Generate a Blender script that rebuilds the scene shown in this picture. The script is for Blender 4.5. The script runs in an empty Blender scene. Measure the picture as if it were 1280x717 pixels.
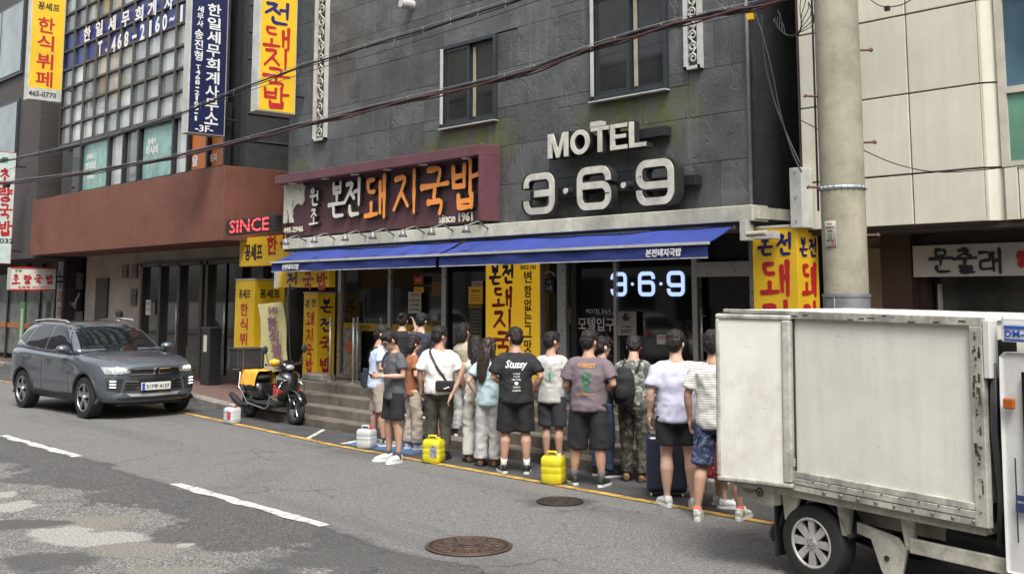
import bpy, bmesh, math, random
from math import sin, cos, pi, radians as R
from mathutils import Vector as V, Matrix, noise
from mathutils.bvhtree import BVHTree
random.seed(7)
SC = bpy.context.scene
COL = SC.collection
# ---------------------------------------------------------------- camera
CAM_H = 2.15; YAW = R(42.2); PITCH = R(7.0); F = 1375.0; HOR = 371.0
DV = V((-cos(YAW), sin(YAW), 0)); RV = V((sin(YAW), cos(YAW), 0)); ZV = V((0, 0, 1))
FW = DV*cos(PITCH) + ZV*sin(PITCH); UP = ZV*cos(PITCH) - DV*sin(PITCH)
PYC = HOR - F*math.tan(PITCH)
cam = bpy.data.cameras.new('camera'); cam.sensor_width = 36; cam.lens = 36*F/1280
cam.shift_y = -(358.5-PYC)/1280; cam.clip_end = 2000; cam.clip_start = .05
camo = bpy.data.objects.new('camera', cam); COL.objects.link(camo)
m = Matrix((RV, UP, -FW)).transposed().to_4x4(); m.translation = V((0, 0, CAM_H)); camo.matrix_world = m
SC.camera = camo
def ray(px, py): return FW*F + RV*(px-640) + UP*(PYC-py)
def onY(px, py, Y):
    r = ray(px, py); t = Y/r.y; return V((r.x*t, Y, CAM_H+r.z*t))
def onZ(px, py, Z=0.):
    r = ray(px, py); t = (Z-CAM_H)/r.z; return V((r.x*t, r.y*t, Z))
def XY(px, Y): return onY(px, HOR, Y).x
# ---------------------------------------------------------------- light
SUN_EL, SUN_AZ = R(58), R(-35)      # azimuth of the sun measured from +X
w = bpy.data.worlds.new("World"); SC.world = w; w.use_nodes = True
nt = w.node_tree; bg = nt.nodes['Background']
sky = nt.nodes.new('ShaderNodeTexSky'); sky.sky_type = 'NISHITA'; sky.sun_disc = False
sky.sun_elevation = SUN_EL; sky.sun_rotation = R(90)-SUN_AZ; sky.air_density = 1.0; sky.dust_density = 4; sky.ozone_density = 1
hs = nt.nodes.new('ShaderNodeHueSaturation'); hs.inputs['Saturation'].default_value = .22
nt.links.new(sky.outputs[0], hs.inputs['Color']); nt.links.new(hs.outputs[0], bg.inputs[0]); bg.inputs[1].default_value = .15
sl = bpy.data.lights.new('sun', 'SUN'); sl.energy = 1.7; sl.angle = R(18); sl.color = (1, .965, .91)
so = bpy.data.objects.new('sun', sl); COL.objects.link(so)
sd = V((cos(SUN_EL)*cos(SUN_AZ), cos(SUN_EL)*sin(SUN_AZ), sin(SUN_EL)))
so.rotation_euler = sd.to_track_quat('Z', 'Y').to_euler()
SC.view_settings.view_transform = 'Standard'; SC.view_settings.look = 'None'; SC.view_settings.exposure = 1.05; SC.view_settings.gamma = 1
SC.cycles.max_bounces = 6; SC.cycles.caustics_reflective = False; SC.cycles.caustics_refractive = False
# ---------------------------------------------------------------- materials
MATS = {}
def mat(name, col=(.5, .5, .5), rough=.6, metal=0, var=.15, scale=6, bump=.0, bscale=40, spec=.5, emit=None, es=1, objvar=0, coat=0, streak=0, alpha=1, dirt=0, trans=0):
    if name in MATS: return MATS[name]
    M = bpy.data.materials.new(name); M.use_nodes = True; t = M.node_tree; N = t.nodes; L = t.links; b = N['Principled BSDF']
    b.inputs['Roughness'].default_value = rough; b.inputs['Metallic'].default_value = metal
    b.inputs['Specular IOR Level'].default_value = spec; b.inputs['Coat Weight'].default_value = coat; b.inputs['Coat Roughness'].default_value = .04
    b.inputs['Transmission Weight'].default_value = trans; b.inputs['Alpha'].default_value = alpha
    tc = N.new('ShaderNodeTexCoord'); geo = N.new('ShaderNodeNewGeometry')
    pos = tc.outputs['Object'] if not objvar else geo.outputs['Position']
    def noi(sc, det=5, src=None, rg=.6):
        n = N.new('ShaderNodeTexNoise'); n.inputs['Scale'].default_value = sc; n.inputs['Detail'].default_value = det; n.inputs['Roughness'].default_value = rg
        L.new(src or pos, n.inputs['Vector']); return n.outputs['Fac']
    def ramp(fac, lo, hi, a=.3, c=.7):
        m_ = N.new('ShaderNodeMapRange'); m_.inputs[1].default_value = a; m_.inputs[2].default_value = c; m_.inputs[3].default_value = lo; m_.inputs[4].default_value = hi
        L.new(fac, m_.inputs[0]); return m_.outputs[0]
    def mul(x, y):
        n = N.new('ShaderNodeMath'); n.operation = 'MULTIPLY'
        for i, q in enumerate((x, y)):
            if isinstance(q, (int, float)): n.inputs[i].default_value = q
            else: L.new(q, n.inputs[i])
        return n.outputs[0]
    f = ramp(noi(scale), 1-var, 1+var)
    if objvar:
        oi = N.new('ShaderNodeObjectInfo'); f = mul(f, ramp(oi.outputs['Random'], 1-objvar, 1+objvar, 0, 1))
    if streak:
        mp = N.new('ShaderNodeMapping'); mp.inputs['Scale'].default_value = (9, 9, .7); L.new(geo.outputs['Position'], mp.inputs[0])
        f = mul(f, ramp(noi(1.0, 6, mp.outputs[0], .7), 1-streak, 1+streak*.25, .35, .6))
    if dirt:
        f = mul(f, ramp(noi(scale*.35, 8, geo.outputs['Position'], .75), 1-dirt, 1, .38, .55))
    vm = N.new('ShaderNodeVectorMath'); vm.operation = 'SCALE'; vm.inputs[0].default_value = col[:3]; L.new(f, vm.inputs['Scale'])
    L.new(vm.outputs[0], b.inputs['Base Color'])
    if rough > .08:
        L.new(ramp(noi(scale*2.3), max(rough-.08, .02), min(rough+.08, 1)), b.inputs['Roughness'])
    if bump:
        bp = N.new('ShaderNodeBump'); bp.inputs['Strength'].default_value = 1; bp.inputs['Distance'].default_value = bump
        L.new(noi(bscale, 8), bp.inputs['Height']); L.new(bp.outputs[0], b.inputs['Normal'])
    if emit: b.inputs['Emission Color'].default_value = (*emit, 1); b.inputs['Emission Strength'].default_value = es
    MATS[name] = M; return M
def nodes(M): t = M.node_tree; return t.nodes, t.links, t.nodes['Principled BSDF']
# ---------------------------------------------------------------- building geometry
class MB:
    def __init__(s): s.v = []; s.f = []; s.m = []
    def add(s, vs, fs, mi=0):
        o = len(s.v); s.v += [V(v) for v in vs]; s.f += [[i+o for i in f] for f in fs]; s.m += [mi]*len(fs); return s
    def box(s, c, d, mi=0, rz=0, rot=None):
        q = [V((x*d[0]/2, y*d[1]/2, z*d[2]/2)) for x in (-1, 1) for y in (-1, 1) for z in (-1, 1)]
        M = rot if rot is not None else Matrix.Rotation(rz, 3, 'Z'); c = V(c)
        return s.add([M@a+c for a in q], [(0, 1, 3, 2), (4, 6, 7, 5), (0, 4, 5, 1), (2, 3, 7, 6), (0, 2, 6, 4), (1, 5, 7, 3)], mi)
    def bb(s, a, b, mi=0):
        a = V(a); b = V(b); return s.box((a+b)/2, [abs(b[i]-a[i]) for i in range(3)], mi)
    def tube(s, pts, rad, n=8, mi=0, cap=True, sq=(1, 1), ref=None):
        pts = [V(p) for p in pts]; k = len(pts)
        if isinstance(rad, (int, float)): rad = [rad]*k
        o = len(s.v); prev = None
        for i, p in enumerate(pts):
            t = (pts[min(i+1, k-1)]-pts[max(i-1, 0)]).normalized()
            if prev is None:
                a = V(ref) if ref else (V((0, 0, 1)) if abs(t.z) < .9 else V((1, 0, 0)))
            else: a = prev
            a = (a-t*a.dot(t)).normalized(); prev = a; b = t.cross(a)
            r = rad[i]; ra, rb = (r if isinstance(r, tuple) else (r*sq[0], r*sq[1]))
            for j in range(n):
                g = 2*pi*j/n; s.v.append(p+a*cos(g)*ra+b*sin(g)*rb)
        for i in range(k-1):
            for j in range(n):
                j2 = (j+1) % n; s.f.append([o+i*n+j, o+(i+1)*n+j, o+(i+1)*n+j2, o+i*n+j2]); s.m.append(mi)
        if cap:
            s.f.append([o+j for j in range(n)]); s.f.append([o+(k-1)*n+j for j in range(n-1, -1, -1)]); s.m += [mi, mi]
        return s
    def loft(s, rings, mi=0, cap=True, closed=True):
        n = len(rings[0]); o = len(s.v)
        for r in rings: s.v += [V(p) for p in r]
        for i in range(len(rings)-1):
            for j in range(n if closed else n-1):
                j2 = (j+1) % n; s.f.append([o+i*n+j, o+i*n+j2, o+(i+1)*n+j2, o+(i+1)*n+j]); s.m.append(mi)
        if cap:
            s.f.append([o+j for j in range(n-1, -1, -1)]); s.f.append([o+(len(rings)-1)*n+j for j in range(n)]); s.m += [mi, mi]
        return s
    def prism(s, poly, dep, org, ux, uy, uz, mi=0, taper=1):
        org, ux, uy, uz = V(org), V(ux), V(uy), V(uz); n = len(poly)
        a = [org+ux*x+uy*y for x, y in poly]; b = [p+uz*dep for p in a]
        return s.add(a+b, [list(range(n-1, -1, -1)), list(range(n, 2*n))]+[[i, (i+1) % n, n+(i+1) % n, n+i] for i in range(n)], mi)
    def ball(s, c, r, nu=12, nv=8, mi=0, rot=None):
        if isinstance(r, (int, float)): r = (r, r, r)
        c = V(c); o = len(s.v); M = rot or Matrix.Identity(3)
        vs = [V((0, 0, -r[2]))]+[V((r[0]*cos(2*pi*j/nu)*cos(a), r[1]*sin(2*pi*j/nu)*cos(a), r[2]*sin(a))) for a in [pi*(i/nv-.5) for i in range(1, nv)] for j in range(nu)]+[V((0, 0, r[2]))]
        fs = [[0, 1+(j+1) % nu, 1+j] for j in range(nu)]
        for i in range(nv-2):
            for j in range(nu): a = 1+i*nu; fs.append([a+j, a+(j+1) % nu, a+nu+(j+1) % nu, a+nu+j])
        a = 1+(nv-2)*nu; fs += [[a+j, a+(j+1) % nu, len(vs)-1] for j in range(nu)]
        return s.add([M@v+c for v in vs], fs, mi)
    def torus(s, c, Rr, r, ax=(0, 1, 0), n=32, k=10, mi=0, sq=1):
        c = V(c); ax = V(ax).normalized(); a = ax.orthogonal().normalized(); b = ax.cross(a); vs = []; fs = []
        for i in range(n):
            d = a*cos(2*pi*i/n)+b*sin(2*pi*i/n)
            for j in range(k): g = 2*pi*j/k; vs.append(c+d*(Rr+r*cos(g))+ax*r*sq*sin(g))
        for i in range(n):
            for j in range(k): fs.append([i*k+j, ((i+1) % n)*k+j, ((i+1) % n)*k+(j+1) % k, i*k+(j+1) % k])
        return s.add(vs, fs, mi)
    def xf(s, M): s.v = [M@v for v in s.v]; return s
    def mesh(s, name, mats, smooth=False):
        me = bpy.data.meshes.new(name); me.from_pydata([tuple(v) for v in s.v], [], s.f)
        mats = mats if isinstance(mats, (list, tuple)) else [mats]
        for q in mats: me.materials.append(q)
        if len(mats) > 1: me.polygons.foreach_set('material_index', s.m)
        bm = bmesh.new(); bm.from_mesh(me); bmesh.ops.recalc_face_normals(bm, faces=bm.faces[:]); bm.to_mesh(me); bm.free()
        if smooth: me.shade_smooth()
        me.update(); return me
def wloc(o):
    p = V((0, 0, 0))
    while o: p += o.location; o = o.parent
    return p
def build(b, name, mats, parent=None, smooth=False, bevel=0, auto=None, W=False, seg=2, **kw):
    """links the collected shapes as one mesh object; W: vertices are world coordinates"""
    if W and parent:
        d = wloc(parent); b.v = [v-d for v in b.v]
    me = b.mesh(name, mats, smooth or auto is not None)
    o = bpy.data.objects.new(name, me); COL.objects.link(o); o.parent = parent
    if auto is not None: me.set_sharp_from_angle(angle=R(auto))
    if bevel:
        q = o.modifiers.new('bevel', 'BEVEL'); q.width = bevel; q.segments = seg; q.limit_method = 'ANGLE'; q.angle_limit = R(40); q.harden_normals = False
    for k, v in kw.items(): o[k] = v
    return o
def tagg(o, label, cat, group=None):
    o['label'] = label; o['category'] = cat
    if group: o['group'] = group
    return o
def thing(name, label, cat, loc=(0, 0, 0), rz=0, group=None):
    o = bpy.data.objects.new(name, None); COL.objects.link(o); o.location = loc; o.rotation_euler = (0, 0, rz); o.empty_display_size = .2
    return tagg(o, label, cat, group)
def struct(b, name, mats, **k):
    o = build(b, name, mats, **k); o['kind'] = 'structure'; return o
def inst(o, loc=None, parent=None, rot=None, name=None):
    c = o.copy(); COL.objects.link(c)
    if name: c.name = name
    if parent: c.parent = parent
    if loc is not None: c.location = loc
    if rot is not None: c.rotation_euler = rot
    return c
def copy_tree(o, parent=None):
    c = o.copy(); COL.objects.link(c)
    if parent: c.parent = parent
    for ch in list(o.children): copy_tree(ch, c)
    return c
# ---------------------------------------------------------------- lettering
_tc = {}
def text_mesh(s, bold=0, shear=0, sp=1.0):
    k = (s, bold, shear, sp)
    if k in _tc: return _tc[k]
    c = bpy.data.curves.new('t', 'FONT'); c.body = s; c.offset = bold; c.resolution_u = 2; c.shear = shear; c.space_character = sp; c.align_x = 'CENTER'; c.extrude = .01
    o = bpy.data.objects.new('t', c)
    ts = bpy.data.scenes.get('tmp') or bpy.data.scenes.new('tmp'); ts.collection.objects.link(o); vl = ts.view_layers[0]; vl.update()
    me = bpy.data.meshes.new_from_object(o.evaluated_get(vl.depsgraph))
    vs = [v.co.copy() for v in me.vertices]; fs = [list(p.vertices) for p in me.polygons]
    bpy.data.objects.remove(o); bpy.data.curves.remove(c); bpy.data.meshes.remove(me)
    x0 = min(v.x for v in vs); x1 = max(v.x for v in vs); y0 = min(v.y for v in vs); y1 = max(v.y for v in vs)
    vs = [V(((v.x-x0)/(x1-x0), (v.y-y0)/(y1-y0), 1 if v.z > 0 else 0)) for v in vs]
    _tc[k] = (vs, fs, (x1-x0)/(y1-y0)); return _tc[k]
def put_text(b, s, c, ux, uy, w, h, dep=.004, mi=0, bold=.015, shear=0, sp=1.0, keep=False):
    """letters centred on c, w wide (None: natural), h high, standing dep proud of the plane spanned by ux, uy"""
    vs, fs, asp = text_mesh(s, bold, shear, sp); c, ux, uy = V(c), V(ux).normalized(), V(uy).normalized(); n = ux.cross(uy)
    if w is None: w = asp*h
    b.add([c+ux*(v.x-.5)*w+uy*(v.y-.5)*h+n*(v.z*dep) for v in vs], fs, mi); return b
JC = 'ㄱㄲㄴㄷㄸㄹㅁㅂㅃㅅㅆㅇㅈㅉㅊㅋㅌㅍㅎ'; JV = 'ㅏㅐㅑㅒㅓㅔㅕㅖㅗㅘㅙㅚㅛㅜㅝㅞㅟㅠㅡㅢㅣ'
JT = ['', 'ㄱ', 'ㄲ', 'ㄳ', 'ㄴ', 'ㄵ', 'ㄶ', 'ㄷ', 'ㄹ', 'ㄺ', 'ㄻ', 'ㄼ', 'ㄽ', 'ㄾ', 'ㄿ', 'ㅀ', 'ㅁ', 'ㅂ', 'ㅄ', 'ㅅ', 'ㅆ', 'ㅇ', 'ㅈ', 'ㅊ', 'ㅋ', 'ㅌ', 'ㅍ', 'ㅎ']
CIR = [(.5+.42*sin(a*pi/5), .5+.42*cos(a*pi/5)) for a in range(11)]
CONS = {'ㄱ': [[(.08, .85), (.9, .9), (.72, .0)]], 'ㄴ': [[(.15, .95), (.18, .14), (.98, .2)]], 'ㄷ': [[(.1, .86), (.92, .9)], [(.14, .84), (.12, .12), (1, .17)]],
 'ㄹ': [[(.1, .9), (.88, .93), (.85, .55)], [(.85, .53), (.14, .5), (.14, .08), (1, .12)]], 'ㅁ': [[(.15, .9), (.15, .08)], [(.15, .88), (.88, .9), (.85, .08), (.15, .08)]],
 'ㅂ': [[(.14, .98), (.17, .06)], [(.84, 1), (.83, .03)], [(.14, .5), (.84, .55)], [(.16, .08), (.84, .1)]], 'ㅅ': [[(.52, .98), (.4, .45), (.02, .02)], [(.45, .55), (.95, .05)]],
 'ㅇ': [CIR], 'ㅈ': [[(.08, .88), (.85, .94), (.5, .5), (.0, .0)], [(.5, .5), (.98, .08)]], 'ㅊ': [[(.38, 1.1), (.62, 1.0)], [(.08, .8), (.88, .84), (.5, .45), (.0, .0)], [(.5, .45), (.98, .05)]],
 'ㅋ': [[(.08, .85), (.9, .9), (.72, .0)], [(.1, .48), (.8, .52)]], 'ㅌ': [[(.1, .92), (.9, .95)], [(.12, .5), (.85, .54)], [(.14, .9), (.12, .06), (1, .12)]],
 'ㅍ': [[(.05, .9), (.95, .94)], [(.3, .9), (.33, .1)], [(.7, .9), (.67, .1)], [(.0, .06), (1, .1)]], 'ㅎ': [[(.4, 1.12), (.6, 1.02)], [(.05, .84), (.95, .88)], [(.5+.32*sin(a*pi/5), .36+.32*cos(a*pi/5)) for a in range(11)]]}
CONS['ㄲ'] = [[(x*.5, y) for x, y in CONS['ㄱ'][0]], [(x*.5+.5, y) for x, y in CONS['ㄱ'][0]]]
VV = {'ㅏ': [[(.3, 1), (.3, .0)], [(.32, .5), (1, .56)]], 'ㅐ': [[(.12, .85), (.15, .1)], [(.15, .5), (.8, .54)], [(.8, 1), (.8, .0)]], 'ㅑ': [[(.3, 1), (.3, 0)], [(.32, .68), (1, .7)], [(.32, .4), (1, .42)]],
 'ㅓ': [[(.0, .5), (.7, .55)], [(.72, 1), (.72, .0)]], 'ㅔ': [[(-.2, .5), (.32, .54)], [(.34, .9), (.34, .08)], [(.85, 1), (.85, .0)]], 'ㅕ': [[(0, .65), (.7, .68)], [(0, .38), (.7, .42)], [(.72, 1), (.72, 0)]], 'ㅣ': [[(.6, 1), (.6, .0)]]}
VH = {'ㅗ': [[(.5, 1), (.5, .2)], [(.0, .12), (1, .2)]], 'ㅜ': [[(.0, .8), (1, .9)], [(.52, .82), (.48, .0)]], 'ㅡ': [[(.0, .5), (1, .55)]], 'ㅛ': [[(.33, 1), (.33, .2)], [(.67, 1), (.67, .2)], [(0, .12), (1, .2)]]}
def strokes(ch):
    k = ord(ch)-0xAC00; c = JC[k//588]; v = JV[(k % 588)//28]; t = JT[k % 28]; out = []
    def put(st, x0, y0, x1, y1):
        for q in st: out.append([(x0+(x1-x0)*x, y0+(y1-y0)*y) for x, y in q])
    base = .36 if t else .02
    if v in VV:
        put(CONS[c], .02, base+.08, .6, .93); put(VV[v], .6, base-.06 if t else .0, 1.0, 1.0)
    elif v in VH:
        h = 1-base; put(CONS[c], .2, base+h*.5, .8, 1.0); put(VH[v], .0, base-.02, 1.0, base+h*.46)
    else:
        a, bq = {'ㅙ': ('ㅗ', 'ㅐ'), 'ㅘ': ('ㅗ', 'ㅏ'), 'ㅚ': ('ㅗ', 'ㅣ'), 'ㅝ': ('ㅜ', 'ㅓ'), 'ㅟ': ('ㅜ', 'ㅣ'), 'ㅞ': ('ㅜ', 'ㅔ'), 'ㅢ': ('ㅡ', 'ㅣ')}[v]; h = 1-base
        put(CONS[c], .08, base+h*.56, .46, .96); put(VH[a], .0, base, .6, base+h*.36)
        put(VV[bq], .7 if v != 'ㅝ' else .5, base-.05 if t else 0., 1.0, 1.0 if v != 'ㅝ' else .8)
    if t: put(CONS[t], .2, .0, .88, .3)
    return out
def brush(b, ch, c, ux, uy, w, h, sw=.13, dep=.02, mi=0, rough=.18, back=0):
    """one brush-written Hangul syllable; strokes swell and thin as a brush does"""
    c, ux, uy = V(c), V(ux).normalized(), V(uy).normalized(); n = ux.cross(uy); rnd = random.Random(ord(ch))
    for si, st in enumerate(strokes(ch)):
        P = [V((x, y)) for x, y in st]; pts = []
        for i in range(len(P)-1):
            k = max(2, int((P[i+1]-P[i]).length/.12))
            pts += [P[i].lerp(P[i+1], j/k) for j in range(k)]
        pts.append(P[-1])
        if len(st) < 6: 
            for _ in range(1): pts = [pts[0]]+[(pts[i-1]+pts[i]*2+pts[i+1])/4 for i in range(1, len(pts)-1)]+[pts[-1]]
        # into metres, so the width stays even
        Q = [V(((p.x-.5)*w, (p.y-.5)*h)) for p in pts]; m_ = len(Q); wid = sw*h
        t0 = (Q[1]-Q[0]).normalized(); t1 = (Q[-1]-Q[-2]).normalized()
        Q = [Q[0]-t0*wid*.35]+Q+[Q[-1]+t1*wid*.35]; m_ += 2
        Lf, Rt = [], []
        for i, q in enumerate(Q):
            t = (Q[min(i+1, m_-1)]-Q[max(i-1, 0)]).normalized(); nn = V((-t.y, t.x)); f = i/(m_-1)
            ww = wid*.5*(1.22-.5*f+.25*max(0, (f-.8)*4)*.6)*(1+rough*(rnd.random()-.5)*2)
            if i == 0: ww *= .45
            if i == m_-1: ww *= .35
            Lf.append(q+nn*ww); Rt.append(q-nn*ww*(1+rough*(rnd.random()-.5)))
        z = dep+si*.0006; vs = []
        for i in range(m_):
            for q in (Lf[i], Rt[i]): vs.append(c+ux*q.x+uy*q.y+n*z); vs.append(c+ux*q.x+uy*q.y-n*back)
        fs = []
        for i in range(m_-1):
            a = 4*i; fs += [[a, a+4, a+6, a+2], [a, a+1, a+5, a+4], [a+2, a+6, a+7, a+3]]
        fs += [[0, 2, 3, 1], [4*m_-4, 4*m_-3, 4*m_-1, 4*m_-2]]
        b.add(vs, fs, mi)
    return b
def smooth_mesh(b, voxel=.012, it=4, fac=.5, disp=None):
    """closed overlapping shapes -> one continuous smooth surface"""
    me = b.mesh('tmp', []); o = bpy.data.objects.new('t', me)
    q = o.modifiers.new('r', 'REMESH'); q.mode = 'VOXEL'; q.voxel_size = voxel
    if it: q = o.modifiers.new('s', 'SMOOTH'); q.factor = fac; q.iterations = it
    ts = bpy.data.scenes.get('tmp') or bpy.data.scenes.new('tmp'); ts.collection.objects.link(o); vl = ts.view_layers[0]; vl.update()
    out = bpy.data.meshes.new_from_object(o.evaluated_get(vl.depsgraph)); bpy.data.objects.remove(o); bpy.data.meshes.remove(me)
    if disp:
        out.update()
        co = [v.co.copy() for v in out.vertices]; no = [v.normal.copy() for v in out.vertices]
        for i, v in enumerate(out.vertices): v.co = co[i]+no[i]*disp(co[i])
    out.shade_smooth(); out.update(); return out
def link_mesh(me, name, mats, parent=None, **kw):
    me.name = name; me.materials.clear()
    for q in (mats if isinstance(mats, (list, tuple)) else [mats]): me.materials.append(q)
    o = bpy.data.objects.new(name, me); COL.objects.link(o); o.parent = parent
    for k, v in kw.items(): o[k] = v
    return o
# ================================================================ SETTING
# asphalt: old pale aggregate on the near lane, darker and finer resurfaced lane beyond the lane line
asph = mat('asphalt', (.1, .1, .097), .82, var=.0, bump=.012, bscale=70)
N, L, B = nodes(asph)
def nmix(a, b, f):
    n = N.new('ShaderNodeMix'); n.data_type = 'RGBA'
    for i, q in ((6, a), (7, b)):
        if isinstance(q, tuple): n.inputs[i].default_value = (*q, 1)
        else: L.new(q, n.inputs[i])
    if isinstance(f, float): n.inputs[0].default_value = f
    else: L.new(f, n.inputs[0])
    return n.outputs[2]
def nnoise(sc, det=6, vec=None, rg=.6, dist=0):
    n = N.new('ShaderNodeTexNoise'); n.inputs['Scale'].default_value = sc; n.inputs['Detail'].default_value = det; n.inputs['Roughness'].default_value = rg; n.inputs['Distortion'].default_value = dist
    if vec: L.new(vec, n.inputs['Vector'])
    return n.outputs['Fac']
def nrange(f, a, b, lo=0., hi=1.):
    n = N.new('ShaderNodeMapRange'); n.inputs[1].default_value = a; n.inputs[2].default_value = b; n.inputs[3].default_value = lo; n.inputs[4].default_value = hi; L.new(f, n.inputs[0]); return n.outputs[0]
def nmath(op, a, b=0.):
    n = N.new('ShaderNodeMath'); n.operation = op
    for i, q in enumerate((a, b)):
        if isinstance(q, (int, float)): n.inputs[i].default_value = q
        else: L.new(q, n.inputs[i])
    return n.outputs[0]
gp = N.new('ShaderNodeNewGeometry').outputs['Position']
sep = N.new('ShaderNodeSeparateXYZ'); L.new(gp, sep.inputs[0])
edge = nmath('ADD', sep.outputs[1], nrange(nnoise(1.1, 4, gp), 0., 1., -.35, .35))
farlane = nrange(edge, 5.83, 6.0)
bandn = nmath('ADD', nmath('ADD', edge, nrange(nnoise(.9, 6, gp, .7), .3, .7, -.75, .75)), nrange(sep.outputs[0], -9., -5., 0., -.9))
dband = nrange(bandn, 4.75, 4.85)
grit = nnoise(42, 4, gp, .8); grit2 = nnoise(260, 2, gp, .5)
vor = N.new('ShaderNodeTexVoronoi'); vor.inputs['Scale'].default_value = 55; L.new(gp, vor.inputs['Vector'])
peb = nrange(vor.outputs['Distance'], .05, .5, 1., 0.)
vc = N.new('ShaderNodeTexVoronoi'); vc.inputs['Scale'].default_value = 78; L.new(gp, vc.inputs['Vector']); sx = N.new('ShaderNodeSeparateXYZ'); L.new(vc.outputs['Color'], sx.inputs[0])
chip = nmath('POWER', sx.outputs[0], 2.2)
old = nmix((.045, .044, .042), (.47, .465, .43), nmath('MULTIPLY', chip, nrange(grit, .3, .62, .35, 1.)))
old = nmix(old, (.17, .165, .15), nrange(nnoise(1.6, 6, gp, .7), .35, .7, 0., .5))
old = nmix(old, (.06, .06, .058), nrange(nnoise(.55, 6, gp, .65, .6), .50, .63))
new = nmix((.06, .06, .058), (.25, .246, .233), nmath('ADD', nmath('MULTIPLY', nrange(grit, .40, .62), .55), nmath('MULTIPLY', chip, .6)))
new = nmix(new, (.055, .055, .055), nrange(nnoise(.35, 6, gp, .7, .5), .55, .75, 0., .7))
tmap = N.new('ShaderNodeMapping'); tmap.inputs['Scale'].default_value = (.08, 1.1, 1); L.new(gp, tmap.inputs[0])
old = nmix(old, nmix((.045, .044, .043), (.13, .128, .12), nmath('MULTIPLY', chip, nrange(grit, .3, .62, .5, 1.))), nmath('MULTIPLY', dband, .88))
cmb = nmix(old, new, farlane)
seam = nmath('SUBTRACT', 1., nrange(nmath('ABSOLUTE', nmath('SUBTRACT', edge, 5.86)), 0., .05))
cmb = nmix(cmb, (.045, .045, .045), nmath('MULTIPLY', seam, .7))
cmb = nmix(cmb, (.05, .05, .05), nrange(nnoise(1., 5, tmap.outputs[0], .6), .52, .72, 0., .45))
ck = N.new('ShaderNodeTexVoronoi'); ck.feature = 'DISTANCE_TO_EDGE'; ck.inputs['Scale'].default_value = .75
wv = N.new('ShaderNodeVectorMath'); wv.operation = 'ADD'; L.new(gp, wv.inputs[0])
nz = N.new('ShaderNodeTexNoise'); nz.inputs['Scale'].default_value = 3; nz.inputs['Detail'].default_value = 5; L.new(gp, nz.inputs['Vector']); 
sc_ = N.new('ShaderNodeVectorMath'); sc_.operation = 'SCALE'; sc_.inputs['Scale'].default_value = .5; L.new(nz.outputs['Color'], sc_.inputs[0]); L.new(sc_.outputs[0], wv.inputs[1]); L.new(wv.outputs[0], ck.inputs['Vector'])
crk = nmath('MULTIPLY', nrange(ck.outputs['Distance'], 0., .016, 1., 0.), nrange(nnoise(.6, 3, gp), .5, .6))
cmb = nmix(cmb, (.02, .02, .02), nmath('MULTIPLY', crk, .8))
def stain(cmb, cx, cy, rx, ry, rz, col, soft=.25, grain=.5):
    m_ = N.new('ShaderNodeMapping'); m_.vector_type = 'TEXTURE'; m_.inputs['Location'].default_value = (cx, cy, 0); m_.inputs['Rotation'].default_value = (0, 0, rz); m_.inputs['Scale'].default_value = (rx, ry, 1)
    L.new(wv2.outputs[0], m_.inputs[0]); ln_ = N.new('ShaderNodeVectorMath'); ln_.operation = 'LENGTH'; L.new(m_.outputs[0], ln_.inputs[0])
    f = nrange(ln_.outputs['Value'], 1-soft, 1+soft, 1., 0.); cc = nmix(tuple(v*(1-grain*.7) for v in col), tuple(min(v*(1+grain), .6) for v in col), nrange(grit, .42, .6)); return nmix(cmb, cc, f)
wv2 = N.new('ShaderNodeVectorMath'); wv2.operation = 'ADD'; sc2 = N.new('ShaderNodeVectorMath'); sc2.operation = 'SCALE'; sc2.inputs['Scale'].default_value = .5
nz2 = N.new('ShaderNodeTexNoise'); nz2.inputs['Scale'].default_value = 3; nz2.inputs['Detail'].default_value = 6; L.new(gp, nz2.inputs['Vector'])
sb2 = N.new('ShaderNodeVectorMath'); sb2.operation = 'SUBTRACT'; sb2.inputs[1].default_value = (.5, .5, .5); L.new(nz2.outputs['Color'], sb2.inputs[0]); L.new(sb2.outputs[0], sc2.inputs[0]); L.new(gp, wv2.inputs[0]); L.new(sc2.outputs[0], wv2.inputs[1])
PA, PB, PD = (.27, .268, .25), (.17, .158, .138), (.07, .069, .066)
for px, py, wx, wy, c_ in [(105, 654, 62, 9, PB), (118, 672, 68, 8, PA), (75, 664, 38, 6, PA), (175, 685, 62, 9, PB), (8, 633, 34, 6, PA), (0, 618, 16, 4, PA), (232, 681, 14, 4, PA), (205, 714, 50, 6, PB), (700, 627, 44, 6, PD), (60, 700, 60, 10, PD), (20, 655, 60, 6, PD), (430, 700, 90, 9, PD)]:
    q, e1, e2 = onZ(px, py), onZ(px+wx, py), onZ(px, py+wy); e3 = onZ(px, py-wy); u_ = e1-q
    cmb = stain(cmb, q.x, q.y, u_.length, (e3-e2).length/2, math.atan2(u_.y, u_.x), c_, .1 if c_ == PA else .16)
L.new(cmb, B.inputs['Base Color'])
b = MB(); xs = [-400, -60, -40, -30, -20, -10, 0, 10, 40, 300]
b.add([(x, y, 0) for x in xs for y in (-300, -3.2, 10.2, 300)], [(i*4+j, i*4+4+j, i*4+5+j, i*4+1+j) for i in range(len(xs)-1) for j in range(3)])
struct(b, 'road', asph)
def sheet(name, poly, z, m_, kind='structure', parent=None):
    b = MB(); b.add([(x, y, z) for x, y in poly], [list(range(len(poly)))]); o = build(b, name, m_, parent); o['kind'] = kind; return o
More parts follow.
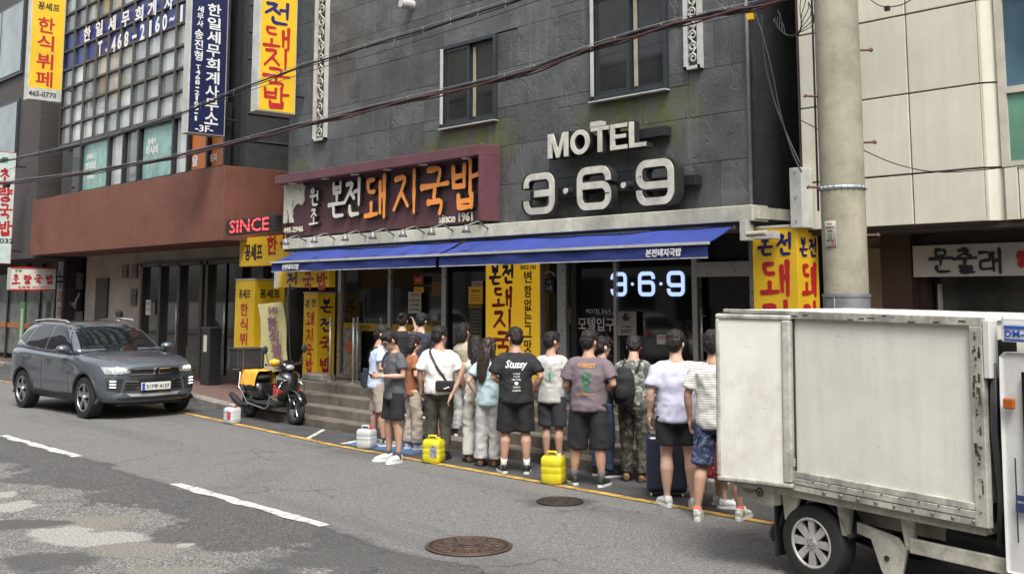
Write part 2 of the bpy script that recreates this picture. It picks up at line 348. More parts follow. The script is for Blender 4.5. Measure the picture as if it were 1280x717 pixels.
def blob(cx, cy, rx, ry, rz=0, n=28, amp=.18, seed=0):
    rr = random.Random(seed); ph = [rr.random()*6.28 for _ in range(5)]; out = []
    for i in range(n):
        a = 2*pi*i/n; k = 1+amp*sum(sin(a*(j+2)+ph[j])/(j+1.3) for j in range(5))
        x, y = rx*k*cos(a), ry*k*sin(a); out.append((cx+x*cos(rz)-y*sin(rz), cy+x*sin(rz)+y*cos(rz)))
    return out
gut = mat('gutter_asphalt', (.055, .055, .055), .8, var=.35, scale=1.5, bump=.004, bscale=90)
ky = lambda x: 10.12 if x > -18.7 else 10.12+min((-18.7-x)*.19, 1.5)      # line of the kerb
ly = lambda x: 9.13 if x > -14 else 9.13+min((-14-x)*.075, .5)             # line of the yellow paint
gx = [-60, -45, -34, -30, -26, -22, -20, -18.7, -16, -14, -8, 0, 30]
sheet('gutter', [(x, ly(x)+.1) for x in gx]+[(x, ky(x)) for x in reversed(gx)], .004, gut)
# kerb stones and pavement
conc = mat('concrete', (.25, .235, .205), .85, var=.3, scale=2.2, bump=.004, bscale=60, dirt=.55, objvar=.12)
stepm = mat('step_stone', (.145, .126, .1), .8, var=.3, scale=3, bump=.003, bscale=50, dirt=.6, streak=.08, objvar=.12)
pav = mat('red_paving', (.15, .085, .07), .85, var=.2, scale=5, bump=.003, bscale=60, dirt=.4)
N, L, B = nodes(pav); bt = N.new('ShaderNodeTexBrick'); bt.inputs['Scale'].default_value = 5; bt.inputs['Mortar Size'].default_value = .025
for i, c in enumerate(((.17, .08, .062), (.12, .07, .06), (.09, .085, .08))): bt.inputs[i+1].default_value = (*c, 1)
L.new(N.new('ShaderNodeNewGeometry').outputs['Position'], bt.inputs[0]); L.new(bt.outputs[0], B.inputs['Base Color'])
b = MB(); k = 6; gl = [x for x in gx if x <= -18.7]
b.loft([[(x, ky(x)+.18, -.2), (x, 40, -.2), (x, 40, .13), (x, ky(x)+.18, .13)] for x in gl]); struct(b, 'pavement', pav)
b = MB(); b.bb((-7.9, 10.3, -.2), (30, 14, .13)); struct(b, 'pavement', pav)
kr = thing('kerb', '', ''); del kr['label'], kr['category']; kr['kind'] = 'structure'
def kerbrun(x0, x1, step=1.0):
    x = x0
    while x < x1-.01:
        xe = min(x+step, x1); b = MB(); g = .006; h = .135+random.uniform(-.006, .004)
        b.loft([[(q, ky(q), -.15), (q, ky(q)+.19, -.15), (q, ky(q)+.19, h), (q, ky(q)+.03, h), (q, ky(q), h-.03)] for q in (x+g, xe-g)])
        o = build(b, 'kerb_stone', conc, kr); x = xe
kerbrun(-40, -18.7); kerbrun(-8, 8)
# stone entrance steps of the motel front, one slab after another
st = thing('entrance_steps', 'long worn stone steps with four risers running in front of the dark slate building', 'steps', (-13.4, 10.6, 0))
for i, (y0, y1, z1) in enumerate([(10.12, 10.5, .14), (10.44, 10.8, .29), (10.74, 11.14, .45), (11.08, 12.3, .61)]):
    x = -18.55
    ln = [2.0, 1.7, 1.9, 1.75][i]
    while x < -7.95:
        xe = min(x+ln, -7.9); bq = MB(); bq.bb((x+.004, y0, z1-.19), (xe-.004, y1, z1+random.uniform(-.004, .003))); build(bq, 'step_slab', stepm, st, W=True, bevel=.012); x = xe
b = MB(); b.bb((-18.5, 10.3, -.2), (-7.95, 12.25, .1)); b.bb((-18.5, 10.6, .0), (-7.95, 12.25, .25)); b.bb((-18.5, 10.9, .0), (-7.95, 12.25, .42)); build(b, 'step_core', conc, st, W=True)
# road paint: sheets 4 mm above the asphalt, edges worn
yel = mat('yellow_paint', (.5, .31, .07), .75, var=.3, scale=11, dirt=.7)
wht = mat('white_paint', (.58, .58, .54), .7, var=.3, scale=14, dirt=.65)
def ragged(pts_l, pts_r, amp=.008):
    return [(x+random.uniform(-amp, amp), y+random.uniform(-amp, amp)) for x, y in pts_l]+[(x+random.uniform(-amp, amp), y+random.uniform(-amp, amp)) for x, y in reversed(pts_r)]
yx = [-40+.5*i for i in range(84)]
sheet('yellow_line', ragged([(x, ly(x)-.06) for x in yx], [(x, ly(x)+.055) for x in yx]), .008, yel)
for x0, x1 in [(-18.4, -15.3), (-12.35, -9.15), (-6., -2.9), (0.2, 3.3), (-24.6, -21.5), (-31, -27.7)]:
    n = 22; sheet('lane_dash', ragged([(x0+(x1-x0)*i/n, 5.84+.02*sin(i)) for i in range(n+1)], [(x0+(x1-x0)*i/n, 5.985) for i in range(n+1)], .014), .006, wht)
sheet('parking_paint', [(-13.9, 9.3), (-12.4, 9.35), (-12.5, 10.0), (-14.2, 10.0)], .008, mat('blue_paint', (.07, .14, .28), .75, var=.3, scale=8, dirt=.4))
sheet('parking_line', [(-14.9, 9.25), (-14.8, 9.25), (-15.6, 10.05), (-15.7, 10.05)], .008, wht)
sheet('parking_line', [(-14.02, 9.28), (-13.9, 9.28), (-14.2, 10.05), (-14.32, 10.05)], .008, wht)
# manhole covers with raised scroll rings
iron = mat('rusty_iron', (.105, .07, .052), .65, metal=.6, var=.3, scale=20, bump=.002, bscale=80)
irond = mat('dark_iron', (.035, .028, .025), .7, metal=.4, var=.3, scale=20)
def manhole(p, r, label, iron=iron):
    t = thing('manhole_cover', label, 'manhole cover', (p.x, p.y, 0))
    b = MB(); b.tube([(0, 0, -.03), (0, 0, .009)], r, 48); build(b, 'plate', irond, t)
    b = MB()
    for q in (.98, .82, .3, .12): b.torus((0, 0, .010), r*q, .012 if q < .9 else .018, (0, 0, 1), 48, 6, sq=.5)
    for i in range(12):
        a = 2*pi*i/12; c = V((cos(a), sin(a), 0))*r*.67+V((0, 0, .010)); b.torus(c, r*.11, .01, (0, 0, 1), 16, 6, sq=.5)
        a += pi/12; c = V((cos(a), sin(a), 0))*r*.46+V((0, 0, .010)); b.torus(c, r*.09, .009, (0, 0, 1), 14, 6, sq=.5)
        b.tube([V((cos(a), sin(a), 0))*r*.56+V((0, 0, .012)), V((cos(a), sin(a), 0))*r*.8+V((0, 0, .012))], .009, 6)
    build(b, 'relief', iron, t, smooth=True)
manhole(onZ(586, 683), .37, 'round rusty manhole cover with scroll relief in the middle of the road')
manhole(onZ(700, 627), .24, 'small flat manhole cover close to the yellow line and yellow can', irond)
# ================================================================ MOTEL BUILDING
slate = mat('slate', (.075, .08, .082), .55, var=.3, scale=2.5, bump=.012, bscale=7, objvar=.22)
N, L, B = nodes(slate)
gp = N.new('ShaderNodeNewGeometry').outputs['Position']
mp = N.new('ShaderNodeMapping'); mp.inputs['Scale'].default_value = (1.6, 1.6, .9); mp.inputs['Rotation'].default_value = (0, .4, 0); L.new(gp, mp.inputs[0])
cr = nnoise(1.1, 7, mp.outputs[0], .55, .9)
ridge = nmath('ABSOLUTE', nmath('SUBTRACT', cr, .5))
bp = [n for n in N if n.type == 'BUMP'][0]
bp.inputs['Distance'].default_value = .02
L.new(nmath('ADD', nmath('MULTIPLY', nrange(ridge, 0., .015), .3), nmath('MULTIPLY', nnoise(5, 9, gp, .72), .9)), bp.inputs['Height'])
sz = N.new('ShaderNodeSeparateXYZ'); L.new(gp, sz.inputs[0])
basec = B.inputs['Base Color'].links[0].from_socket
darkc = nmix(basec, (.03, .032, .033), nmath('MULTIPLY', nrange(ridge, .0, .006, 1., 0.), nrange(nnoise(.9, 3, gp), .45, .6, 0., .8)))
def bandx(a, b_, z0, z1):   # moss that grows where water runs from the sills
    fx = nmath('MULTIPLY', nrange(sz.outputs[0], a-.5, a+.1), nrange(sz.outputs[0], b_-.1, b_+.5, 1., 0.))
    fz = nmath('MULTIPLY', nrange(sz.outputs[2], z0-.5, z0+.1), nrange(sz.outputs[2], z1, z1+.08, 1., 0.))
    return nmath('MULTIPLY', fx, fz)
msk = nmath('MAXIMUM', nmath('MAXIMUM', bandx(-14.7, -12.9, 4.45, 4.95), bandx(-10.9, -9.3, 4.4, 4.95)), bandx(-19.6, -19.0, 4.4, 4.8))
msk = nmath('MULTIPLY', msk, nrange(nnoise(3.5, 6, gp, .7), .36, .62))
darkc = nmix(darkc, (.085, .1, .02), msk)
mp2 = N.new('ShaderNodeMapping'); mp2.inputs['Scale'].default_value = (6, 6, .35); L.new(gp, mp2.inputs[0])
stn = nrange(nnoise(1.5, 6, mp2.outputs[0], .7), .55, .72, 0., .4)
darkc = nmix(darkc, (.2, .2, .19), stn)
L.new(darkc, B.inputs['Base Color'])
black = mat('black_metal', (.02, .021, .023), .4, var=.1)
grout = mat('pale_grout', (.3, .3, .29), .9, var=.2)
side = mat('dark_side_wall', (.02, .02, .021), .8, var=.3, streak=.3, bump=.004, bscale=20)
glassd = mat('dark_glass', (.012, .014, .015), .04, var=.2, scale=.8, spec=.55)
glassr = mat('interior_glass', (.03, .03, .028), .05, var=.5, scale=1.3, spec=.5)
glassw = mat('window_glass', (.02, .022, .022), .06, var=.4, scale=1.5, spec=.4)
chrome = mat('stainless', (.55, .55, .53), .32, metal=.6, var=.05, scale=3)
whitem = mat('white_frame', (.47, .47, .44), .5, var=.1, dirt=.2)
curtain = mat('curtain', (.3, .27, .2), .9, var=.2)
mo = thing('motel_building', 'dark grey slate-clad motel building with sliding windows above the blue awnings', 'building', (-13.4, 13, 0))
b = MB(); b.bb((-19.42, 11.56, 3.0), (-8.2, 22, 10.2)); build(b, 'upper_wall', grout, mo, W=True)
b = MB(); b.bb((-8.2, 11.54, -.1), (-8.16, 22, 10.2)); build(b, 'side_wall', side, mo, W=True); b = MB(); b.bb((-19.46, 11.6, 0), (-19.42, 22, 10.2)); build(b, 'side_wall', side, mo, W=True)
wins = [(-14.44, -13.03, 4.97, 6.36), (-10.93, -9.5, 4.97, 6.55)]
frm = mat('window_frame_metal', (.035, .042, .048), .4, metal=.3, var=.1)
cols = [-19.42]; 
while cols[-1] < -8.9: cols.append(cols[-1]+.93)
rows = [3.28+.62*i for i in range(12)]
def cut(r, h):
    x0, x1, z0, z1 = r; a0, a1, c0, c1 = h
    if x1 <= a0 or x0 >= a1 or z1 <= c0 or z0 >= c1: return [r]
    o = []
    if z0 < c0: o.append((x0, x1, z0, c0))
    if z1 > c1: o.append((x0, x1, c1, z1))
    zz0, zz1 = max(z0, c0), min(z1, c1)
    if x0 < a0: o.append((x0, a0, zz0, zz1))
    if x1 > a1: o.append((a1, x1, zz0, zz1))
    return o
for j in range(len(rows)-1):
    off = (0, .46, .23)[j % 3] if True else 0
    x = -19.42-off
    while x < -8.21:
        wv_ = .93*random.uniform(.82, 1.12)
        r = (max(x, -19.42), min(x+wv_, -8.2), rows[j], rows[j+1]); x += wv_
        if -8.2-r[1] < .25: r = (r[0], -8.2, r[2], r[3]); x = 0
        if r[1]-r[0] < .08: continue
        rs = [r]
        for h in wins: rs = [q for p in rs for q in cut(p, h)]
        for q in rs:
            if q[1]-q[0] < .03 or q[3]-q[2] < .03: continue
            d = random.uniform(0, .006); g = .0035; b = MB(); b.bb((q[0]+g, 11.5-d, q[2]+g), (q[1]-g, 11.555, q[3]-g)); build(b, 'slate_tile', slate, mo, W=True)
for x0, x1, z0, z1 in wins:
    b = MB(); t = .055; y0, y1 = 11.44, 11.6
    b.bb((x0-.01, y0, z0-.01), (x0+t, y1, z1)); b.bb((x1-t, y0, z0-.01), (x1+.01, y1, z1)); b.bb((x0+t, y0, z0-.01), (x1-t, y1, z0+t)); b.bb((x0+t, y0, z1-t), (x1-t, y1, z1+.01))
    wf = build(b, 'window', frm, mo, W=True, bevel=.006)
    xm = x0+(x1-x0)*.5
    for a, c, yy in ((x0+t, xm+.03, 11.47), (xm-.03, x1-t, 11.52)):
        b = MB(); s = .06; b.bb((a, yy, z0+t), (a+s, yy+.04, z1-t)); b.bb((c-s, yy, z0+t), (c, yy+.04, z1-t)); b.bb((a+s, yy, z0+t), (c-s, yy+.04, z0+t+s)); b.bb((a+s, yy, z1-t-s), (c-s, yy+.04, z1-t)); build(b, 'sash', frm, wf, W=True, bevel=.004)
        b = MB(); b.bb((a+s, yy+.015, z0+t+s), (c-s, yy+.022, z1-t-s)); build(b, 'pane', glassw, wf, W=True)
    b = MB(); b.bb((xm+.08, 11.512, z0+t+.06), (xm+.14, 11.53, z1-t-.06)); build(b, 'curtain_edge', curtain, wf, W=True)
    b = MB(); b.bb((x0+.05, 11.40, z0+.06), (x0+.085, 11.44, z1-.04)); build(b, 'white_guide_rail', whitem, wf, W=True)
    b = MB(); b.bb((x0+.0, 11.40, z0-.03), (x1+.02, 11.52, z0-.012)); build(b, 'sill', whitem, wf, W=True)
# steel ledge above the awnings, reflected sky put into its cream colour
ledg = mat('ledge_steel', (.62, .61, .5), .3, metal=.1, var=.25, scale=1.6, dirt=.35, streak=.1)
b = MB(); x = -19.0
b.bb((-19.0, 11.16, 3.07), (-7.95, 11.5, 3.27)); build(b, 'canopy_band', ledg, mo, W=True, bevel=.01)
b = MB(); b.bb((-19.0, 11.2, 3.03), (-7.97, 12.1, 3.068)); build(b, 'canopy_soffit', black, mo, W=True)
b = MB(); b.bb((-7.949, 11.2, 3.1), (-7.9, 12.1, 3.24)); build(b, 'canopy_end', ledg, mo, W=True)
# scrolled ornament strips
for px0, px1, zb in ((381, 396, onY(388, 178, 11.45).z), (862, 883, onY(870, 86, 11.45).z)):
    x0, x1 = XY(px0, 11.45)+(.18 if px0 < 400 else 0), XY(px1, 11.45)+(.18 if px0 < 400 else 0); b = MB()
    for q in ((x0, x0+.045), (x1-.045, x1)): b.bb((q[0], 11.42, zb), (q[1], 11.5, 9.6))
    b.bb((x0, 11.42, zb), (x1, 11.5, zb+.045)); sf = build(b, 'ornament_strip', whitem, mo, W=True)
    b = MB(); z = zb+.15; xc = (x0+x1)/2; rr = (x1-x0)*.26; k = 0
    while z < 9.4:
        s = 1 if k % 2 else -1; pts = [V((xc+s*rr*(1-.75*u/14)*cos(u*.62), 11.45, z+rr*(1-.75*u/14)*sin(u*.62))) for u in range(15)]
        b.tube(pts, [.014]*15, 5, sq=(1, 1)); b.tube([(xc+s*rr, 11.45, z), (xc-s*rr, 11.45, z+rr*2.1)], .013, 5); z += rr*2.2; k += 1
    build(b, 'scroll', whitem, sf, W=True, smooth=True)
b = MB(); p = onY(510, 6, 11.4); b.tube([(p.x, 11.56, p.z), (p.x, 11.3, p.z)], .09, 20); b.tube([(p.x, 11.31, p.z), (p.x, 11.24, p.z)], .075, 20); build(b, 'vent_pipe', whitem, mo, W=True, auto=40)
b = MB(); b.tube([(-8.17, 11.46, 3.3), (-8.17, 11.46, 9.5)], .025, 8); build(b, 'downpipe', mat('grey_pipe', (.3, .3, .3), .5, metal=.4), mo, W=True, smooth=True)
# ground floor front of glass and steel at Y = 12
yg = 12.0
def pane(x0, x1, z0, z1, m_=glassd, name='shopfront_pane', y=yg+.03): b = MB(); b.bb((x0, y, z0), (x1, y+.02, z1)); return build(b, name, m_, mo, W=True)
def bar(x0, x1, z0, z1, m_=black, name='shopfront_bar', y0=yg-.03, y1=yg+.08): b = MB(); b.bb((x0, y0, z0), (x1, y1, z1)); return build(b, name, m_, mo, W=True, bevel=.004)
b = MB(); b.bb((-19.4, 12.2, 0), (-8.2, 12.4, 3.05)); build(b, 'ground_wall', black, mo, W=True)
for x0, x1, mm in [(-18.15, -16.6, glassr), (-16.52, -15.02, glassr), (-12.66, -12.2, glassd), (-11.97, -11.87, glassd), (-11.75, -11.0, glassd), (-10.93, -9.55, glassd), (-14.85, -13.9, glassd)]: pane(x0, x1, .66, 2.98, mm)
pane(-9.3, -8.62, .66, 2.42, mat('black_door', (.012, .012, .012), .25, var=.1), 'side_door')
for x0, x1, mm in [(-16.6, -16.52, chrome), (-15.02, -14.9, chrome), (-14.9, -14.85, black), (-12.17, -11.98, chrome), (-11.86, -11.76, black), (-11.0, -10.94, chrome), (-9.55, -9.46, chrome), (-8.6, -8.5, chrome), (-18.25, -18.15, chrome)]: bar(x0, x1, .62, 3.02, mm)
bar(-9.46, -8.6, 2.42, 2.62, chrome); bar(-18.15, -8.6, .61, .68, chrome, y0=yg-.02)
b = MB(); b.tube([(-9.36, 11.93, 1.2), (-9.36, 11.93, 2.0)], .018, 10); b.tube([(-9.36, 11.93, 1.3), (-9.36, 12.03, 1.3)], .012); b.tube([(-9.36, 11.93, 1.9), (-9.36, 12.03, 1.9)], .012); build(b, 'door_handle', chrome, mo, W=True, smooth=True)
b = MB(); b.tube([(-9.25, 11.95, 1.45), (-9.05, 11.95, 1.45)], .025, 8); b.tube([(-9.25, 11.95, 1.45), (-9.25, 12.03, 1.45)], .02); build(b, 'lock_bolt', chrome, mo, W=True, smooth=True)
yb = mat('window_yellow', (.52, .38, .03), .4, var=.1)
for a, c in [(-18.1, -16.62), (-16.5, -15.04)]:
    b = MB(); b.bb((a, yg+.015, 1.52), (c, yg+.026, 1.66)); yo = build(b, 'yellow_glass_band', yb, mo, W=True)
    b = MB(); put_text(b, '본전돼지국밥', ((a+c)/2, yg+.014, 1.59), (1, 0, 0), (0, 0, 1), None, .06, .002); build(b, 'lettering', mat('brown_print', (.12, .07, .02), .6), yo, W=True)
# signs on glass
wp = mat('white_print', (.7, .7, .68), .5, var=.05); led = mat('led_blue', (.5, .65, .9), .4, emit=(.42, .55, .95), es=.62)
def decal(s, px, py, w, h, m_, Y=yg+.022, bold=.015, name='glass_lettering', par=mo):
    p = onY(px, py, Y); b = MB(); put_text(b, s, p, (1, 0, 0), (0, 0, 1), w, h, .004, bold=bold); return build(b, name, m_, par, W=True)
decal('모텔입구', 745, 405, .75, .2, wp); decal('MOTEL 3·6·9', 748, 389, .5, .07, wp, bold=.0)
def digits(b, cx, y, z0, z1, wd, st, dep, mi=0, y2=None):
    """3 . 6 . 9 built from rounded strokes"""
    h = z1-z0; gap = wd*1.72
    def arc(cx_, cz, r, a0, a1, n=7): return [(cx_+r*cos(R(a0+(a1-a0)*i/n)), cz+r*sin(R(a0+(a1-a0)*i/n))) for i in range(n+1)]
    r = wd*.2; L0, R0, B0, T0, Mz = -wd/2+st/2, wd/2-st/2, z0+st/2, z1-st/2, (z0+z1)/2
    three = [[(L0, T0-r-st*.3)]+arc(L0+r, T0-r, r, 180, 90)+arc(R0-r, T0-r, r, 90, 0)+[(R0, Mz)]+arc(R0-r, B0+r, r, 0, -90)+arc(L0+r, B0+r, r, -90, -180)+[(L0, B0+r+st*.3)], [(L0+wd*.28, Mz), (R0, Mz)]]
    six = [[(R0, T0-r-st*.3)]+arc(R0-r, T0-r, r, 0, 90)+arc(L0+r, T0-r, r, 90, 180)+arc(L0+r, B0+r, r, 180, 270)+arc(R0-r, B0+r, r, -90, 0)+[(R0, Mz-st*.6)], [(R0, Mz-st*.8)]+arc(R0-r, Mz+st*.4-r, r, 0, 90)+[(L0+st*.4, Mz+st*.4)]]
    nine = [[(-x, 2*Mz-z) for x, z in q] for q in six]
    for k, g in enumerate((three, six, nine)):
        ox = cx+(k-1)*gap
        for si, line in enumerate(g):
            P = [V((x+ox, z)) for x, z in line]; n = len(P); a, c = [], []
            for i in range(n):
                t = (P[min(i+1, n-1)]-P[max(i-1, 0)]).normalized(); nn = V((-t.y, t.x))*st/2; a.append(P[i]+nn); c.append(P[i]-nn)
            vs = []
            for i in range(n):
                yy = y-si*.002
                for q in (a[i], c[i]): vs += [(q.x, yy, q.y), (q.x, y+dep, q.y)]
            fs = [[0, 2, 3, 1], [4*n-4, 4*n-3, 4*n-1, 4*n-2]]
            for i in range(n-1): e = 4*i; fs += [[e, e+4, e+6, e+2], [e, e+1, e+5, e+4], [e+2, e+6, e+7, e+3], [e+1, e+3, e+7, e+5]]
            b.add(vs, fs, mi)
    for k in (-.5, .5): b.tube([(cx+k*gap, y, Mz), (cx+k*gap, y+dep, Mz)], st*.42, 16, mi)
b = MB(); digits(b, -10.4, 12.012, 2.16, 2.51, .31, .055, .01); build(b, 'led_numerals', led, mo, W=True)
# ================================================================ SIGNS OF THE MOTEL FRONT
mar = mat('maroon_panel', (.085, .035, .042), .5, var=.1, dirt=.25); marl = mat('maroon_canopy', (.13, .052, .064), .5, var=.1, dirt=.2)
orange = mat('orange_letter', (.85, .3, .06), .5, var=.08); cream = mat('cream_letter', (.62, .6, .52), .5, var=.1); sideblk = mat('letter_side', (.02, .018, .018), .6)
T = thing('shop_sign', 'long maroon restaurant signboard with white and orange brush letters under a small canopy', 'signboard', (-15.9, 11.4, 3.9))
b = MB(); b.bb((-19.05, 11.36, 3.33), (-13.03, 11.49, 4.4)); build(b, 'panel', mar, T, W=True, bevel=.01)
b = MB(); b.bb((-19.25, 11.1, 4.36), (-12.95, 11.5, 4.53)); b.bb((-13.03, 11.1, 3.33), (-12.95, 11.49, 4.36)); build(b, 'canopy', marl, T, W=True, bevel=.008)
for px in (362, 403, 441, 482, 527, 582):
    x = XY(px, 11.22); b = MB(); b.tube([(x, 11.22, 4.36), (x, 11.22, 4.345)], .08, 16); build(b, 'downlight', mat('lamp_white', (.75, .75, .72), .4), T, W=True)
Ls = [('본', 421, 250, .55, .66, cream), ('전', 441, 247, .5, .68, cream), ('돼', 469, 246, .62, .74, orange), ('지', 507, 240, .7, .72, orange), ('국', 543, 238, .72, .78, orange), ('밥', 580, 231, .7, .76, orange), ('원', 393, 246, .3, .34, cream), ('조', 392, 271, .3, .3, cream)]
for ch, px, py, w_, h_, mm in Ls:
    p = onY(px, py, 11.28); b = MB(); sw = .115 if h_ > .5 else .14
    brush(b, ch, p, (1, 0, 0), (0, 0, 1), w_, h_, sw, .0, 0)
    s = MB(); brush(s, ch, p+V((.0, .03, 0)), (1, 0, 0), (0, 0, 1), w_, h_, sw*1.12, .0, 0, back=.06); b.add(s.v, s.f, 1)
    build(b, 'letter', [mm, sideblk], T, W=True)
p = onY(570, 272, 11.345); b = MB(); put_text(b, 'since 1961', p, (1, 0, 0), (0, 0, 1), .86, .15, .02, bold=.015); build(b, 'since_lettering', cream, T, W=True)
p = onY(367, 287, 11.34); b = MB(); put_text(b, '441-2946', p, (1, 0, 0), (0, 0, 1), .72, .11, .02, bold=.02); build(b, 'phone_number', cream, T, W=True)
pig = [(0, .98), (.35, 1.0), (.75, .93), (.86, 1.0), (1.0, .86), (.93, .7), (.97, .5), (.85, .4), (.68, .46), (.55, .42), (.42, .3), (.4, .12), (.46, .0), (.28, .0), (.26, .15), (.2, .32), (.14, .3), (.16, .1), (.14, .0), (.0, .0)]
p0 = onY(354, 279, 11.33); b = MB(); b.prism([(x*.78, y*.8) for x, y in pig], .03, p0, (1, 0, 0), (0, 0, 1), (0, 1, 0)); build(b, 'pig_silhouette', cream, T, W=True)
b = MB(); b.ball(p0+V((.62, -.004, .62)), (.018, .01, .018), 8, 6); b.tube([p0+V((.68, -.003, .8)), p0+V((.76, -.003, .7)), p0+V((.8, -.003, .78))], .008, 5); b.tube([p0+V((.33, -.003, .3)), p0+V((.38, -.003, .42))], .008, 5); build(b, 'pig_outline', sideblk, T, W=True)
# lamps under the sign
for px in (372, 408, 447, 482, 520, 556, 600, 700):
    p = onY(px, 371, 11.0); x = p.x; 
    if px == 700: continue
    b = MB(); b.tube([(x, 11.16, 3.2), (x, 10.95, 3.3), (x, 10.72, 3.22)], .014, 6); b.tube([(x, 10.72, 3.24), (x, 10.72, 3.17), (x, 10.72, 3.12)], [.03, .05, .075], 12)
    lp = build(b, 'spot_lamp', mat('lamp_grey', (.2, .2, .19), .5, metal=.4), mo, W=True, smooth=True)
T = thing('motel_sign', 'pale three-dimensional channel letters and numerals fixed to a dark rail on the slate wall', 'sign', (-10.6, 11.3, 3.9))
mt = mat('motel_letter', (.56, .55, .48), .45, var=.12, dirt=.35)
lw = onY(689, 183, 11.2).x; rw = onY(810, 168, 11.2).x
LX = [(0, .48), (.63, .42), (1.0, .34), (1.38, .34), (1.72, .36)]
def letter(b, pl, x, z0, h, w_, y=11.2, dep=.02): 
    for poly in pl: b.prism([(u*w_, v*h) for u, v in poly], dep, (x, y, z0), (1, 0, 0), (0, 0, 1), (0, 1, 0))
P_M = [[(0, 0), (.2, 0), (.2, .68), (.42, .0), (.58, 0), (.8, .68), (.8, 0), (1, 0), (1, 1), (.74, 1), (.5, .3), (.26, 1), (0, 1)]]
P_T = [[(0, 1), (0, .84), (.38, .84), (.38, 0), (.62, 0), (.62, .84), (1, .84), (1, 1)]]
P_E = [[(0, 0), (1, 0), (1, .16), (.27, .16), (.27, .43), (.92, .43), (.92, .58), (.27, .58), (.27, .84), (1, .84), (1, 1), (0, 1)]]
P_L = [[(0, 0), (1, 0), (1, .16), (.27, .16), (.27, 1), (0, 1)]]
z0, hh = 4.17, .36
for k, pl in enumerate((P_M, None, P_T, P_E, P_L)):
    x = -11.57+[0, .47, .88, 1.25, 1.6][k]; w_ = [.42, .38, .34, .31, .3][k]; b = MB(); s = MB()
    if pl: letter(b, pl, x, z0, hh, w_); letter(s, pl, x-.012, z0-.012, hh+.024, w_+.024, 11.215, .12)
    else:
        for q, g, yy, dp in ((b, 0, 11.2, .02), (s, .012, 11.215, .12)):
            n = 28; e = [((w_/2+g)*cos(2*pi*i/n), (hh/2+g)*sin(2*pi*i/n)) for i in range(n)]; i_ = [((w_/2-.08-g)*cos(2*pi*i/n), (hh/2-.07-g)*sin(2*pi*i/n)) for i in range(n)]; c = (x+w_/2, z0+hh/2)
            vs = [(c[0]+u, y_, c[1]+v) for y_ in (yy, yy+dp) for L_ in (e, i_) for u, v in L_]
            q.add(vs, [[i, (i+1) % n, n+(i+1) % n, n+i] for i in range(n)]+[[2*n+i, 3*n+i, 3*n+(i+1) % n, 2*n+(i+1) % n] for i in range(n)]+[[i, 2*n+i, 2*n+(i+1) % n, (i+1) % n] for i in range(n)]+[[n+i, n+(i+1) % n, 3*n+(i+1) % n, 3*n+i] for i in range(n)])
    b.add(s.v, s.f, 1); build(b, 'letter', [mt, sideblk], T, W=True)
b = MB(); digits(b, -10.62, 11.17, 3.36, 3.97, .65, .1, .02); s = MB(); digits(s, -10.62, 11.185, 3.345, 3.985, .68, .13, .12); b.add(s.v, s.f, 1); build(b, 'numerals', [mt, sideblk], T, W=True)
b = MB(); b.bb((-11.7, 11.34, 4.3), (-9.45, 11.48, 4.44)); b.bb((-12.1, 11.34, 3.6), (-8.95, 11.48, 3.74)); build(b, 'rail', black, T, W=True, bevel=.01)
b = MB(); b.box((-10.64, 11.3, 4.58), (.2, .12, .08)); build(b, 'junction_box', whitem, T, W=True)
# awnings
blue = mat('blue_canvas', (.025, .048, .25), .75, var=.16, scale=2.5, bump=.004, bscale=14, dirt=.2)
def awning(x0, x1, label, tx):
    T = thing('awning', label, 'awning', ((x0+x1)/2, 11.3, 3.0)); b = MB(); n = 24; rows_ = []
    for j in range(7):
        u = j/6; y = 11.3+(10.69-11.3)*u; z = 3.06+(2.795-3.06)*u-.02*sin(pi*u)
        rows_.append([V((x0+(x1-x0)*i/n, y, z+.009*sin(i*1.1+j*.3)+.012*sin(i*.37))) for i in range(n+1)])
    vs = [p for r in rows_ for p in r]; vs += [p-V((0, 0, .012)) for p in vs]; m_ = n+1; o = 7*m_
    fs = [[j*m_+i, j*m_+i+1, (j+1)*m_+i+1, (j+1)*m_+i] for j in range(6) for i in range(n)]; fs += [[o+a for a in reversed(f)] for f in fs]
    b.add(vs, fs); build(b, 'canvas', blue, T, W=True, smooth=True)
    b = MB(); vv = []
    for k, (dz, dy) in enumerate(((0, 0), (.07, .008), (.15, .0))):
        vv += [V((x0+(x1-x0)*i/40, 10.685+dy*1.4*sin(i*.9)+.01*sin(i*.37), 2.785-dz*(1.05+.03*sin(i*.6)))) for i in range(41)]
    vv2 = [p+V((0, .008, 0)) for p in vv]; f1 = [[k*41+i, k*41+i+1, (k+1)*41+i+1, (k+1)*41+i] for k in range(2) for i in range(40)]
    b.add(vv+vv2, f1+[[a+123 for a in reversed(f)] for f in f1]); build(b, 'valance', mat('blue_valance', (.015, .03, .16), .8, var=.1), T, W=True, smooth=True)
    b = MB(); b.bb((x0-.02, 10.655, 2.78), (x1+.02, 10.705, 2.815)); b.bb((x0, 10.68, 2.615), (x1, 10.692, 2.628)); build(b, 'front_bar', whitem, T, W=True)
    for x in (x0+.3, x1-.3): b = MB(); b.tube([(x, 11.25, 2.93), (x-.4*(1 if x < (x0+x1)/2 else -1)*-1, 11.0, 2.8), (x, 10.74, 2.7)], .02, 8); build(b, 'folding_arm', whitem, T, W=True)
    b = MB(); b.tube([(x0, 11.28, 3.04), (x1, 11.28, 3.04)], .06, 12); build(b, 'roller', chrome, T, W=True, smooth=True)
    b = MB(); put_text(b, '본전돼지국밥', (tx, 10.66, 2.7), (1, 0, 0), (0, 0, 1), None, .1, .004, bold=.025, shear=.1); build(b, 'lettering', wp, T, W=True)
awning(-18.56, -13.56, 'left blue fabric awning below the maroon signboard', XY(362, 10.69)+.05)
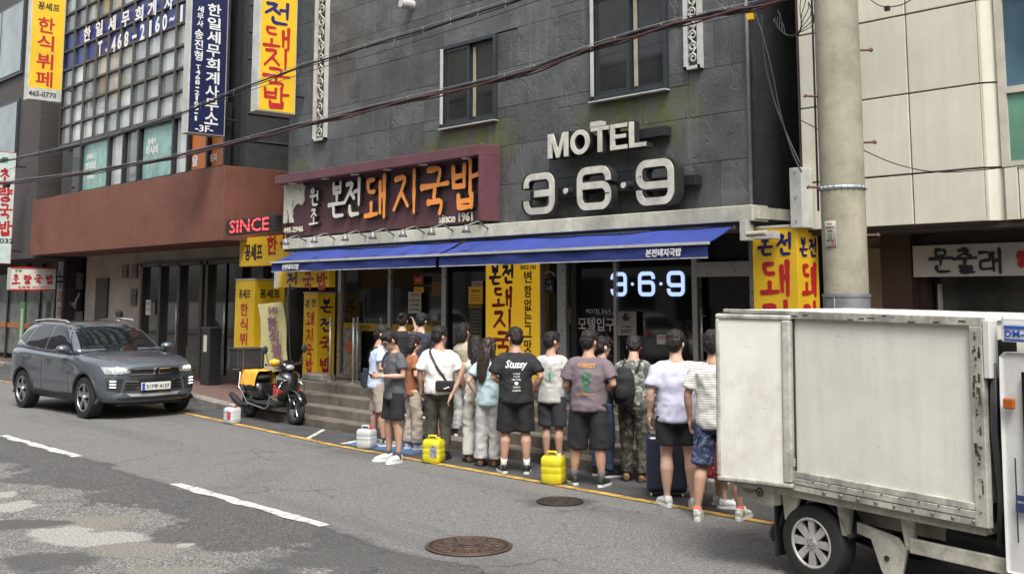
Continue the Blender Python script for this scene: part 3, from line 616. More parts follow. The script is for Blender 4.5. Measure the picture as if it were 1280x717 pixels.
awning(-13.47, -8.27, 'right blue fabric awning below the motel numerals', XY(832, 10.69))
b = MB(); b.bb((-7.93, 11.12, 2.84), (-7.62, 11.25, 2.93)); b.bb((-8.1, 11.1, 2.83), (-8.0, 11.26, 3.08)); b.tube([(-7.95, 11.05, 2.9), (-7.6, 10.95, 2.9)], .035, 8); build(b, 'awning_bracket', whitem, mo, W=True, bevel=.006)
# yellow panel sign on the front
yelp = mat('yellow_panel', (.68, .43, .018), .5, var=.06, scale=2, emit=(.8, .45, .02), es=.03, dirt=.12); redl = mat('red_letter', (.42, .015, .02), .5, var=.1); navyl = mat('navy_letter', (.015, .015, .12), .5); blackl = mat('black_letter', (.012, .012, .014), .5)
def vtext(parent, chars, px, pys, Y, w_, h_, m_, br=True, sw=.14, ux=(1, 0, 0), name='letter', bold=.02):
    for ch, py in zip(chars, pys):
        p = onY(px, py, Y) if not isinstance(px, V) else px+V((0, 0, py)); b = MB()
        if br: brush(b, ch, p, ux, (0, 0, 1), w_, h_, sw, .004)
        else: put_text(b, ch, p, ux, (0, 0, 1), w_, h_, .005, bold=bold)
        build(b, name, m_, parent, W=True)
T = thing('yellow_wall_sign', 'tall broad yellow panel beside the entrance with red brush letters and a black side column', 'sign', (-13.2, 11.98, .6))
b = MB(); b.bb((XY(607, 11.86), 11.86, .75), (XY(674, 11.86), 11.99, 2.9)); build(b, 'panel', mat('yellow_glow_panel', (.7, .45, .02), .5, var=.05, scale=2, emit=(.9, .5, .02), es=.2), T, W=True, bevel=.008)  # weak glow added to the panel to brighten it beneath the awning
b = MB(); b.bb((XY(674, 11.86)+.001, 11.87, .75), (XY(674, 11.86)+.02, 11.98, 2.9)); build(b, 'edge_trim', chrome, T, W=True)
for ch, px, py, w_, h_, mm in [('본', 619, 344, .26, .3, navyl), ('전', 635, 342, .26, .3, navyl), ('돼', 628, 371, .46, .31, redl), ('지', 629, 399, .46, .31, redl), ('국', 629, 427, .46, .31, redl), ('밥', 629, 456, .46, .31, redl)]:
    b = MB(); brush(b, ch, onY(px, py, 11.855), (1, 0, 0), (0, 0, 1), w_, h_, .18, .003, 0, .12); build(b, 'letter', mm, T, W=True)
vtext(T, '변함없는그맛', 660, [346, 364, 381, 397, 414, 432], 11.855, .17, .19, blackl, False)
b = MB(); put_text(b, 'SINCE 1961', onY(660, 334, 11.855), (1, 0, 0), (0, 0, 1), .36, .07, .004); build(b, 'lettering', blackl, T, W=True)
# small plates beside the door: label, centre pixel, size, colour, lines
def plate(name, label, px, py, w_, h_, Y, bg_, lines, cat='notice', ux=(1, 0, 0)):
    p = onY(px, py, Y); ux = V(ux); n = ux.cross(V((0, 0, 1))); T = thing(name, label, cat, tuple(p)); b = MB()
    a = p-ux*w_/2-V((0, 0, h_/2)); b.prism([(0, 0), (w_, 0), (w_, h_), (0, h_)], .018, a-n*.018, ux, (0, 0, 1), n); build(b, 'board', bg_, T, W=True)
    groups = {}
    for s, dx, dz, tw, th, mm in lines: put_text(groups.setdefault(mm.name, (MB(), mm))[0], s, p+ux*dx+V((0, 0, dz)), ux, (0, 0, 1), tw, th, .003, bold=.01)
    for bq, mm in groups.values(): build(bq, 'lettering', mm, T, W=True)
    return T
bkb = mat('black_board', (.02, .02, .02), .4); tan = mat('tan_print', (.35, .3, .2), .6); redp = mat('red_print', (.5, .03, .03), .5); paper = mat('paper', (.6, .58, .52), .8, var=.06)
plate('menu_plate', 'black plate with fine tan lines of text left of the yellow panel', 594, 403, .34, .62, 11.95, bkb, [('본전돼지국밥의 유래', 0, .25, .28, .04, tan)]+[('부산 돼지국밥의 맛을 지켜 온 집', 0, .18-.055*i, .28, .022, tan) for i in range(8)])
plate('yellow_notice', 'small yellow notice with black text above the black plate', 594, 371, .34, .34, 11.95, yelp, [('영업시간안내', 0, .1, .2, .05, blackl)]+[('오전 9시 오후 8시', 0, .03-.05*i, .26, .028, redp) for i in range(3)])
plate('small_badge', 'tiny pale badge above the small yellow notice', 596, 355, .26, .1, 11.95, paper, [('모범음식점', 0, 0, .2, .05, redp)])
plate('price_notice', 'white paper notice with red heading on the restaurant window post', 518, 378, .36, .38, 11.93, paper, [('영업안내', 0, .14, .22, .06, redp)]+[('오전 9시 30분', 0, .04-.08*i, .27, .045, blackl) for i in range(3)])
plate('red_notice', 'small red and yellow notice near the top of the restaurant window post', 523, 350, .26, .14, 11.93, redp, [('국밥전문', 0, .0, .18, .05, paper)])
plate('yellow_notice', 'small yellow strip under the red notice on the window post', 523, 362, .26, .09, 11.93, yelp, [('포장됩니다', 0, 0, .18, .04, blackl)])
plate('best_poster', 'grey BEST poster hanging in the motel window', 783, 404, .36, .34, 11.95, mat('grey_poster', (.36, .35, .33), .7), [('BEST', 0, -.11, .2, .055, blackl), ('우수숙박업소', 0, -.05, .18, .025, blackl)])
b = MB(); p = onY(783, 399, 11.94); b.prism([(0, .05), (.05, .0), (.12, .0), (.16, .06), (.1, .05), (.14, .12), (.08, .08), (.06, .14), (.04, .07)], .004, p+V((-.09, -.004, -.02)), (1, 0, 0), (0, 0, 1), (0, 1, 0)); build(b, 'emblem', blackl, [o for o in bpy.data.objects if o.name == 'best_poster'][0], W=True)
plate('address_plate', 'dark house number plate reading 3-8 beside the steel pillar', 686, 357, .2, .22, 11.97, mat('navy_plate', (.015, .02, .035), .4), [('3-8', 0, -.03, .12, .075, wp), ('부산로', 0, .06, .1, .025, wp)])
plate('entrance_sticker', 'small grey entrance sticker beside the dark motel door', 709, 394, .17, .24, 11.97, mat('grey_sticker', (.1, .1, .1), .5), [('입구', 0, .04, .12, .08, tan), ('→', 0, -.06, .1, .04, tan)])
plate('door_notice', 'small white notice low in the motel window', 828, 424, .2, .13, 11.96, paper, [('CCTV', 0, .02, .13, .04, redp)])
plate('window_sticker', 'faded orange restaurant sticker behind the dark glass door', 549, 361, .42, .24, 11.98, mat('faded_orange', (.16, .09, .02), .5), [('본전돼지국밥', 0, .03, .34, .08, redp)])
plate('yellow_sticker', 'brown strip of letters across the dark restaurant door', 548, 404, .5, .1, 11.98, mat('brown_strip', (.14, .1, .03), .5), [('돼지국밥', 0, 0, .3, .05, blackl)])
# emblem arch over the house number
b = MB(); p = onY(686, 345, 11.96); b.tube([p+V((.12*cos(pi*i/8), 0, .07*sin(pi*i/8))) for i in range(9)], .01, 5); build(b, 'arch', wp, bpy.data.objects['address_plate'], W=True)
# railings on the landing
for i, (px, yb_) in enumerate(((426, 460), (441, 470), (455, 462), (412, 470))):
    p = onY(px, 470, 11.35); T = thing('railing_post', ['slim steel post on the landing nearest the yellow box sign', 'steel post third from the yellow box sign', 'steel post behind the man in the pale blue shirt', 'steel post just left of the railing beside the yellow box'][i], 'post', (p.x, 11.35 if i % 2 else 11.7, .61), group='steel posts on the landing')
    b = MB(); b.tube([(0, 0, 0), (0, 0, 1.15)], .022, 10); b.ball((0, 0, 1.15), .024, 10, 6); build(b, 'rod', chrome, T, smooth=True); b = MB(); b.tube([(0, 0, 0), (0, 0, .015)], .05, 14); build(b, 'foot', chrome, T)
T = thing('stone_block', 'low grey stone block at the foot of the yellow box sign', 'block', (-18.0, 11.35, .61)); b = MB(); b.box((.1, 0, .06), (.7, .3, .12)); build(b, 'slab', conc, T, bevel=.02)
T = thing('picture_board', 'pale framed food picture standing behind the steel posts', 'board', (onY(440, 440, 11.85).x, 11.85, .62)); b = MB(); b.box((0, 0, .5), (.55, .04, .9)); build(b, 'board', mat('food_picture', (.2, .19, .15), .5, var=.8, scale=9), T); b = MB(); b.ball((-.05, -.03, .6), (.12, .02, .12), 12, 8); b.ball((.1, -.03, .35), (.1, .02, .09), 12, 8); build(b, 'dish', mat('dish', (.4, .1, .05), .5, var=.5, scale=12), T)
# box signs: yellow cabinets with lettering on front and on right side
def boxsign(name, label, x0, x1, y0, y1, z0, z1, front, sidel, fm=yelp, group=None):
    T = thing(name, label, 'sign', ((x0+x1)/2, (y0+y1)/2, z0), group=group); b = MB(); b.bb((x0, y0, z0), (x1, y1, z1)); build(b, 'cabinet', fm, T, W=True, bevel=.008)
    b = MB(); b.bb((x0-.01, y0-.01, z1), (x1+.01, y1+.01, z1+.03)); build(b, 'cap', whitem, T, W=True)
    for ch, u, z, w_, h_, mm, br in front:
        b = MB(); c = (x0+(x1-x0)*u, y0-.002, z); (brush(b, ch, c, (1, 0, 0), (0, 0, 1), w_, h_, .15, .003, 0, .12) if br else put_text(b, ch, c, (1, 0, 0), (0, 0, 1), w_, h_, .004, bold=.02)); build(b, 'letter', mm, T, W=True)
    for ch, u, z, w_, h_, mm, br in sidel:
        b = MB(); c = (x1+.002, y0+(y1-y0)*u, z); (brush(b, ch, c, (0, 1, 0), (0, 0, 1), w_, h_, .15, .003, 0, .12) if br else put_text(b, ch, c, (0, 1, 0), (0, 0, 1), w_, h_, .004, bold=.02)); build(b, 'letter', mm, T, W=True)
    return T
zz = [1.98, 1.66, 1.36, 1.06, .8]
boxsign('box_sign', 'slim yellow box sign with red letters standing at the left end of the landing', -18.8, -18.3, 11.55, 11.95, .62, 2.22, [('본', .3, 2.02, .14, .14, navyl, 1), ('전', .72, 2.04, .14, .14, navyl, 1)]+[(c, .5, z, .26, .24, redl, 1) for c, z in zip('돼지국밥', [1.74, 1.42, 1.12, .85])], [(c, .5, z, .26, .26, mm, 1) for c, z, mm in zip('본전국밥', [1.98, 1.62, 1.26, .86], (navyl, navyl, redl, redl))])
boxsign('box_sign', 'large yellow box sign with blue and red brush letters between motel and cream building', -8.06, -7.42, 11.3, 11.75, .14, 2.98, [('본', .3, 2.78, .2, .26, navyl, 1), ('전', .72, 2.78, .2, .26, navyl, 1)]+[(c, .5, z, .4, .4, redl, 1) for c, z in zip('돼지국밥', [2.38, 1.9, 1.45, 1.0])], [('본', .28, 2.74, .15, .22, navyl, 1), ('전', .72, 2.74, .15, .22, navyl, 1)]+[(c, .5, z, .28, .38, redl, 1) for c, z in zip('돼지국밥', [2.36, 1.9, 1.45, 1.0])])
T = thing('white_box_sign', 'blank white box sign high at the left edge of the cream building', 'sign', (-7.6, 11.3, 3.0)); b = MB(); b.bb((XY(991, 11.25), 11.25, 2.96), (XY(991, 11.25)+.17, 11.49, 3.68)); build(b, 'cabinet', whitem, T, W=True, bevel=.01)
for z in (3.05, 3.33, 3.62): b = MB(); b.box((XY(991, 11.25)+.085, 11.243, z), (.02, .014, .02)); build(b, 'clip', chrome, T, W=True)
# projecting signs: broad face looks along the street (+X)
def projsign(name, label, X, y0, y1, z0, z1, fm, items, th=.28, edge=whitem):
    T = thing(name, label, 'sign', (X, y1, z0)); b = MB(); b.bb((X-th, y0, z0), (X, y1, z1)); build(b, 'cabinet', edge, T, W=True, bevel=.008)
    b = MB(); b.bb((X-.01, y0+.025, z0+.025), (X+.006, y1-.025, z1-.025)); build(b, 'face', fm, T, W=True)
    for s, u, z, w_, h_, mm, br in items:
        b = MB(); c = (X+.008, y0+(y1-y0)*u, z); (brush(b, s, c, (0, 1, 0), (0, 0, 1), w_, h_, .15, .002, 0, .1) if br else put_text(b, s, c, (0, 1, 0), (0, 0, 1), w_, h_, .004, bold=.02)); build(b, 'letter', mm, T, W=True)
    for z in (z0+.4, z1-.4): b = MB(); b.tube([(X-th/2, y1-.02, z), (X-th/2, y1+.35, z)], .025, 6); build(b, 'bracket', black, T, W=True)
    return T
def sz_(X, px, py, dz=0): r = ray(px, py); t = X/r.x; return V((X, r.y*t, CAM_H+r.z*t))
def proj_items(X, y0, y1, lst):
    return [(s, (sz_(X, px, py).y-y0)/(y1-y0), sz_(X, px, py).z, w_, h_, mm, br) for s, px, py, w_, h_, mm, br in lst]
X = -18.75; y0, y1 = sz_(X, 323, 100).y, sz_(X, 370, 100).y; z0, z1 = sz_(X, 323, 138).z, 9.2
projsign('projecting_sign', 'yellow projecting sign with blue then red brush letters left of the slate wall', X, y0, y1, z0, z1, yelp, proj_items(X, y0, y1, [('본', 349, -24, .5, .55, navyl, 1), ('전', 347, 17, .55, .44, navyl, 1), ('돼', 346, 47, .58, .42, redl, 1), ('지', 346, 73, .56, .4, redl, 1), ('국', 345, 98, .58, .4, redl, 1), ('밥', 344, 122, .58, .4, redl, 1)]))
X = -21.9; y0, y1 = sz_(X, 236, 100).y, sz_(X, 283, 100).y; z0 = sz_(X, 236, 166).z
projsign('projecting_sign', 'navy blue projecting sign with white letters ending in 3F', X, y0, y1, z0, 9.6, mat('navy_panel', (.012, .016, .06), .45), proj_items(X, y0, y1, [(c, 268-i*.5, 13+i*16.9, .32, .27, wp, 0) for i, c in enumerate('한일세무회계사무소')]+[(c, 250.5-i*.25, y, .15, .14, wp, 0) for i, (c, y) in enumerate(zip('세무사', (12, 21, 30)))]+[(c, 248.5-i*.3, y, .2, .22, wp, 0) for i, (c, y) in enumerate(zip('송진형', (43, 56, 70)))]+[(c, 247.5-i*.3, 84+i*6.4, {'-': .08, '1': .05}.get(c, .11), .1 if c != '-' else .03, wp, 0) for i, c in enumerate('T468-2160-1')]+[('-3F-', 255, 161, .42, .15, wp, 0)]))
X = -31.2; y0, y1 = sz_(X, 37, 60).y, sz_(X, 80, 60).y; z0 = sz_(X, 34, 124).z
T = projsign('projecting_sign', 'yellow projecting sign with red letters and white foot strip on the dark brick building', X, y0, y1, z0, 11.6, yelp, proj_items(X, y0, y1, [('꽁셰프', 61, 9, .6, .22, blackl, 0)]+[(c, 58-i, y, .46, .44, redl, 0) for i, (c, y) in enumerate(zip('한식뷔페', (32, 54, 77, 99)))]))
b = MB(); z_ = sz_(X, 40, 109).z; b.bb((X+.004, y0+.02, z0+.02), (X+.012, y1-.02, z_)); b2 = build(b, 'foot_strip', whitem, T, W=True); b = MB(); put_text(b, '465-0770', sz_(X+.014, 53, 118), (0, 1, 0), (0, 0, 1), .75, .15, .003, bold=.02); build(b, 'phone_number', blackl, T, W=True)
# ================================================================ TAX OFFICE BUILDING
tx = thing('office_building', 'grey office building with a grid of small panes, a rust-brown fascia and cream ground floor', 'building', (-27, 13, 0))
fasc = mat('rust_fascia', (.175, .065, .042), .7, var=.12, scale=1.5, dirt=.25, streak=.05); creamw = mat('cream_wall', (.4, .35, .29), .85, var=.08, scale=2, dirt=.25, bump=.002)
mull = mat('mullion', (.07, .07, .065), .5, var=.1); pang = mat('office_glass', (.36, .38, .375), .1, var=.4, scale=.9, objvar=.6, metal=.15, spec=.6)
b = MB(); b.bb((-33.6, 11.3, 3.36), (-21.75, 13.6, 4.98)); build(b, 'fascia', fasc, tx, W=True, bevel=.01)
b = MB(); b.bb((-32.6, 11.75, 4.9), (-22.2, 24, 12)); b.bb((-34.5, 13.6, 3.0), (-21.9, 24, 5)); build(b, 'upper_wall', black, tx, W=True)
b = MB(); b.bb((-33.1, 12.8, 0), (-29.1, 24, 3.4)); b.bb((-29.1, 12.8, 3.0), (-21.9, 24, 3.4)); b.bb((-29.1, 13.2, 0), (-21.9, 24, 3.0)); build(b, 'ground_wall', creamw, tx, W=True)
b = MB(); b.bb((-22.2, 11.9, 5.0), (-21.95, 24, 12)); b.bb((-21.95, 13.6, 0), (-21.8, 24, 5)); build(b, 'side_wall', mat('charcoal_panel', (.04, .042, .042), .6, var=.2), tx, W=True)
for i in range(9): b = MB(); b.bb((-21.96, 11.9, 5.6+.62*i), (-21.93, 16, 5.64+.62*i)); build(b, 'panel_rib', mull, tx, W=True)
bluf = mat('blue_film', (.03, .045, .2), .35, var=.15)
x0, x1, zb, dz, nc, nr = -32.35, -22.4, 6.5, .555, 12, 9; dx = (x1-x0)/nc
for c in range(nc+1): b = MB(); b.bb((x0+c*dx-.028, 11.52, zb), (x0+c*dx+.028, 11.66, zb+nr*dz)); build(b, 'mullion', mull, tx, W=True)
for r in range(nr+1): b = MB(); b.bb((x0-.03, 11.535, zb+r*dz-.03), (x1+.03, 11.65, zb+r*dz+.03)); build(b, 'transom', mull, tx, W=True)
prot = {}
for r in range(nr):
    for c in range(nc):
        mm = bluf if r in (4, 5) and c < 12 else pang
        if mm.name not in prot:
            b = MB(); b.bb((-dx/2+.03, 0, -dz/2+.025), (dx/2-.03, .012, dz/2-.025)); o = build(b, 'pane', mm, tx); prot[mm.name] = o
        else: o = inst(prot[mm.name], name='pane')
        o.location = V((x0+(c+.5)*dx, 11.6, zb+(r+.5)*dz))-tx.location
# lettering across the panes
for s, px, py, h_ in [('한', 109, 43, .42), ('일', 124, 36, .42), ('세', 140, 30, .42), ('무', 157, 24, .42), ('회', 174, 18, .42), ('계', 190, 11, .42), ('사', 211, 3, .42)]:
    b = MB(); put_text(b, s, onY(px, py, 11.52), (1, 0, 0), (0, 0, 1), .5, h_, .004, bold=.03); build(b, 'film_letter', wp, tx, W=True)
for s, px, py in zip('T.468-2160~1', (125, 133, 142, 149.5, 158, 168, 178, 188, 197, 206, 215, 227), (61, 63, 56, 52, 49, 46, 40, 36, 31, 28, 24, 17)):
    b = MB(); put_text(b, s, onY(px, py, 11.52), (1, 0, 0), (0, 0, 1), .1 if s == '.' else (.27 if s != '1' else .13), {'.': .1, '-': .09, '~': .12}.get(s, .42), .004, bold=.03); build(b, 'film_letter', wp, tx, W=True)
teal = mat('teal_film', (.22, .38, .34), .3, var=.3, scale=3); orf = mat('orange_film', (.55, .17, .04), .4, var=.15)
for px0, px1, mm in [(82, 96, glassw), (96, 131, teal), (132, 150, pang), (151, 169, pang), (171, 213, teal), (214, 232, pang), (233, 257, orf), (258, 279, orf)]:
    a, c = XY(px0, 11.6), XY(px1, 11.6); b = MB(); b.bb((a+.03, 11.6, 5.05), (c-.03, 11.62, 6.4)); o = build(b, 'tall_pane', mm, tx, W=True); b = MB(); b.bb((c-.04, 11.5, 5.0), (c+.04, 11.65, 6.46)); build(b, 'mullion', black, tx, W=True)
b = MB(); b.bb((-32.4, 11.5, 4.98), (-22.3, 11.66, 5.06)); b.bb((-32.4, 11.5, 6.38), (-22.3, 11.66, 6.46)); build(b, 'transom', black, tx, W=True)
for px, py, s, h_, mm in [(113, 208, '하시비', .26, wp), (113, 196, '꽁셰프', .17, wp), (190, 188, '하시비', .26, wp), (190, 177, '꽁셰프', .17, wp), (190, 203, '한식뷔페', .12, wp), (113, 222, '한식뷔페', .12, wp), (267, 197, '포차', .2, wp), (244, 200, '술', .3, wp)]:
    b = MB(); put_text(b, s, onY(px, py, 11.59), (1, 0, 0), (0, 0, 1), None, h_, .004, bold=.03); build(b, 'film_letter', mm, tx, W=True)
# ground floor: dark door, square vents, glass doors with posts
brownm = mat('brown_post', (.06, .045, .038), .5, var=.1)
b = MB(); b.bb((-32.2, 12.74, .13), (-31.35, 12.81, 2.68)); build(b, 'service_door', mat('brown_door', (.05, .04, .032), .6, var=.15), tx, W=True, bevel=.006)
for px, py in ((156, 336), (168, 335), (156, 343), (168, 343), (167, 371)): p = onY(px, py, 12.76); b = MB(); b.box(p, (.34, .03, .2 if py < 360 else .45)); [b.box(p+V((0, -.02, -.07+.05*i)), (.3, .01, .012)) for i in range(4)]; build(b, 'wall_vent', mat('mauve_tile', (.2, .13, .13), .6) if py < 360 else mull, tx, W=True)
for px in (180, 203, 227, 255, 262, 305, 331): x = XY(px, 12.8); b = MB(); b.bb((x-.07, 12.7, .13), (x+.07, 12.95, 3.05)); build(b, 'door_post', brownm, tx, W=True, bevel=.005)
b = MB(); b.bb((-29.1, 12.7, 2.95), (-21.9, 12.95, 3.05)); b.bb((-29.1, 12.75, .1), (-21.9, 12.95, .3)); build(b, 'door_rail', brownm, tx, W=True)
pg = mat('door_glass', (.03, .032, .03), .03, var=.5, scale=1.2, spec=.6)
for a, c in ((180, 203), (203, 227), (227, 255), (262, 283), (283, 305), (305, 331), (331, 350)): x0, x1 = XY(a, 12.8)+.07, XY(c, 12.8)-.07; b = MB(); b.bb((x0, 12.82, .3), (x1, 12.84, 2.95)); build(b, 'glass_door', pg, tx, W=True)
for px in (223, 283): x = XY(px, 12.7); b = MB(); b.tube([(x, 12.66, .9), (x, 12.66, 2.0)], .02, 8); build(b, 'door_handle', chrome, tx, W=True, smooth=True)
plate('door_paper', 'white paper notice taped to the left glass door', 185, 384, .28, .4, 12.68, paper, [('안내', 0, .1, .15, .07, blackl), ('당기세요', 0, -.05, .2, .05, blackl)])
# brown brick building at the far left
bb = thing('brick_building', 'dark brown brick building with wide tinted windows at the left edge', 'building', (-36, 13, 0))
brk = mat('dark_brick', (.055, .048, .045), .8, var=.2, bump=.002)
N, L, B = nodes(brk); bt = N.new('ShaderNodeTexBrick'); bt.inputs['Scale'].default_value = 7; bt.inputs['Mortar Size'].default_value = .03
for i, c in enumerate(((.062, .05, .045), (.035, .03, .03), (.11, .1, .095))): bt.inputs[i+1].default_value = (*c, 1)
mpp = N.new('ShaderNodeMapping'); mpp.inputs['Rotation'].default_value = (R(90), 0, 0); L.new(N.new('ShaderNodeNewGeometry').outputs['Position'], mpp.inputs[0]); L.new(mpp.outputs[0], bt.inputs[0]); L.new(bt.outputs[0], B.inputs['Base Color'])
b = MB(); b.bb((-46, 11.5, 3.3), (-33.9, 22, 13)); b.bb((-46, 12.6, 0), (-34.2, 22, 3.3)); build(b, 'wall', brk, bb, W=True)
b = MB(); b.bb((-33.9, 12.2, 3.4), (-33.0, 14, 12)); build(b, 'pilaster', side, bb, W=True)
for z0_, z1_, xr in ((9.15, 11.6, -35.6), (6.25, 8.35, -35.7), (3.6, 5.2, -38)):
    b = MB(); b.bb((-42, 11.42, z0_), (xr, 11.56, z1_)); wf = build(b, 'window', frm, bb, W=True)
    for k in range(3): a = -42+.1+k*(xr+42-.1)/3; b = MB(); b.bb((a, 11.40, z0_+.1), (a+(xr+42-.1)/3-.1, 11.41, z1_-.1)); build(b, 'pane', mat('tinted_glass', (.2, .24, .24), .05, spec=.6, var=.3, scale=1), wf, W=True)
for a, c, mm in ((-46, -39, pg), (-38.9, -37.4, pg), (-37.3, -36.0, pg), (-35.9, -34.7, pg)): b = MB(); b.bb((a, 12.5, .3), (c, 12.53, 2.9)); build(b, 'shop_pane', mat('warm_glass', (.12, .13, .11), .06, var=.6, scale=1.4, spec=.6), bb, W=True); b = MB(); b.bb((c, 12.45, .1), (c+.1, 12.6, 3.2)); build(b, 'shop_post', black, bb, W=True)
b = MB(); b.bb((-46, 12.47, 1.15), (-34.7, 12.495, 1.3)); build(b, 'orange_band', orf, bb, W=True)
# small projecting sign, its vertical neighbour and the tall edge sign
X = -33.6; y0, y1 = sz_(X, 13, 350).y, sz_(X, 70, 350).y
T = projsign('soup_sign', 'white lightbox with four red brush letters over the left shop front', X, y0, y1, sz_(X, 13, 362).z, sz_(X, 13, 334).z, paper, [], th=.3)
for i, (c, px) in enumerate(zip('초량국밥', (20, 34, 48, 62))): b = MB(); brush(b, c, sz_(X+.01, px, 349), (0, 1, 0), (0, 0, 1), .22, .26, .16, .004); build(b, 'letter', redl, T, W=True)
b = MB(); put_text(b, '전문점 462-0032', sz_(X+.01, 42, 358.5), (0, 1, 0), (0, 0, 1), .9, .05, .003); build(b, 'lettering', redl, T, W=True)
b = MB(); put_text(b, '정통', sz_(X+.01, 23, 338), (0, 1, 0), (0, 0, 1), .2, .07, .003); build(b, 'badge', mat('green_print', (.1, .35, .08), .5), T, W=True)
b = MB(); b.bb((X+.0, y0, sz_(X, 13, 362).z-.02), (X+.02, y1, sz_(X, 13, 362).z+.02)); b.bb((X, y0, sz_(X, 13, 334).z-.02), (X+.02, y1, sz_(X, 13, 334).z+.02)); build(b, 'red_border', redl, T, W=True)
T = plate('vertical_sign', 'narrow grey vertical sign with black and red letters beside the left shop', 74, 368, .42, 2.0, 12.4, mat('grey_sign', (.32, .33, .33), .6), [], 'sign')
for c, py, mm in zip('초량돼지국밥', (346, 354, 370, 389, 405, 420), (blackl, blackl, redl, redl, redl, redl)): b = MB(); brush(b, c, onY(74, py, 12.37), (1, 0, 0), (0, 0, 1), .3, .3, .15, .003); build(b, 'letter', mm, T, W=True)
X = -34.2; y0, y1 = sz_(X, -8, 250).y, sz_(X, 18, 250).y
T = projsign('projecting_sign', 'white projecting sign with red letters cut off by the left picture edge', X, y0, y1, sz_(X, 10, 330).z, sz_(X, 10, 190).z, mat('mint_panel', (.5, .6, .56), .5), proj_items(X, y0, y1, [('초', 6, 221, .4, .42, redl, 1), ('량', 6, 243, .4, .42, redl, 1), ('국', 6, 264, .4, .42, redl, 1), ('밥', 6, 285, .4, .42, redl, 1), ('032', 8, 301, .4, .14, blackl, 0)]), edge=mat('red_edge', (.35, .05, .05), .5))
b = MB(); put_text(b, '맛', sz_(X+.008, 7, 200), (0, 1, 0), (0, 0, 1), .2, .2, .003); build(b, 'badge', mat('green_print'), T, W=True)
T = thing('green_banner', 'narrow green standing banner in front of the left shop', 'banner', (onY(27, 410, 12.1).x, 12.1, .13)); b = MB(); b.box((0, 0, 1.0), (.42, .02, 1.75)); build(b, 'cloth', mat('green_cloth', (.1, .3, .08), .7), T); b = MB(); b.box((0, 0, .06), (.5, .3, .1)); build(b, 'base', black, T); b = MB(); b.box((0, -.013, 1.2), (.2, .004, .9)); build(b, 'white_strip', paper, T)
# gap between the shops: wiring, boxes and a curved white duct
T = thing('utility_cluster', 'meters, grey cables and a curved white duct in the dark gap beside the cream wall', 'meter boxes', (-33.4, 12.9, 0))
b = MB(); b.bb((-34.2, 13.1, 0), (-33.1, 13.4, 3.4)); build(b, 'backing_wall', black, T, W=True)
for px, py, w_, h_ in ((88, 352, .36, .5), (99, 351, .25, .5), (87, 368, .3, .4), (86, 396, .5, .3), (98, 396, .3, .35)): b = MB(); p = onY(px, py, 12.95); b.box(p, (w_, .15, h_)); build(b, 'meter_box', mat('grey_box', (.2, .19, .17), .6, var=.2), T, W=True, bevel=.01)
b = MB(); b.tube([onY(82, 322, 12.7), onY(82, 331, 12.7), onY(79, 336, 12.7), onY(74, 337, 12.7)], .07, 10); build(b, 'duct', whitem, T, W=True, smooth=True)
for k in range(4): b = MB(); b.tube([onY(84+k*3, 370+k*4, 12.8), onY(88+k*2, 380+k*2, 12.7), onY(95, 377-k, 12.75), onY(99, 366+k, 12.8)], .02, 6); build(b, 'cable', mat('grey_cable', (.3, .3, .28), .6), T, W=True, smooth=True)
# ---- signs in the gap between office and motel
T = thing('led_sign', 'black dot-matrix LED sign with glowing red letters at the fascia corner', 'sign', (-21.4, 11.0, 3.6)); y_ = 11.2
p0, p1 = onY(282, 295, y_), onY(345, 268, y_); b = MB(); b.bb((p0.x, y_, p0.z+.02), (p1.x-.1, y_+.2, p1.z)); build(b, 'case', black, T, W=True, bevel=.01)
b = MB(); put_text(b, 'SINCE', ((p0.x+p1.x)/2-.05, y_-.003, (p0.z+p1.z)/2+.01), (1, 0, 0), (0, 0, 1), p1.x-p0.x-.45, .26, .003, bold=.0); build(b, 'glowing_letters', mat('led_red', (.8, .05, .06), .4, emit=(1, .05, .06), es=1.3), T, W=True)
b = MB(); [b.bb((p0.x, y_-.012, (p0.z+p1.z)/2+q), (p1.x-.1, y_-.007, (p0.z+p1.z)/2+q+.022)) for q in (-.04, .05)]; build(b, 'dark_scan_row', black, T, W=True)
T = thing('buffet_board', 'wide yellow board with black and red buffet letters under the LED sign', 'sign', (-20.8, 11.5, 3)); y_ = 11.9
p0, p1 = onY(299, 333, y_), onY(372, 292, y_); b = MB(); b.bb((p0.x, y_, p0.z), (p1.x, y_+.15, p1.z)); build(b, 'board', yelp, T, W=True)
for s, px, py, w_, h_, mm in [('꽁셰프', 317, 315, .75, .36, blackl), ('한', 340, 306, .42, .4, redl), ('식', 356, 304, .42, .4, redl)]: b = MB(); put_text(b, s, onY(px, py, y_-.003), (1, 0, 0), (0, 0, 1), w_, h_, .004, bold=.03); build(b, 'letter', mm, T, W=True)
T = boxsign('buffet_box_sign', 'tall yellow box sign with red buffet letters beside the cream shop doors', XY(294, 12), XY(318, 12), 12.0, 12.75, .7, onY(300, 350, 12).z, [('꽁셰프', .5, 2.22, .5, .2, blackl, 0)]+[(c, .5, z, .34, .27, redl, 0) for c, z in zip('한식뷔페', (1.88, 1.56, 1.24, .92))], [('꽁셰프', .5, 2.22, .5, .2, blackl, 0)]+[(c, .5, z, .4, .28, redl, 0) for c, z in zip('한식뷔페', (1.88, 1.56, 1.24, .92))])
b = MB(); b.bb((XY(294, 12)+.1, 12.1, .13), (XY(318, 12)-.1, 12.65, .7)); build(b, 'pedestal', black, T, W=True)
T = thing('under_awning_sign', 'horizontal yellow sign half hidden below the left end of the awning', 'sign', (-18.4, 11.2, 2.6)); y_ = 11.0
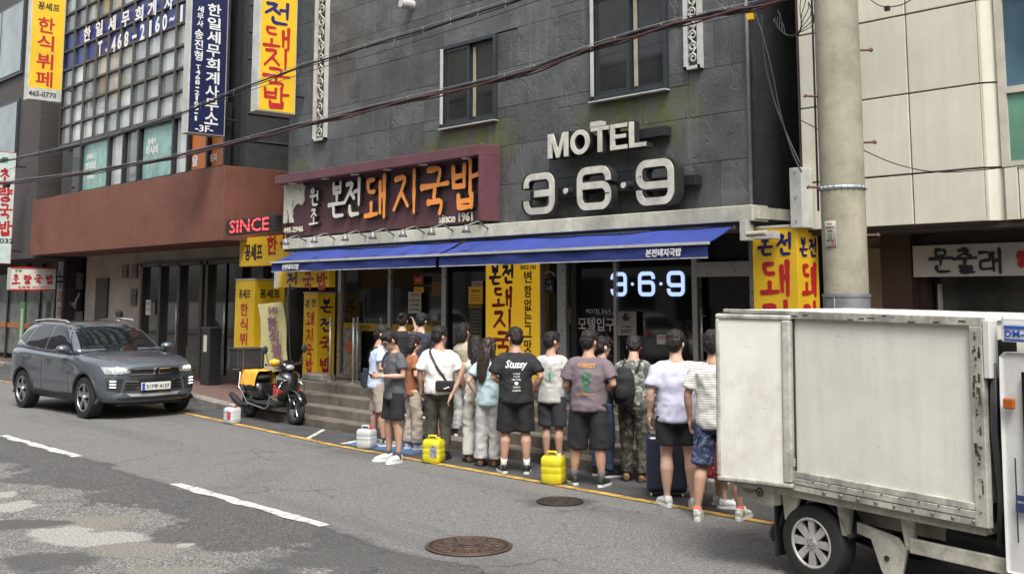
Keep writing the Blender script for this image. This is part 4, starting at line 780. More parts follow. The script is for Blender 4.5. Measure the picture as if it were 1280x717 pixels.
p0, p1 = onY(343, 360, y_), onY(412, 343, y_); b = MB(); b.bb((p0.x+.15, y_, 2.33), (p1.x, y_+.12, 2.72)); build(b, 'board', yelp, T, W=True); b = MB(); b.bb((p0.x, y_-.01, 2.32), (p0.x+.15, y_+.12, 2.73)); build(b, 'end_cap', whitem, T, W=True)
for c, px, mm in (('전', 365, navyl), ('국', 385, redl), ('밥', 402, redl)): b = MB(); brush(b, c, onY(px, 351, y_-.003), (1, 0, 0), (0, 0, 1), .36, .3, .16, .003); build(b, 'letter', mm, T, W=True)
T = thing('feather_banner', 'pale yellow fabric banner with purple letters leaning behind the scooter', 'banner', (-19.3, 11.0, .13)); y_ = 11.1
b = MB(); q = [onY(322, 380, y_), onY(353, 377, y_), onY(362, 462, y_), onY(330, 466, y_)]; n = 8; rws = [[q[0].lerp(q[3], j/n).lerp(q[1].lerp(q[2], j/n), i/4)+V((0, .03*sin(i*1.5+j*.8), 0)) for i in range(5)] for j in range(n+1)]
vs = [p for r in rws for p in r]; fs = [[j*5+i, j*5+i+1, j*5+i+6, j*5+i+5] for j in range(n) for i in range(4)]; b.add(vs+[v+V((0, .006, 0)) for v in vs], fs+[[45+a for a in reversed(f)] for f in fs]); build(b, 'cloth', mat('pale_yellow_cloth', (.55, .5, .24), .8, var=.06), T, W=True, smooth=True)
for c, px, py in zip('한식뷔페', (340, 342, 345, 347), (404, 421, 438, 455)): b = MB(); put_text(b, c, onY(px, py, y_-.05), (1, 0, -.03), (0.05, 0, 1), .36, .26, .004, bold=.03); build(b, 'letter', mat('purple_letter', (.2, .08, .14), .7), T, W=True)
b = MB(); put_text(b, '꽁셰프', onY(341, 387, y_-.05), (1, 0, 0), (0, 0, 1), .38, .13, .004, bold=.03); build(b, 'letter', mat('purple_letter'), T, W=True)
b = MB(); p = onY(364, 470, y_); b.tube([(p.x, y_+.03, .15), (p.x-.25, y_+.03, 2.2)], .012, 6); b.box((p.x-.1, y_, .19), (.5, .4, .1)); build(b, 'stand', black, T, W=True)
T = thing('door_kiosk', 'black pillar shaped ash bin with a white sticker before the cream shop', 'bin', (XY(266, 12.25), 12.25, .13)); b = MB(); b.box((0, 0, .65), (.42, .3, 1.3)); build(b, 'body', black, T, bevel=.015); b = MB(); b.box((-.0, -.155, .95), (.16, .008, .38)); build(b, 'sticker', paper, T); b = MB(); b.box((0, 0, 1.31), (.44, .32, .03)); build(b, 'lid', mull, T)
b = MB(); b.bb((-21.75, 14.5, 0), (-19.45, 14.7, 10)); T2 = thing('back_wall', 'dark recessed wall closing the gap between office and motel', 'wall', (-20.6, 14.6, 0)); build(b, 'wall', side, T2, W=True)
T = thing('wall_pipe', 'rusty vertical pipe in the gap left of the slate wall', 'pipe', (-19.52, 11.7, 0)); b = MB(); b.tube([(-19.52, 11.6, 3.2), (-19.52, 11.6, 10)], .05, 8); build(b, 'pipe', mat('rust_pipe', (.12, .05, .04), .7, var=.4, scale=12), T, W=True)
# ================================================================ CREAM BUILDING
cb = thing('cream_building', 'cream panel-clad building with a brown shop front on the right', 'building', (-3, 13, 0))
cp = mat('cream_panel', (.6, .57, .47), .5, var=.05, scale=1.2, streak=.07, dirt=.1, objvar=.05); joint = mat('brown_joint', (.08, .055, .04), .8)
b = MB(); b.bb((-7.5, 11.54, 2.92), (-5.2, 22, 12)); b.bb((-5.2, 11.6, 2.92), (14, 22, 12)); build(b, 'backing', joint, cb, W=True)
zs = [2.94, 3.51, 4.42, 5.33, 6.24, 7.15, 8.06]; xs_ = [-7.5, -7.27, -6.04, -5.22]
xs_ = [-7.45, -6.04, -5.22]
for i in range(len(zs)-1):
    for j in range(2):
        b = MB(); b.bb((xs_[j]+.009, 11.5+random.uniform(-.004, .004), zs[i]+.009), (xs_[j+1]-.009, 11.545, zs[i+1]-.009)); build(b, 'panel', cp, cb, W=True, bevel=.006)
    b = MB(); b.prism([(0, 0), (.03, 0), (.24, .14), (.24, .2), (0, .2)], zs[i+1]-zs[i]-.02, (-5.22, 11.5, zs[i]+.01), (1, 0, 0), (0, 1, 0), (0, 0, 1)); build(b, 'corner_panel', cp, cb, W=True)
for x in (-4.9, -3.4, -1.9, -.4, 1.1): b = MB(); b.bb((x+.012, 11.55, 2.95), (x+1.488, 11.61, 3.49)); build(b, 'panel', cp, cb, W=True, bevel=.006)
b = MB(); b.bb((-5.02, 11.52, 2.95), (-4.9, 11.6, 3.49)); build(b, 'panel', cp, cb, W=True)
b = MB(); alu = mat('cream_aluminium', (.45, .43, .36), .4)
for z in (3.49, 4.28, 5.35, 6.3): b.bb((-4.969, 11.54, z), (8, 11.598, z+.07))
b.bb((-5.05, 11.537, 3.5), (-4.97, 11.597, 8)); wf = build(b, 'window', alu, cb, W=True)
grn = mat('green_glass', (.1, .22, .16), .1, var=.4, scale=.9, spec=.6); blg = mat('blue_glass', (.06, .11, .15), .1, var=.4, scale=.9, spec=.6)
for z, z2, mm in ((3.56, 4.28, grn), (4.35, 5.35, blg), (5.42, 6.3, blg)):
    for x in (-4.97, -3.6, -2.2, -.8): b = MB(); b.bb((x, 11.575, z), (x+1.33, 11.59, z2)); build(b, 'pane', mm, wf, W=True)
# ground floor
umb = mat('umber_column', (.045, .025, .022), .6, var=.1)
b = MB(); b.bb((-7.4, 12.6, 0), (14, 22, 2.94)); build(b, 'ground_wall', mat('beige_wall', (.42, .38, .27), .8, var=.1, dirt=.2), cb, W=True)
b = MB(); b.bb((-7.4, 11.6, 2.88), (14, 12.6, 2.935)); build(b, 'soffit', mull, cb, W=True)
for x0_, x1_ in ((-6.8, -6.42), (-2.2, -1.8)): b = MB(); b.bb((x0_, 12.1, .13), (x1_, 12.6, 2.88)); build(b, 'column', umb, cb, W=True)
b = MB(); b.bb((-6.42, 12.25, 2.72), (-2.2, 12.6, 2.88)); b.bb((-6.42, 12.25, .13), (-6.32, 12.6, 2.72)); b.bb((-6.32, 12.25, .13), (-2.2, 12.6, .5)); build(b, 'shop_frame', umb, cb, W=True)
b = MB(); b.bb((-6.3, 12.42, .5), (-2.2, 12.44, 2.72)); build(b, 'shop_window', mat('shop_glass', (.05, .06, .05), .06, var=.5, scale=2.5, spec=.7), cb, W=True)
b = MB(); b.bb((-6.24, 12.36, .5), (-6.21, 12.42, 2.3)); b.bb((-7.2, 12.5, 1.2), (-6.85, 12.58, 2.75)); build(b, 'shop_trim', alu, cb, W=True)
T = thing('ink_letter_sign', 'pale grey shop sign with black ink brush letters on the brown shop front', 'sign', (-5.4, 12.2, 2.4))
b = MB(); b.bb((-6.4, 12.12, 2.38), (-3.9, 12.24, 2.74)); build(b, 'board', mat('sign_grey', (.42, .41, .38), .7, var=.05), T, W=True)
for c, px in zip('문출래', (1176, 1206, 1237)): b = MB(); brush(b, c, onY(px, 326, 12.115), (1, 0, 0), (0, 0, 1), .27, .27, .125, .004, rough=.25); build(b, 'letter', blackl, T, W=True)
b = MB(); p = onY(1283, 323, 12.11); [b.ball(p+V((.07*cos(a), 0, .07*sin(a))), (.05, .008, .05), 8, 6) for a in (0, 1.3, 2.6, 3.9, 5.2)]; build(b, 'red_seal', redl, T, W=True)
# plants with red flowers in the shop window
fl = MB(); lf = MB()
for i in range(900):
    x = random.uniform(-6.2, -4.0); z = 1.3+random.random()**1.5*.85*(.6+.4*noise.noise(V((x*3, 0, 1)))); y = random.uniform(12.3, 12.41)
    a = random.random()*6.28; s = random.uniform(.012, .035); q = V((x, y, z)); u = V((cos(a), .2, sin(a)))*s; v = V((-sin(a), .1, cos(a)))*s*.6
    (fl if z < 1.82 and random.random() < .55 and noise.noise(V((x*4, 0, z*3))) > -.1 else lf).add([q-u, q-v, q+u, q+v], [(0, 1, 2, 3)])
T = thing('window_flowers', 'red flowers and green leaves massed behind the shop window', 'flowers', (-5.2, 12.3, 1.2))
build(fl, 'blossoms', mat('red_petal', (.4, .03, .03), .7), T, W=True); build(lf, 'leaves', mat('leaf_green', (.06, .1, .03), .7), T, W=True)
b = MB(); b.bb((-6.2, 12.28, .5), (-3.9, 12.41, 1.3)); build(b, 'planter', umb, T, W=True)
# ================================================================ OTHER SIDE OF THE STREET (seen in the glass)
for i, (x0_, x1_, h_, c) in enumerate(((-62, -38, 14, (.3, .29, .27)), (-37.5, -20, 11, (.42, .4, .36)), (-19.5, -4, 15, (.25, .17, .14)), (-3.5, 16, 12, (.4, .4, .4)))):
    T = thing('street_block', ['wide grey block on the far side of the road', 'pale block on the opposite pavement reflected in the glass', 'brown brick block opposite the slate motel', 'light grey block behind the viewer'][i], 'building', ((x0_+x1_)/2, -14, 0)); b = MB(); b.bb((x0_, -22, 0), (x1_, -7.5, h_)); build(b, 'wall', mat('block_wall', c, .8) if i == 0 else mat('block_wall_%s' % 'abc'[i-1], c, .8, var=.15), T, W=True)
    z = 1.; first = None
    while z < h_-1.5:
        x = x0_+1.2
        while x < x1_-2:
            if first is None: b = MB(); b.bb((-.8, -.03, 0), (.8, .03, 1.6)); first = build(b, 'window', glassd, T); o = first
            else: o = inst(first, name='window')
            o.location = V((x+.8, -7.47, z+.3))-T.location; x += 2.6
        z += 2.9
b = MB(); b.bb((-120, -7.6, -.1), (60, -3.1, .13)); struct(b, 'pavement', conc)
# ================================================================ VEHICLES
def eval_mods(b, name, mats, mods, smooth=True):
    me = b.mesh(name, mats, smooth); o = bpy.data.objects.new('t', me); ts = bpy.data.scenes.get('tmp') or bpy.data.scenes.new('tmp'); ts.collection.objects.link(o); extra = []
    for kind, kw in mods:
        q = o.modifiers.new(kind, kind)
        for k, v in kw.items():
            if isinstance(v, MB): cm = v.mesh('cut', kw['_m']); co = bpy.data.objects.new('cut', cm); ts.collection.objects.link(co); extra.append(co); v = co
            if k[0] != '_': setattr(q, k, v)
    vl = ts.view_layers[0]; vl.update(); out = bpy.data.meshes.new_from_object(o.evaluated_get(vl.depsgraph))
    for q in extra+[o]: bpy.data.objects.remove(q)
    return out
def bvh_of(mes):
    vs = []; fs = []
    for me in mes:
        o = len(vs); vs += [v.co.copy() for v in me.vertices]; fs += [[i+o for i in p.vertices] for p in me.polygons]
    return BVHTree.FromPolygons(vs, fs)
def project(bvh, top, bot, d, fn, nx=10, ny=4, off=.006, th=.012):
    """a panel between two outlines, laid on a body; fn maps (a, b) to a point outside it, d is the direction of travel"""
    d = V(d)
    def along(c, t):
        k = t*(len(c)-1); i = min(int(k), len(c)-2); return V(c[i]).lerp(V(c[i+1]), k-i)
    P = []; last = None
    for j in range(ny+1):
        for i in range(nx+1):
            q = along(bot, i/nx).lerp(along(top, i/nx), j/ny); o = fn(q.x, q.y); h = bvh.ray_cast(o, d)
            p = h[0] if h[0] is not None else None
            P.append((p, o))
    ok = [p for p, _ in P if p is not None]
    if not ok: return MB()
    P = [(p if p is not None else o+d*min((ok[k]-o).dot(d) for k in range(len(ok)))) for p, o in P]
    b = MB(); n = nx+1; A = [p-d*off for p in P]; Bk = [p+d*th for p in P]; o = len(A)
    fs = [[j*n+i, j*n+i+1, (j+1)*n+i+1, (j+1)*n+i] for j in range(ny) for i in range(nx)]
    ed = [i for i in range(nx)]; sk = [[i, o+i, o+i+1, i+1] for i in range(nx)]+[[ny*n+i, ny*n+i+1, o+ny*n+i+1, o+ny*n+i] for i in range(nx)]+[[j*n, (j+1)*n, o+(j+1)*n, o+j*n] for j in range(ny)]+[[j*n+nx, o+j*n+nx, o+(j+1)*n+nx, (j+1)*n+nx] for j in range(ny)]
    b.add(A+Bk, fs+sk); return b
paint = mat('car_paint', (.105, .122, .142), .18, metal=.35, var=.03, coat=.8, scale=2)
plast = mat('black_plastic', (.022, .022, .024), .55, var=.15); tyre = mat('tyre_rubber', (.018, .018, .018), .85, var=.2, bump=.001, bscale=60)
alloy = mat('alloy', (.5, .5, .5), .3, metal=.9, var=.05); cglass = mat('car_glass', (.008, .01, .011), .03, spec=.7, var=.05)
lens = mat('headlamp_lens', (.5, .52, .52), .12, metal=.3, var=.5, scale=18, coat=1); drl = mat('drl_light', (.8, .85, .85), .3, emit=(.85, .95, 1), es=.7); shiny = mat('chrome_trim', (.7, .7, .7), .12, metal=1, var=.03)
redlens = mat('tail_lens', (.4, .01, .01), .15, coat=1, var=.1); platem = mat('plate_white', (.62, .63, .6), .4, var=.04)
def wheel(parent, c, r, wd, side, spokes=5, rimf=.66, capm=None, twin=True, rimm=None):
    """side -1: outer face looks to local -Y"""
    W_ = bpy.data.objects.new('wheel', None); COL.objects.link(W_); W_.parent = parent; W_.location = c; s = side
    b = MB(); prof = [(rimf*r, -.5), (r*.82, -.52), (r*.95, -.48), (r, -.3), (r, .3), (r*.95, .48), (r*.82, .5), (rimf*r, .45)]
    n = 48; b.loft([[(rr*cos(2*pi*i/n), q*wd*s*-1, rr*sin(2*pi*i/n)) for rr, q in prof] for i in range(n)]+[[(rr, q*wd*s*-1, 0) for rr, q in prof]], cap=False, closed=True); build(b, 'tyre', tyre, W_, smooth=True, auto=35)
    b = MB(); ri = rimf*r; yo = s*wd*.46
    b.torus((0, yo, 0), ri*.97, .012, (0, 1, 0), 40, 8); b.tube([(0, yo-s*.03, 0), (0, yo+s*.005, 0)], ri*.24, 20)
    for k in range(spokes):
        for dd in ((-.13, .13) if twin else (0,)):
            a = 2*pi*k/spokes+pi/2; a2 = a+dd*.9; p = V((cos(a+dd*1.6)*ri*.16, yo-s*.012, sin(a+dd*1.6)*ri*.16)); q = V((cos(a2)*ri*.97, yo-s*.008, sin(a2)*ri*.97))
            t = (q-p).normalized(); u = t.cross(V((0, 1, 0))); w1, w2 = (ri*.07, ri*.085) if twin else (ri*.12, ri*.17)
            vs = [p+u*w1, p-u*w1, q-u*w2, q+u*w2]; b.add([v+V((0, s*.01, 0)) for v in vs]+[v-V((0, s*.03, 0)) for v in vs], [(0, 1, 2, 3), (7, 6, 5, 4), (0, 4, 5, 1), (1, 5, 6, 2), (2, 6, 7, 3), (3, 7, 4, 0)])
    build(b, 'rim', rimm or alloy, W_, smooth=True, auto=30)
    b = MB(); b.tube([(0, yo-s*.05, 0), (0, yo-s*.12, 0)], ri*.96, 32); build(b, 'brake_drum', mat('brake_dark', (.02, .02, .02), .6), W_)
    b = MB(); b.tube([(0, yo+s*.004, 0), (0, yo+s*.012, 0)], ri*.12, 16)
    for k in range(5): a = 2*pi*k/5; b.tube([(cos(a)*ri*.2, yo, sin(a)*ri*.2), (cos(a)*ri*.2, yo+s*.012, sin(a)*ri*.2)], .008, 8)
    build(b, 'hub_cap', shiny, W_, smooth=True, auto=30); return W_
def make_suv(label, loc, rz, pm, lights=True, group=None):
    T = thing('parked_suv' if not lights else 'suv', label, 'car', loc, rz, group)
    S = [(-2.2, .46, .70, .76, .72, .97, 1.0), (-2.13, .3, .80, .86, .83, 1.06, 1.1), (-1.9, .24, .86, .925, .88, 1.12, 1.14), (-1.3, .22, .88, .94, .9, 1.10, 1.13), (-.5, .22, .87, .915, .895, 1.06, 1.1), (.3, .22, .87, .915, .89, 1.04, 1.1), (.8, .22, .87, .925, .885, 1.03, 1.11), (1.2, .22, .88, .94, .88, 1.01, 1.1), (1.7, .24, .86, .93, .85, .97, 1.05), (1.98, .25, .83, .89, .79, .92, 1.0), (2.12, .27, .78, .84, .73, .87, .94), (2.2, .34, .68, .75, .66, .8, .86)]
    b = MB(); rings = []
    for x, zb, wl, wm, wb, zt, zc in S:
        h = zt-zb; hp = [(0, zb), (wl*.85, zb), (wl, zb+.05), (wm*.985, zb+h*.28), (wm, zb+h*.5), (wm*.985, zb+h*.72), (wb+.03, zt-.09), (wb, zt-.02), (wb*.93, zt+(zc-zt)*.4), (wb*.62, zc-.012), (0, zc)]
        bow = lambda y: (-.14*(y/.75)**2 if x > 1.9 else (.08*(y/.8)**2 if x < -2. else 0))
        rings.append([(x+bow(y), y, z) for y, z in hp]+[(x+bow(y), -y, z) for y, z in hp[-2:0:-1]])
    b.loft(rings)
    cut_ = MB()
    for ax in (1.36, -1.3):
        for s in (-1, 1): cut_.tube([(ax, s*.62, .35), (ax, s*1.2, .35)], .405, 40)
    me = eval_mods(b, 'body', [pm, plast], [('SUBSURF', dict(levels=2, render_levels=2)), ('BOOLEAN', dict(object=cut_, operation='DIFFERENCE', solver='EXACT', _m=[plast, plast], material_mode='TRANSFER'))])
    me.set_sharp_from_angle(angle=R(38)); body = link_mesh(me, 'body', [pm, plast], T)
    # greenhouse
    def ring(z, x0, x1, hw, bow=.1, r=.14):
        o = []
        for s, t in ((1, 1), (1, -1), (-1, -1), (-1, 1)):   # quadrants, going round
            cx = (x1-r) if s > 0 else (x0+r)
            for k in range(5):
                a = pi/2*k/4; a = (pi/2-a) if (s > 0) == (t > 0) else a
                x = cx+s*r*cos(a); y = t*(hw-r+r*sin(a)); o.append((x-(bow*(y/hw)**2 if s > 0 else -bow*.6*(y/hw)**2)-0, y, z))
        return o
    g = MB(); g.loft([ring(z, *a) for z, *a in ((1.0, -2.1, 1.02, .865), (1.12, -2.06, .86, .85), (1.3, -1.97, .6, .785), (1.46, -1.86, .33, .715), (1.56, -1.72, .1, .66, .1, .2), (1.605, -1.5, -.12, .58, .1, .24), (1.62, -1.2, -.45, .45, .05, .26))])
    me2 = eval_mods(g, 'cabin', [pm], [('SUBSURF', dict(levels=1, render_levels=1))]); cabin = link_mesh(me2, 'cabin', pm, T)
    bv = bvh_of([me, me2])
    fx = lambda y, z: V((4, y, z)); DXn = (-1, 0, 0)
    P = lambda nm, mm, par=T, **k: build(k.pop('b'), nm, mm, par, smooth=True, auto=40)
    P('windscreen', cglass, b=project(bv, [(-.60, 1.53), (-.3, 1.565), (0, 1.575), (.3, 1.565), (.60, 1.53)], [(-.74, 1.1), (-.4, 1.1), (0, 1.1), (.4, 1.1), (.74, 1.1)], DXn, fx, 14, 8))
    P('hood_seam', plast, b=project(bv, [(-.78, 1.085), (0, 1.1), (.78, 1.085)], [(-.78, 1.065), (0, 1.085), (.78, 1.065)], DXn, fx, 12, 1, .004))
    P('rear_window', cglass, b=project(bv, [(-.58, 1.5), (.58, 1.5)], [(-.7, 1.15), (.7, 1.15)], (1, 0, 0), lambda y, z: V((-4, y, z)), 10, 5))
    for s in (-1, 1):
        fy = lambda x, z, s=s: V((x, s*3, z)); D = (0, -s, 0)
        P('front_side_window', cglass, b=project(bv, [(.18, 1.49), (-.2, 1.54), (-.46, 1.55)], [(.66, 1.13), (.1, 1.12), (-.46, 1.12)], D, fy, 8, 5))
        P('rear_side_window', cglass, b=project(bv, [(-.52, 1.55), (-1.0, 1.54), (-1.25, 1.51)], [(-.52, 1.12), (-1.0, 1.14), (-1.42, 1.17)], D, fy, 8, 5))
        P('quarter_window', cglass, b=project(bv, [(-1.34, 1.49), (-1.6, 1.44)], [(-1.5, 1.2), (-1.82, 1.28)], D, fy, 5, 4))
        P('window_trim', shiny, b=project(bv, [(.72, 1.125), (-.5, 1.115), (-1.42, 1.165), (-1.85, 1.27)], [(.74, 1.105), (-.5, 1.095), (-1.42, 1.145), (-1.86, 1.25)], D, fy, 18, 1, .009))
        for x in (.62, -.49, -1.38): P('door_seam', plast, b=project(bv, [(x+.012, 1.08), (x+.02, .45)][:1]+[(x+.024, 1.08)], [(x+(.1 if x > 0 else 0 if x > -1 else .18), .38), (x+.012+(.1 if x > 0 else 0 if x > -1 else .18), .38)], D, fy, 1, 10, .002))
        for x in (-.25, -1.2): b = project(bv, [(x, .985), (x+.2, .98)], [(x, .95), (x+.2, .945)], D, fy, 4, 1, .035); P('door_handle', pm, b=b)
        P('sill_cladding', plast, b=project(bv, [(.95, .40), (0, .38), (-.9, .40)], [(.93, .24), (0, .24), (-.88, .24)], D, fy, 12, 3, .012))
        b = MB(); b.tube([(-.02, s*.62, 1.595), (-.1, s*.655, 1.635), (-.8, s*.665, 1.655), (-1.5, s*.64, 1.615), (-1.6, s*.62, 1.57)], .018, 8); P('roof_rail', shiny, b=b)
        b = MB(); b.ball((.62, s*1.0, 1.15), (.1, .125, .075), 16, 10); b.tube([(.64, s*.86, 1.09), (.62, s*.95, 1.12)], .03, 8); mr = P('wing_mirror', pm, b=b)
        b = MB(); b.tube([(.65, s*.92, 1.125), (.7, s*1.08, 1.12)], .022, 6); P('mirror_trim', plast, mr, b=b)
        for ax in (1.36, -1.3):
            b = MB(); pts = [V((ax+.43*cos(a*pi/16), s*.932, .35+.43*sin(a*pi/16))) for a in range(-1, 18)]
            pts = [ (bv.ray_cast(V((p.x, s*3, p.z)), V((0, -s, 0)))[0] or p) for p in pts]; b.tube([V((p.x, p.y if p.y*s > .8 else s*.9, p.z)) for p in pts], .032, 6, sq=(1, 1)); P('arch_cladding', plast, b=b)
        # headlamp and low lamp unit
        hl = P('headlight', lens, b=project(bv, [(s*.44, .845), (s*.62, .875), (s*.83, .885)], [(s*.46, .775), (s*.64, .765), (s*.81, .775)], DXn, fx, 10, 3, .012))
        b = MB()
        for k in range(4): b = project(bv, [(s*(.55+.06*k), .86), (s*(.575+.06*k), .865)], [(s*(.53+.06*k), .81), (s*(.545+.06*k), .81)], DXn, fx, 2, 2, .02); P('lamp_unit', drl if lights else lens, hl, b=b)
        P('fog_recess', plast, b=project(bv, [(s*.55, .68), (s*.82, .7)], [(s*.6, .47), (s*.8, .5)], DXn, fx, 6, 4, .008))
        for z in (.64, .59, .54): P('fog_light', drl if lights else lens, b=project(bv, [(s*.68, z+.02), (s*.77, z+.024)], [(s*.68, z), (s*.77, z+.004)], DXn, fx, 3, 1, .03))
        P('tail_light', redlens, b=project(bv, [(s*.5, 1.1), (s*.84, 1.1)], [(s*.5, .93), (s*.84, .97)], (1, 0, 0), lambda y, z: V((-4, y, z)), 6, 3, .02))
    P('upper_grille', plast, b=project(bv, [(-.5, .84), (0, .845), (.5, .84)], [(-.46, .755), (0, .735), (.46, .755)], DXn, fx, 14, 3, .008))
    for z0_, hw in ((.835, .5), (.75, .47)): P('grille_bar', shiny, b=project(bv, [(-hw, z0_+.012), (0, z0_+.008), (hw, z0_+.012)], [(-hw, z0_), (0, z0_-.006), (hw, z0_)], DXn, fx, 14, 1, .03))
    P('lower_intake', plast, b=project(bv, [(-.48, .66), (0, .67), (.48, .66)], [(-.56, .46), (0, .45), (.56, .46)], DXn, fx, 14, 4, .006))
    for z0_ in (.625, .57, .515):
        for s in (-1, 1): P('intake_bar', shiny, b=project(bv, [(s*.3, z0_+.015), (s*.52, z0_+.022)], [(s*.3, z0_), (s*.52, z0_+.007)], DXn, fx, 6, 1, .026))
    P('skid_plate', mat('silver_plastic', (.45, .46, .47), .4, metal=.6), b=project(bv, [(-.5, .43), (0, .42), (.5, .43)], [(-.42, .385), (0, .375), (.42, .385)], DXn, fx, 12, 1, .012))
    P('lower_grille', plast, b=project(bv, [(-.75, .37), (0, .365), (.75, .37)], [(-.68, .28), (0, .28), (.68, .28)], DXn, fx, 12, 2, .006))
    b = MB(); x = bv.ray_cast(V((4, 0, .79)), V(DXn))[0].x+.03; b.torus((x, 0, .8), .05, .012, (1, 0, 0), 24, 6); b.tube([(x, -.04, .81), (x, -.01, .83), (x, .02, .79), (x, .045, .8)], .009, 6); P('emblem', shiny, b=b)
    b = MB(); xp = bv.ray_cast(V((4, 0, .55)), V(DXn))[0].x+.05; b.box((xp, 0, .545), (.02, .54, .13)); pl = build(b, 'number_plate', platem, T, bevel=.006)
    if lights:
        b = MB(); put_text(b, '317우 4137', (xp+.0125, .03, .545), (0, 1, 0), (0, 0, 1), .42, .075, .003, bold=.01); build(b, 'plate_number', blackl, pl)
        b = MB(); b.box((xp+.012, -.235, .545), (.004, .05, .12)); build(b, 'plate_strip', mat('plate_blue', (.03, .09, .4), .4), pl)
    for ax in (1.36, -1.3):
        for s in (-1, 1): wheel(T, (ax, s*.81, .355), .355, .235, s, 5)
    b = MB(); b.box((0, 0, .3), (3.9, 1.2, .16)); build(b, 'underbody', plast, T)
    for z, yy in ((1.22, .36), (1.22, -.36)): b = MB(); 
    return T
suv = make_suv('grey blue compact SUV with daytime lights on, parked half on the left of the road', (-21.45, 8.66, 0), R(3), paint); suv.scale = (1.04,)*3
whitep = mat('white_car_paint', (.55, .55, .54), .25, coat=1, var=.03)
for i, (x, y, a, lb) in enumerate([(-24, -1.9, 180, 'white car at the opposite kerb seen mirrored in the motel glass'), (-34, -1.9, 180, 'second white car parked along the opposite kerb'), (-43, -1.8, 180, 'third white car parked farthest along the opposite kerb')]):
    c = copy_tree(suv); c.name = 'parked_car'; c.location = (x, y, 0); c.rotation_euler = (0, 0, R(a)); c['label'] = lb; c['group'] = 'cars along the opposite kerb'
    for ch in [q for q in c.children if len(q.material_slots)]:
        for sl_ in ch.material_slots:
            if sl_.material == paint: sl_.link = 'OBJECT'; sl_.material = whitep
# ---------------------------------------------------------------- box truck
tdir = -ray(-375, 344).normalized(); tup = (V((0, 0, 1))-tdir*tdir.z).normalized(); tside = tup.cross(tdir)   # local y points away from the camera
TP = onZ(1015, 727) + V((0, 0, .0))
TM = Matrix((tdir, tside, tup)).transposed().to_4x4(); TM.translation = TP; TI = TM.inverted()
def ts(px, py, y=0.):
    o = TI @ V((0, 0, CAM_H)); d = TI.to_3x3() @ ray(px, py); t = (y-o.y)/d.y; return V((o.x+d.x*t, y, o.z+d.z*t))
truck = thing('box_truck', 'small white refrigerated box truck with scuffed side panels and a rear side door ajar', 'truck', tuple(TP)); truck.rotation_euler = TM.to_euler()
wbody = mat('truck_white', (.7, .695, .625), .45, var=.05, scale=2, dirt=.1, streak=.06); walu = mat('truck_alu', (.48, .465, .41), .5, metal=.2, var=.25, scale=7, dirt=.5, streak=.2)
N, L, B = nodes(wbody)
# scuffs: short dark scratches, denser towards the foot of the panel
gp = N.new('ShaderNodeTexCoord').outputs['Object']; mp = N.new('ShaderNodeMapping'); mp.inputs['Scale'].default_value = (3.5, 3.5, 26); L.new(gp, mp.inputs[0])
sz3 = N.new('ShaderNodeSeparateXYZ'); L.new(gp, sz3.inputs[0])
sc1 = nrange(nnoise(2.2, 8, mp.outputs[0], .75), .645, .685)
low = nmath('MULTIPLY', nrange(sz3.outputs[2], .82, 1.0, 1., 0.), nrange(nnoise(5, 7, gp, .8), .42, .62))
basis = nmix(B.inputs['Base Color'].links[0].from_socket, (.36, .31, .22), nmath('MULTIPLY', low, .3)); mpv = N.new('ShaderNodeMapping'); mpv.inputs['Scale'].default_value = (7, 7, .5); L.new(gp, mpv.inputs[0])
basis = nmix(basis, (.4, .35, .26), nrange(nnoise(1.6, 8, mpv.outputs[0], .75), .6, .78, 0., .22)); L.new(nmix(basis, (.14, .12, .09), nmath('MULTIPLY', sc1, .6)), B.inputs['Base Color'])
cream_w = mat('truck_frame_white', (.5, .48, .4), .6, var=.15, dirt=.5)
sy = -.07; a = ts(990, 399, sy); c = ts(990, 612, sy); e = ts(1237, 660, sy); g = ts(908, 387, sy)
x0, x1, zt, zb = ts(905, 400, sy).x, e.x+.0, a.z+.065, (c.z+e.z)/2
print('TRUCK', x0, x1, zt, zb, a, c, e, g)
BW = 1.6
b = MB(); b.bb((x0+.03, sy+.02, zb+.14), (x1-.04, sy+BW-.02, zt-.03)); build(b, 'box_body', wbody, truck, bevel=.006)
def tp(nm, p, q, m_=walu, bv=.005): b = MB(); b.bb(p, q); return build(b, nm, m_, truck, bevel=bv)
tp('top_rail', (x0, sy-.012, zt-.06), (x1, sy+.04, zt)); tp('top_rail', (x0, sy+BW-.04, zt-.06), (x1, sy+BW+.012, zt))
tp('roof', (x0+.02, sy+.041, zt-.03), (x1-.02, sy+BW-.041, zt-.005), wbody)
tp('corner_post', (x1-.09, sy-.014, zb), (x1, sy+.05, zt-.061)); tp('corner_post', (x0, sy-.01, zb), (x0+.07, sy+.05, zt-.061))
for k in range(3): tp('side_rail', (x0+.07, sy-.012-.004*(k % 2), zb+.05*k), (x1-.09, sy+.03, zb+.05*k+.047))
b = MB()
for k in range(9): xx = x0+.9+k*(x1-x0-1.1)/8; b.ball((xx, sy-.02, zb+.1), (.008, .006, .008), 8, 6); b.ball((xx+.1, sy-.02, zb+.03), (.014, .008, .014), 8, 6)
for k in range(12): b.ball((x1-.045, sy-.018, zb+.1+k*(zt-zb-.2)/11), (.007, .005, .007), 8, 6)
o = build(b, 'rivet', mat('rivet_grey', (.2, .19, .17), .5, metal=.5), truck, smooth=True); o['kind'] = 'stuff'
b = MB(); rr = random.Random(3)
for k in range(26): z = zb+.2+rr.random()*(zt-zb-.3); b.box((x1-.045+rr.uniform(-.025, .025), sy-.0155, z), (rr.uniform(.006, .02), .002, rr.uniform(.015, .06)))
for k in range(14): b.box((x0+rr.random()*(x1-x0), sy-.0135, zt-.03+rr.uniform(-.02, .02)), (rr.uniform(.02, .09), .002, rr.uniform(.004, .014)))
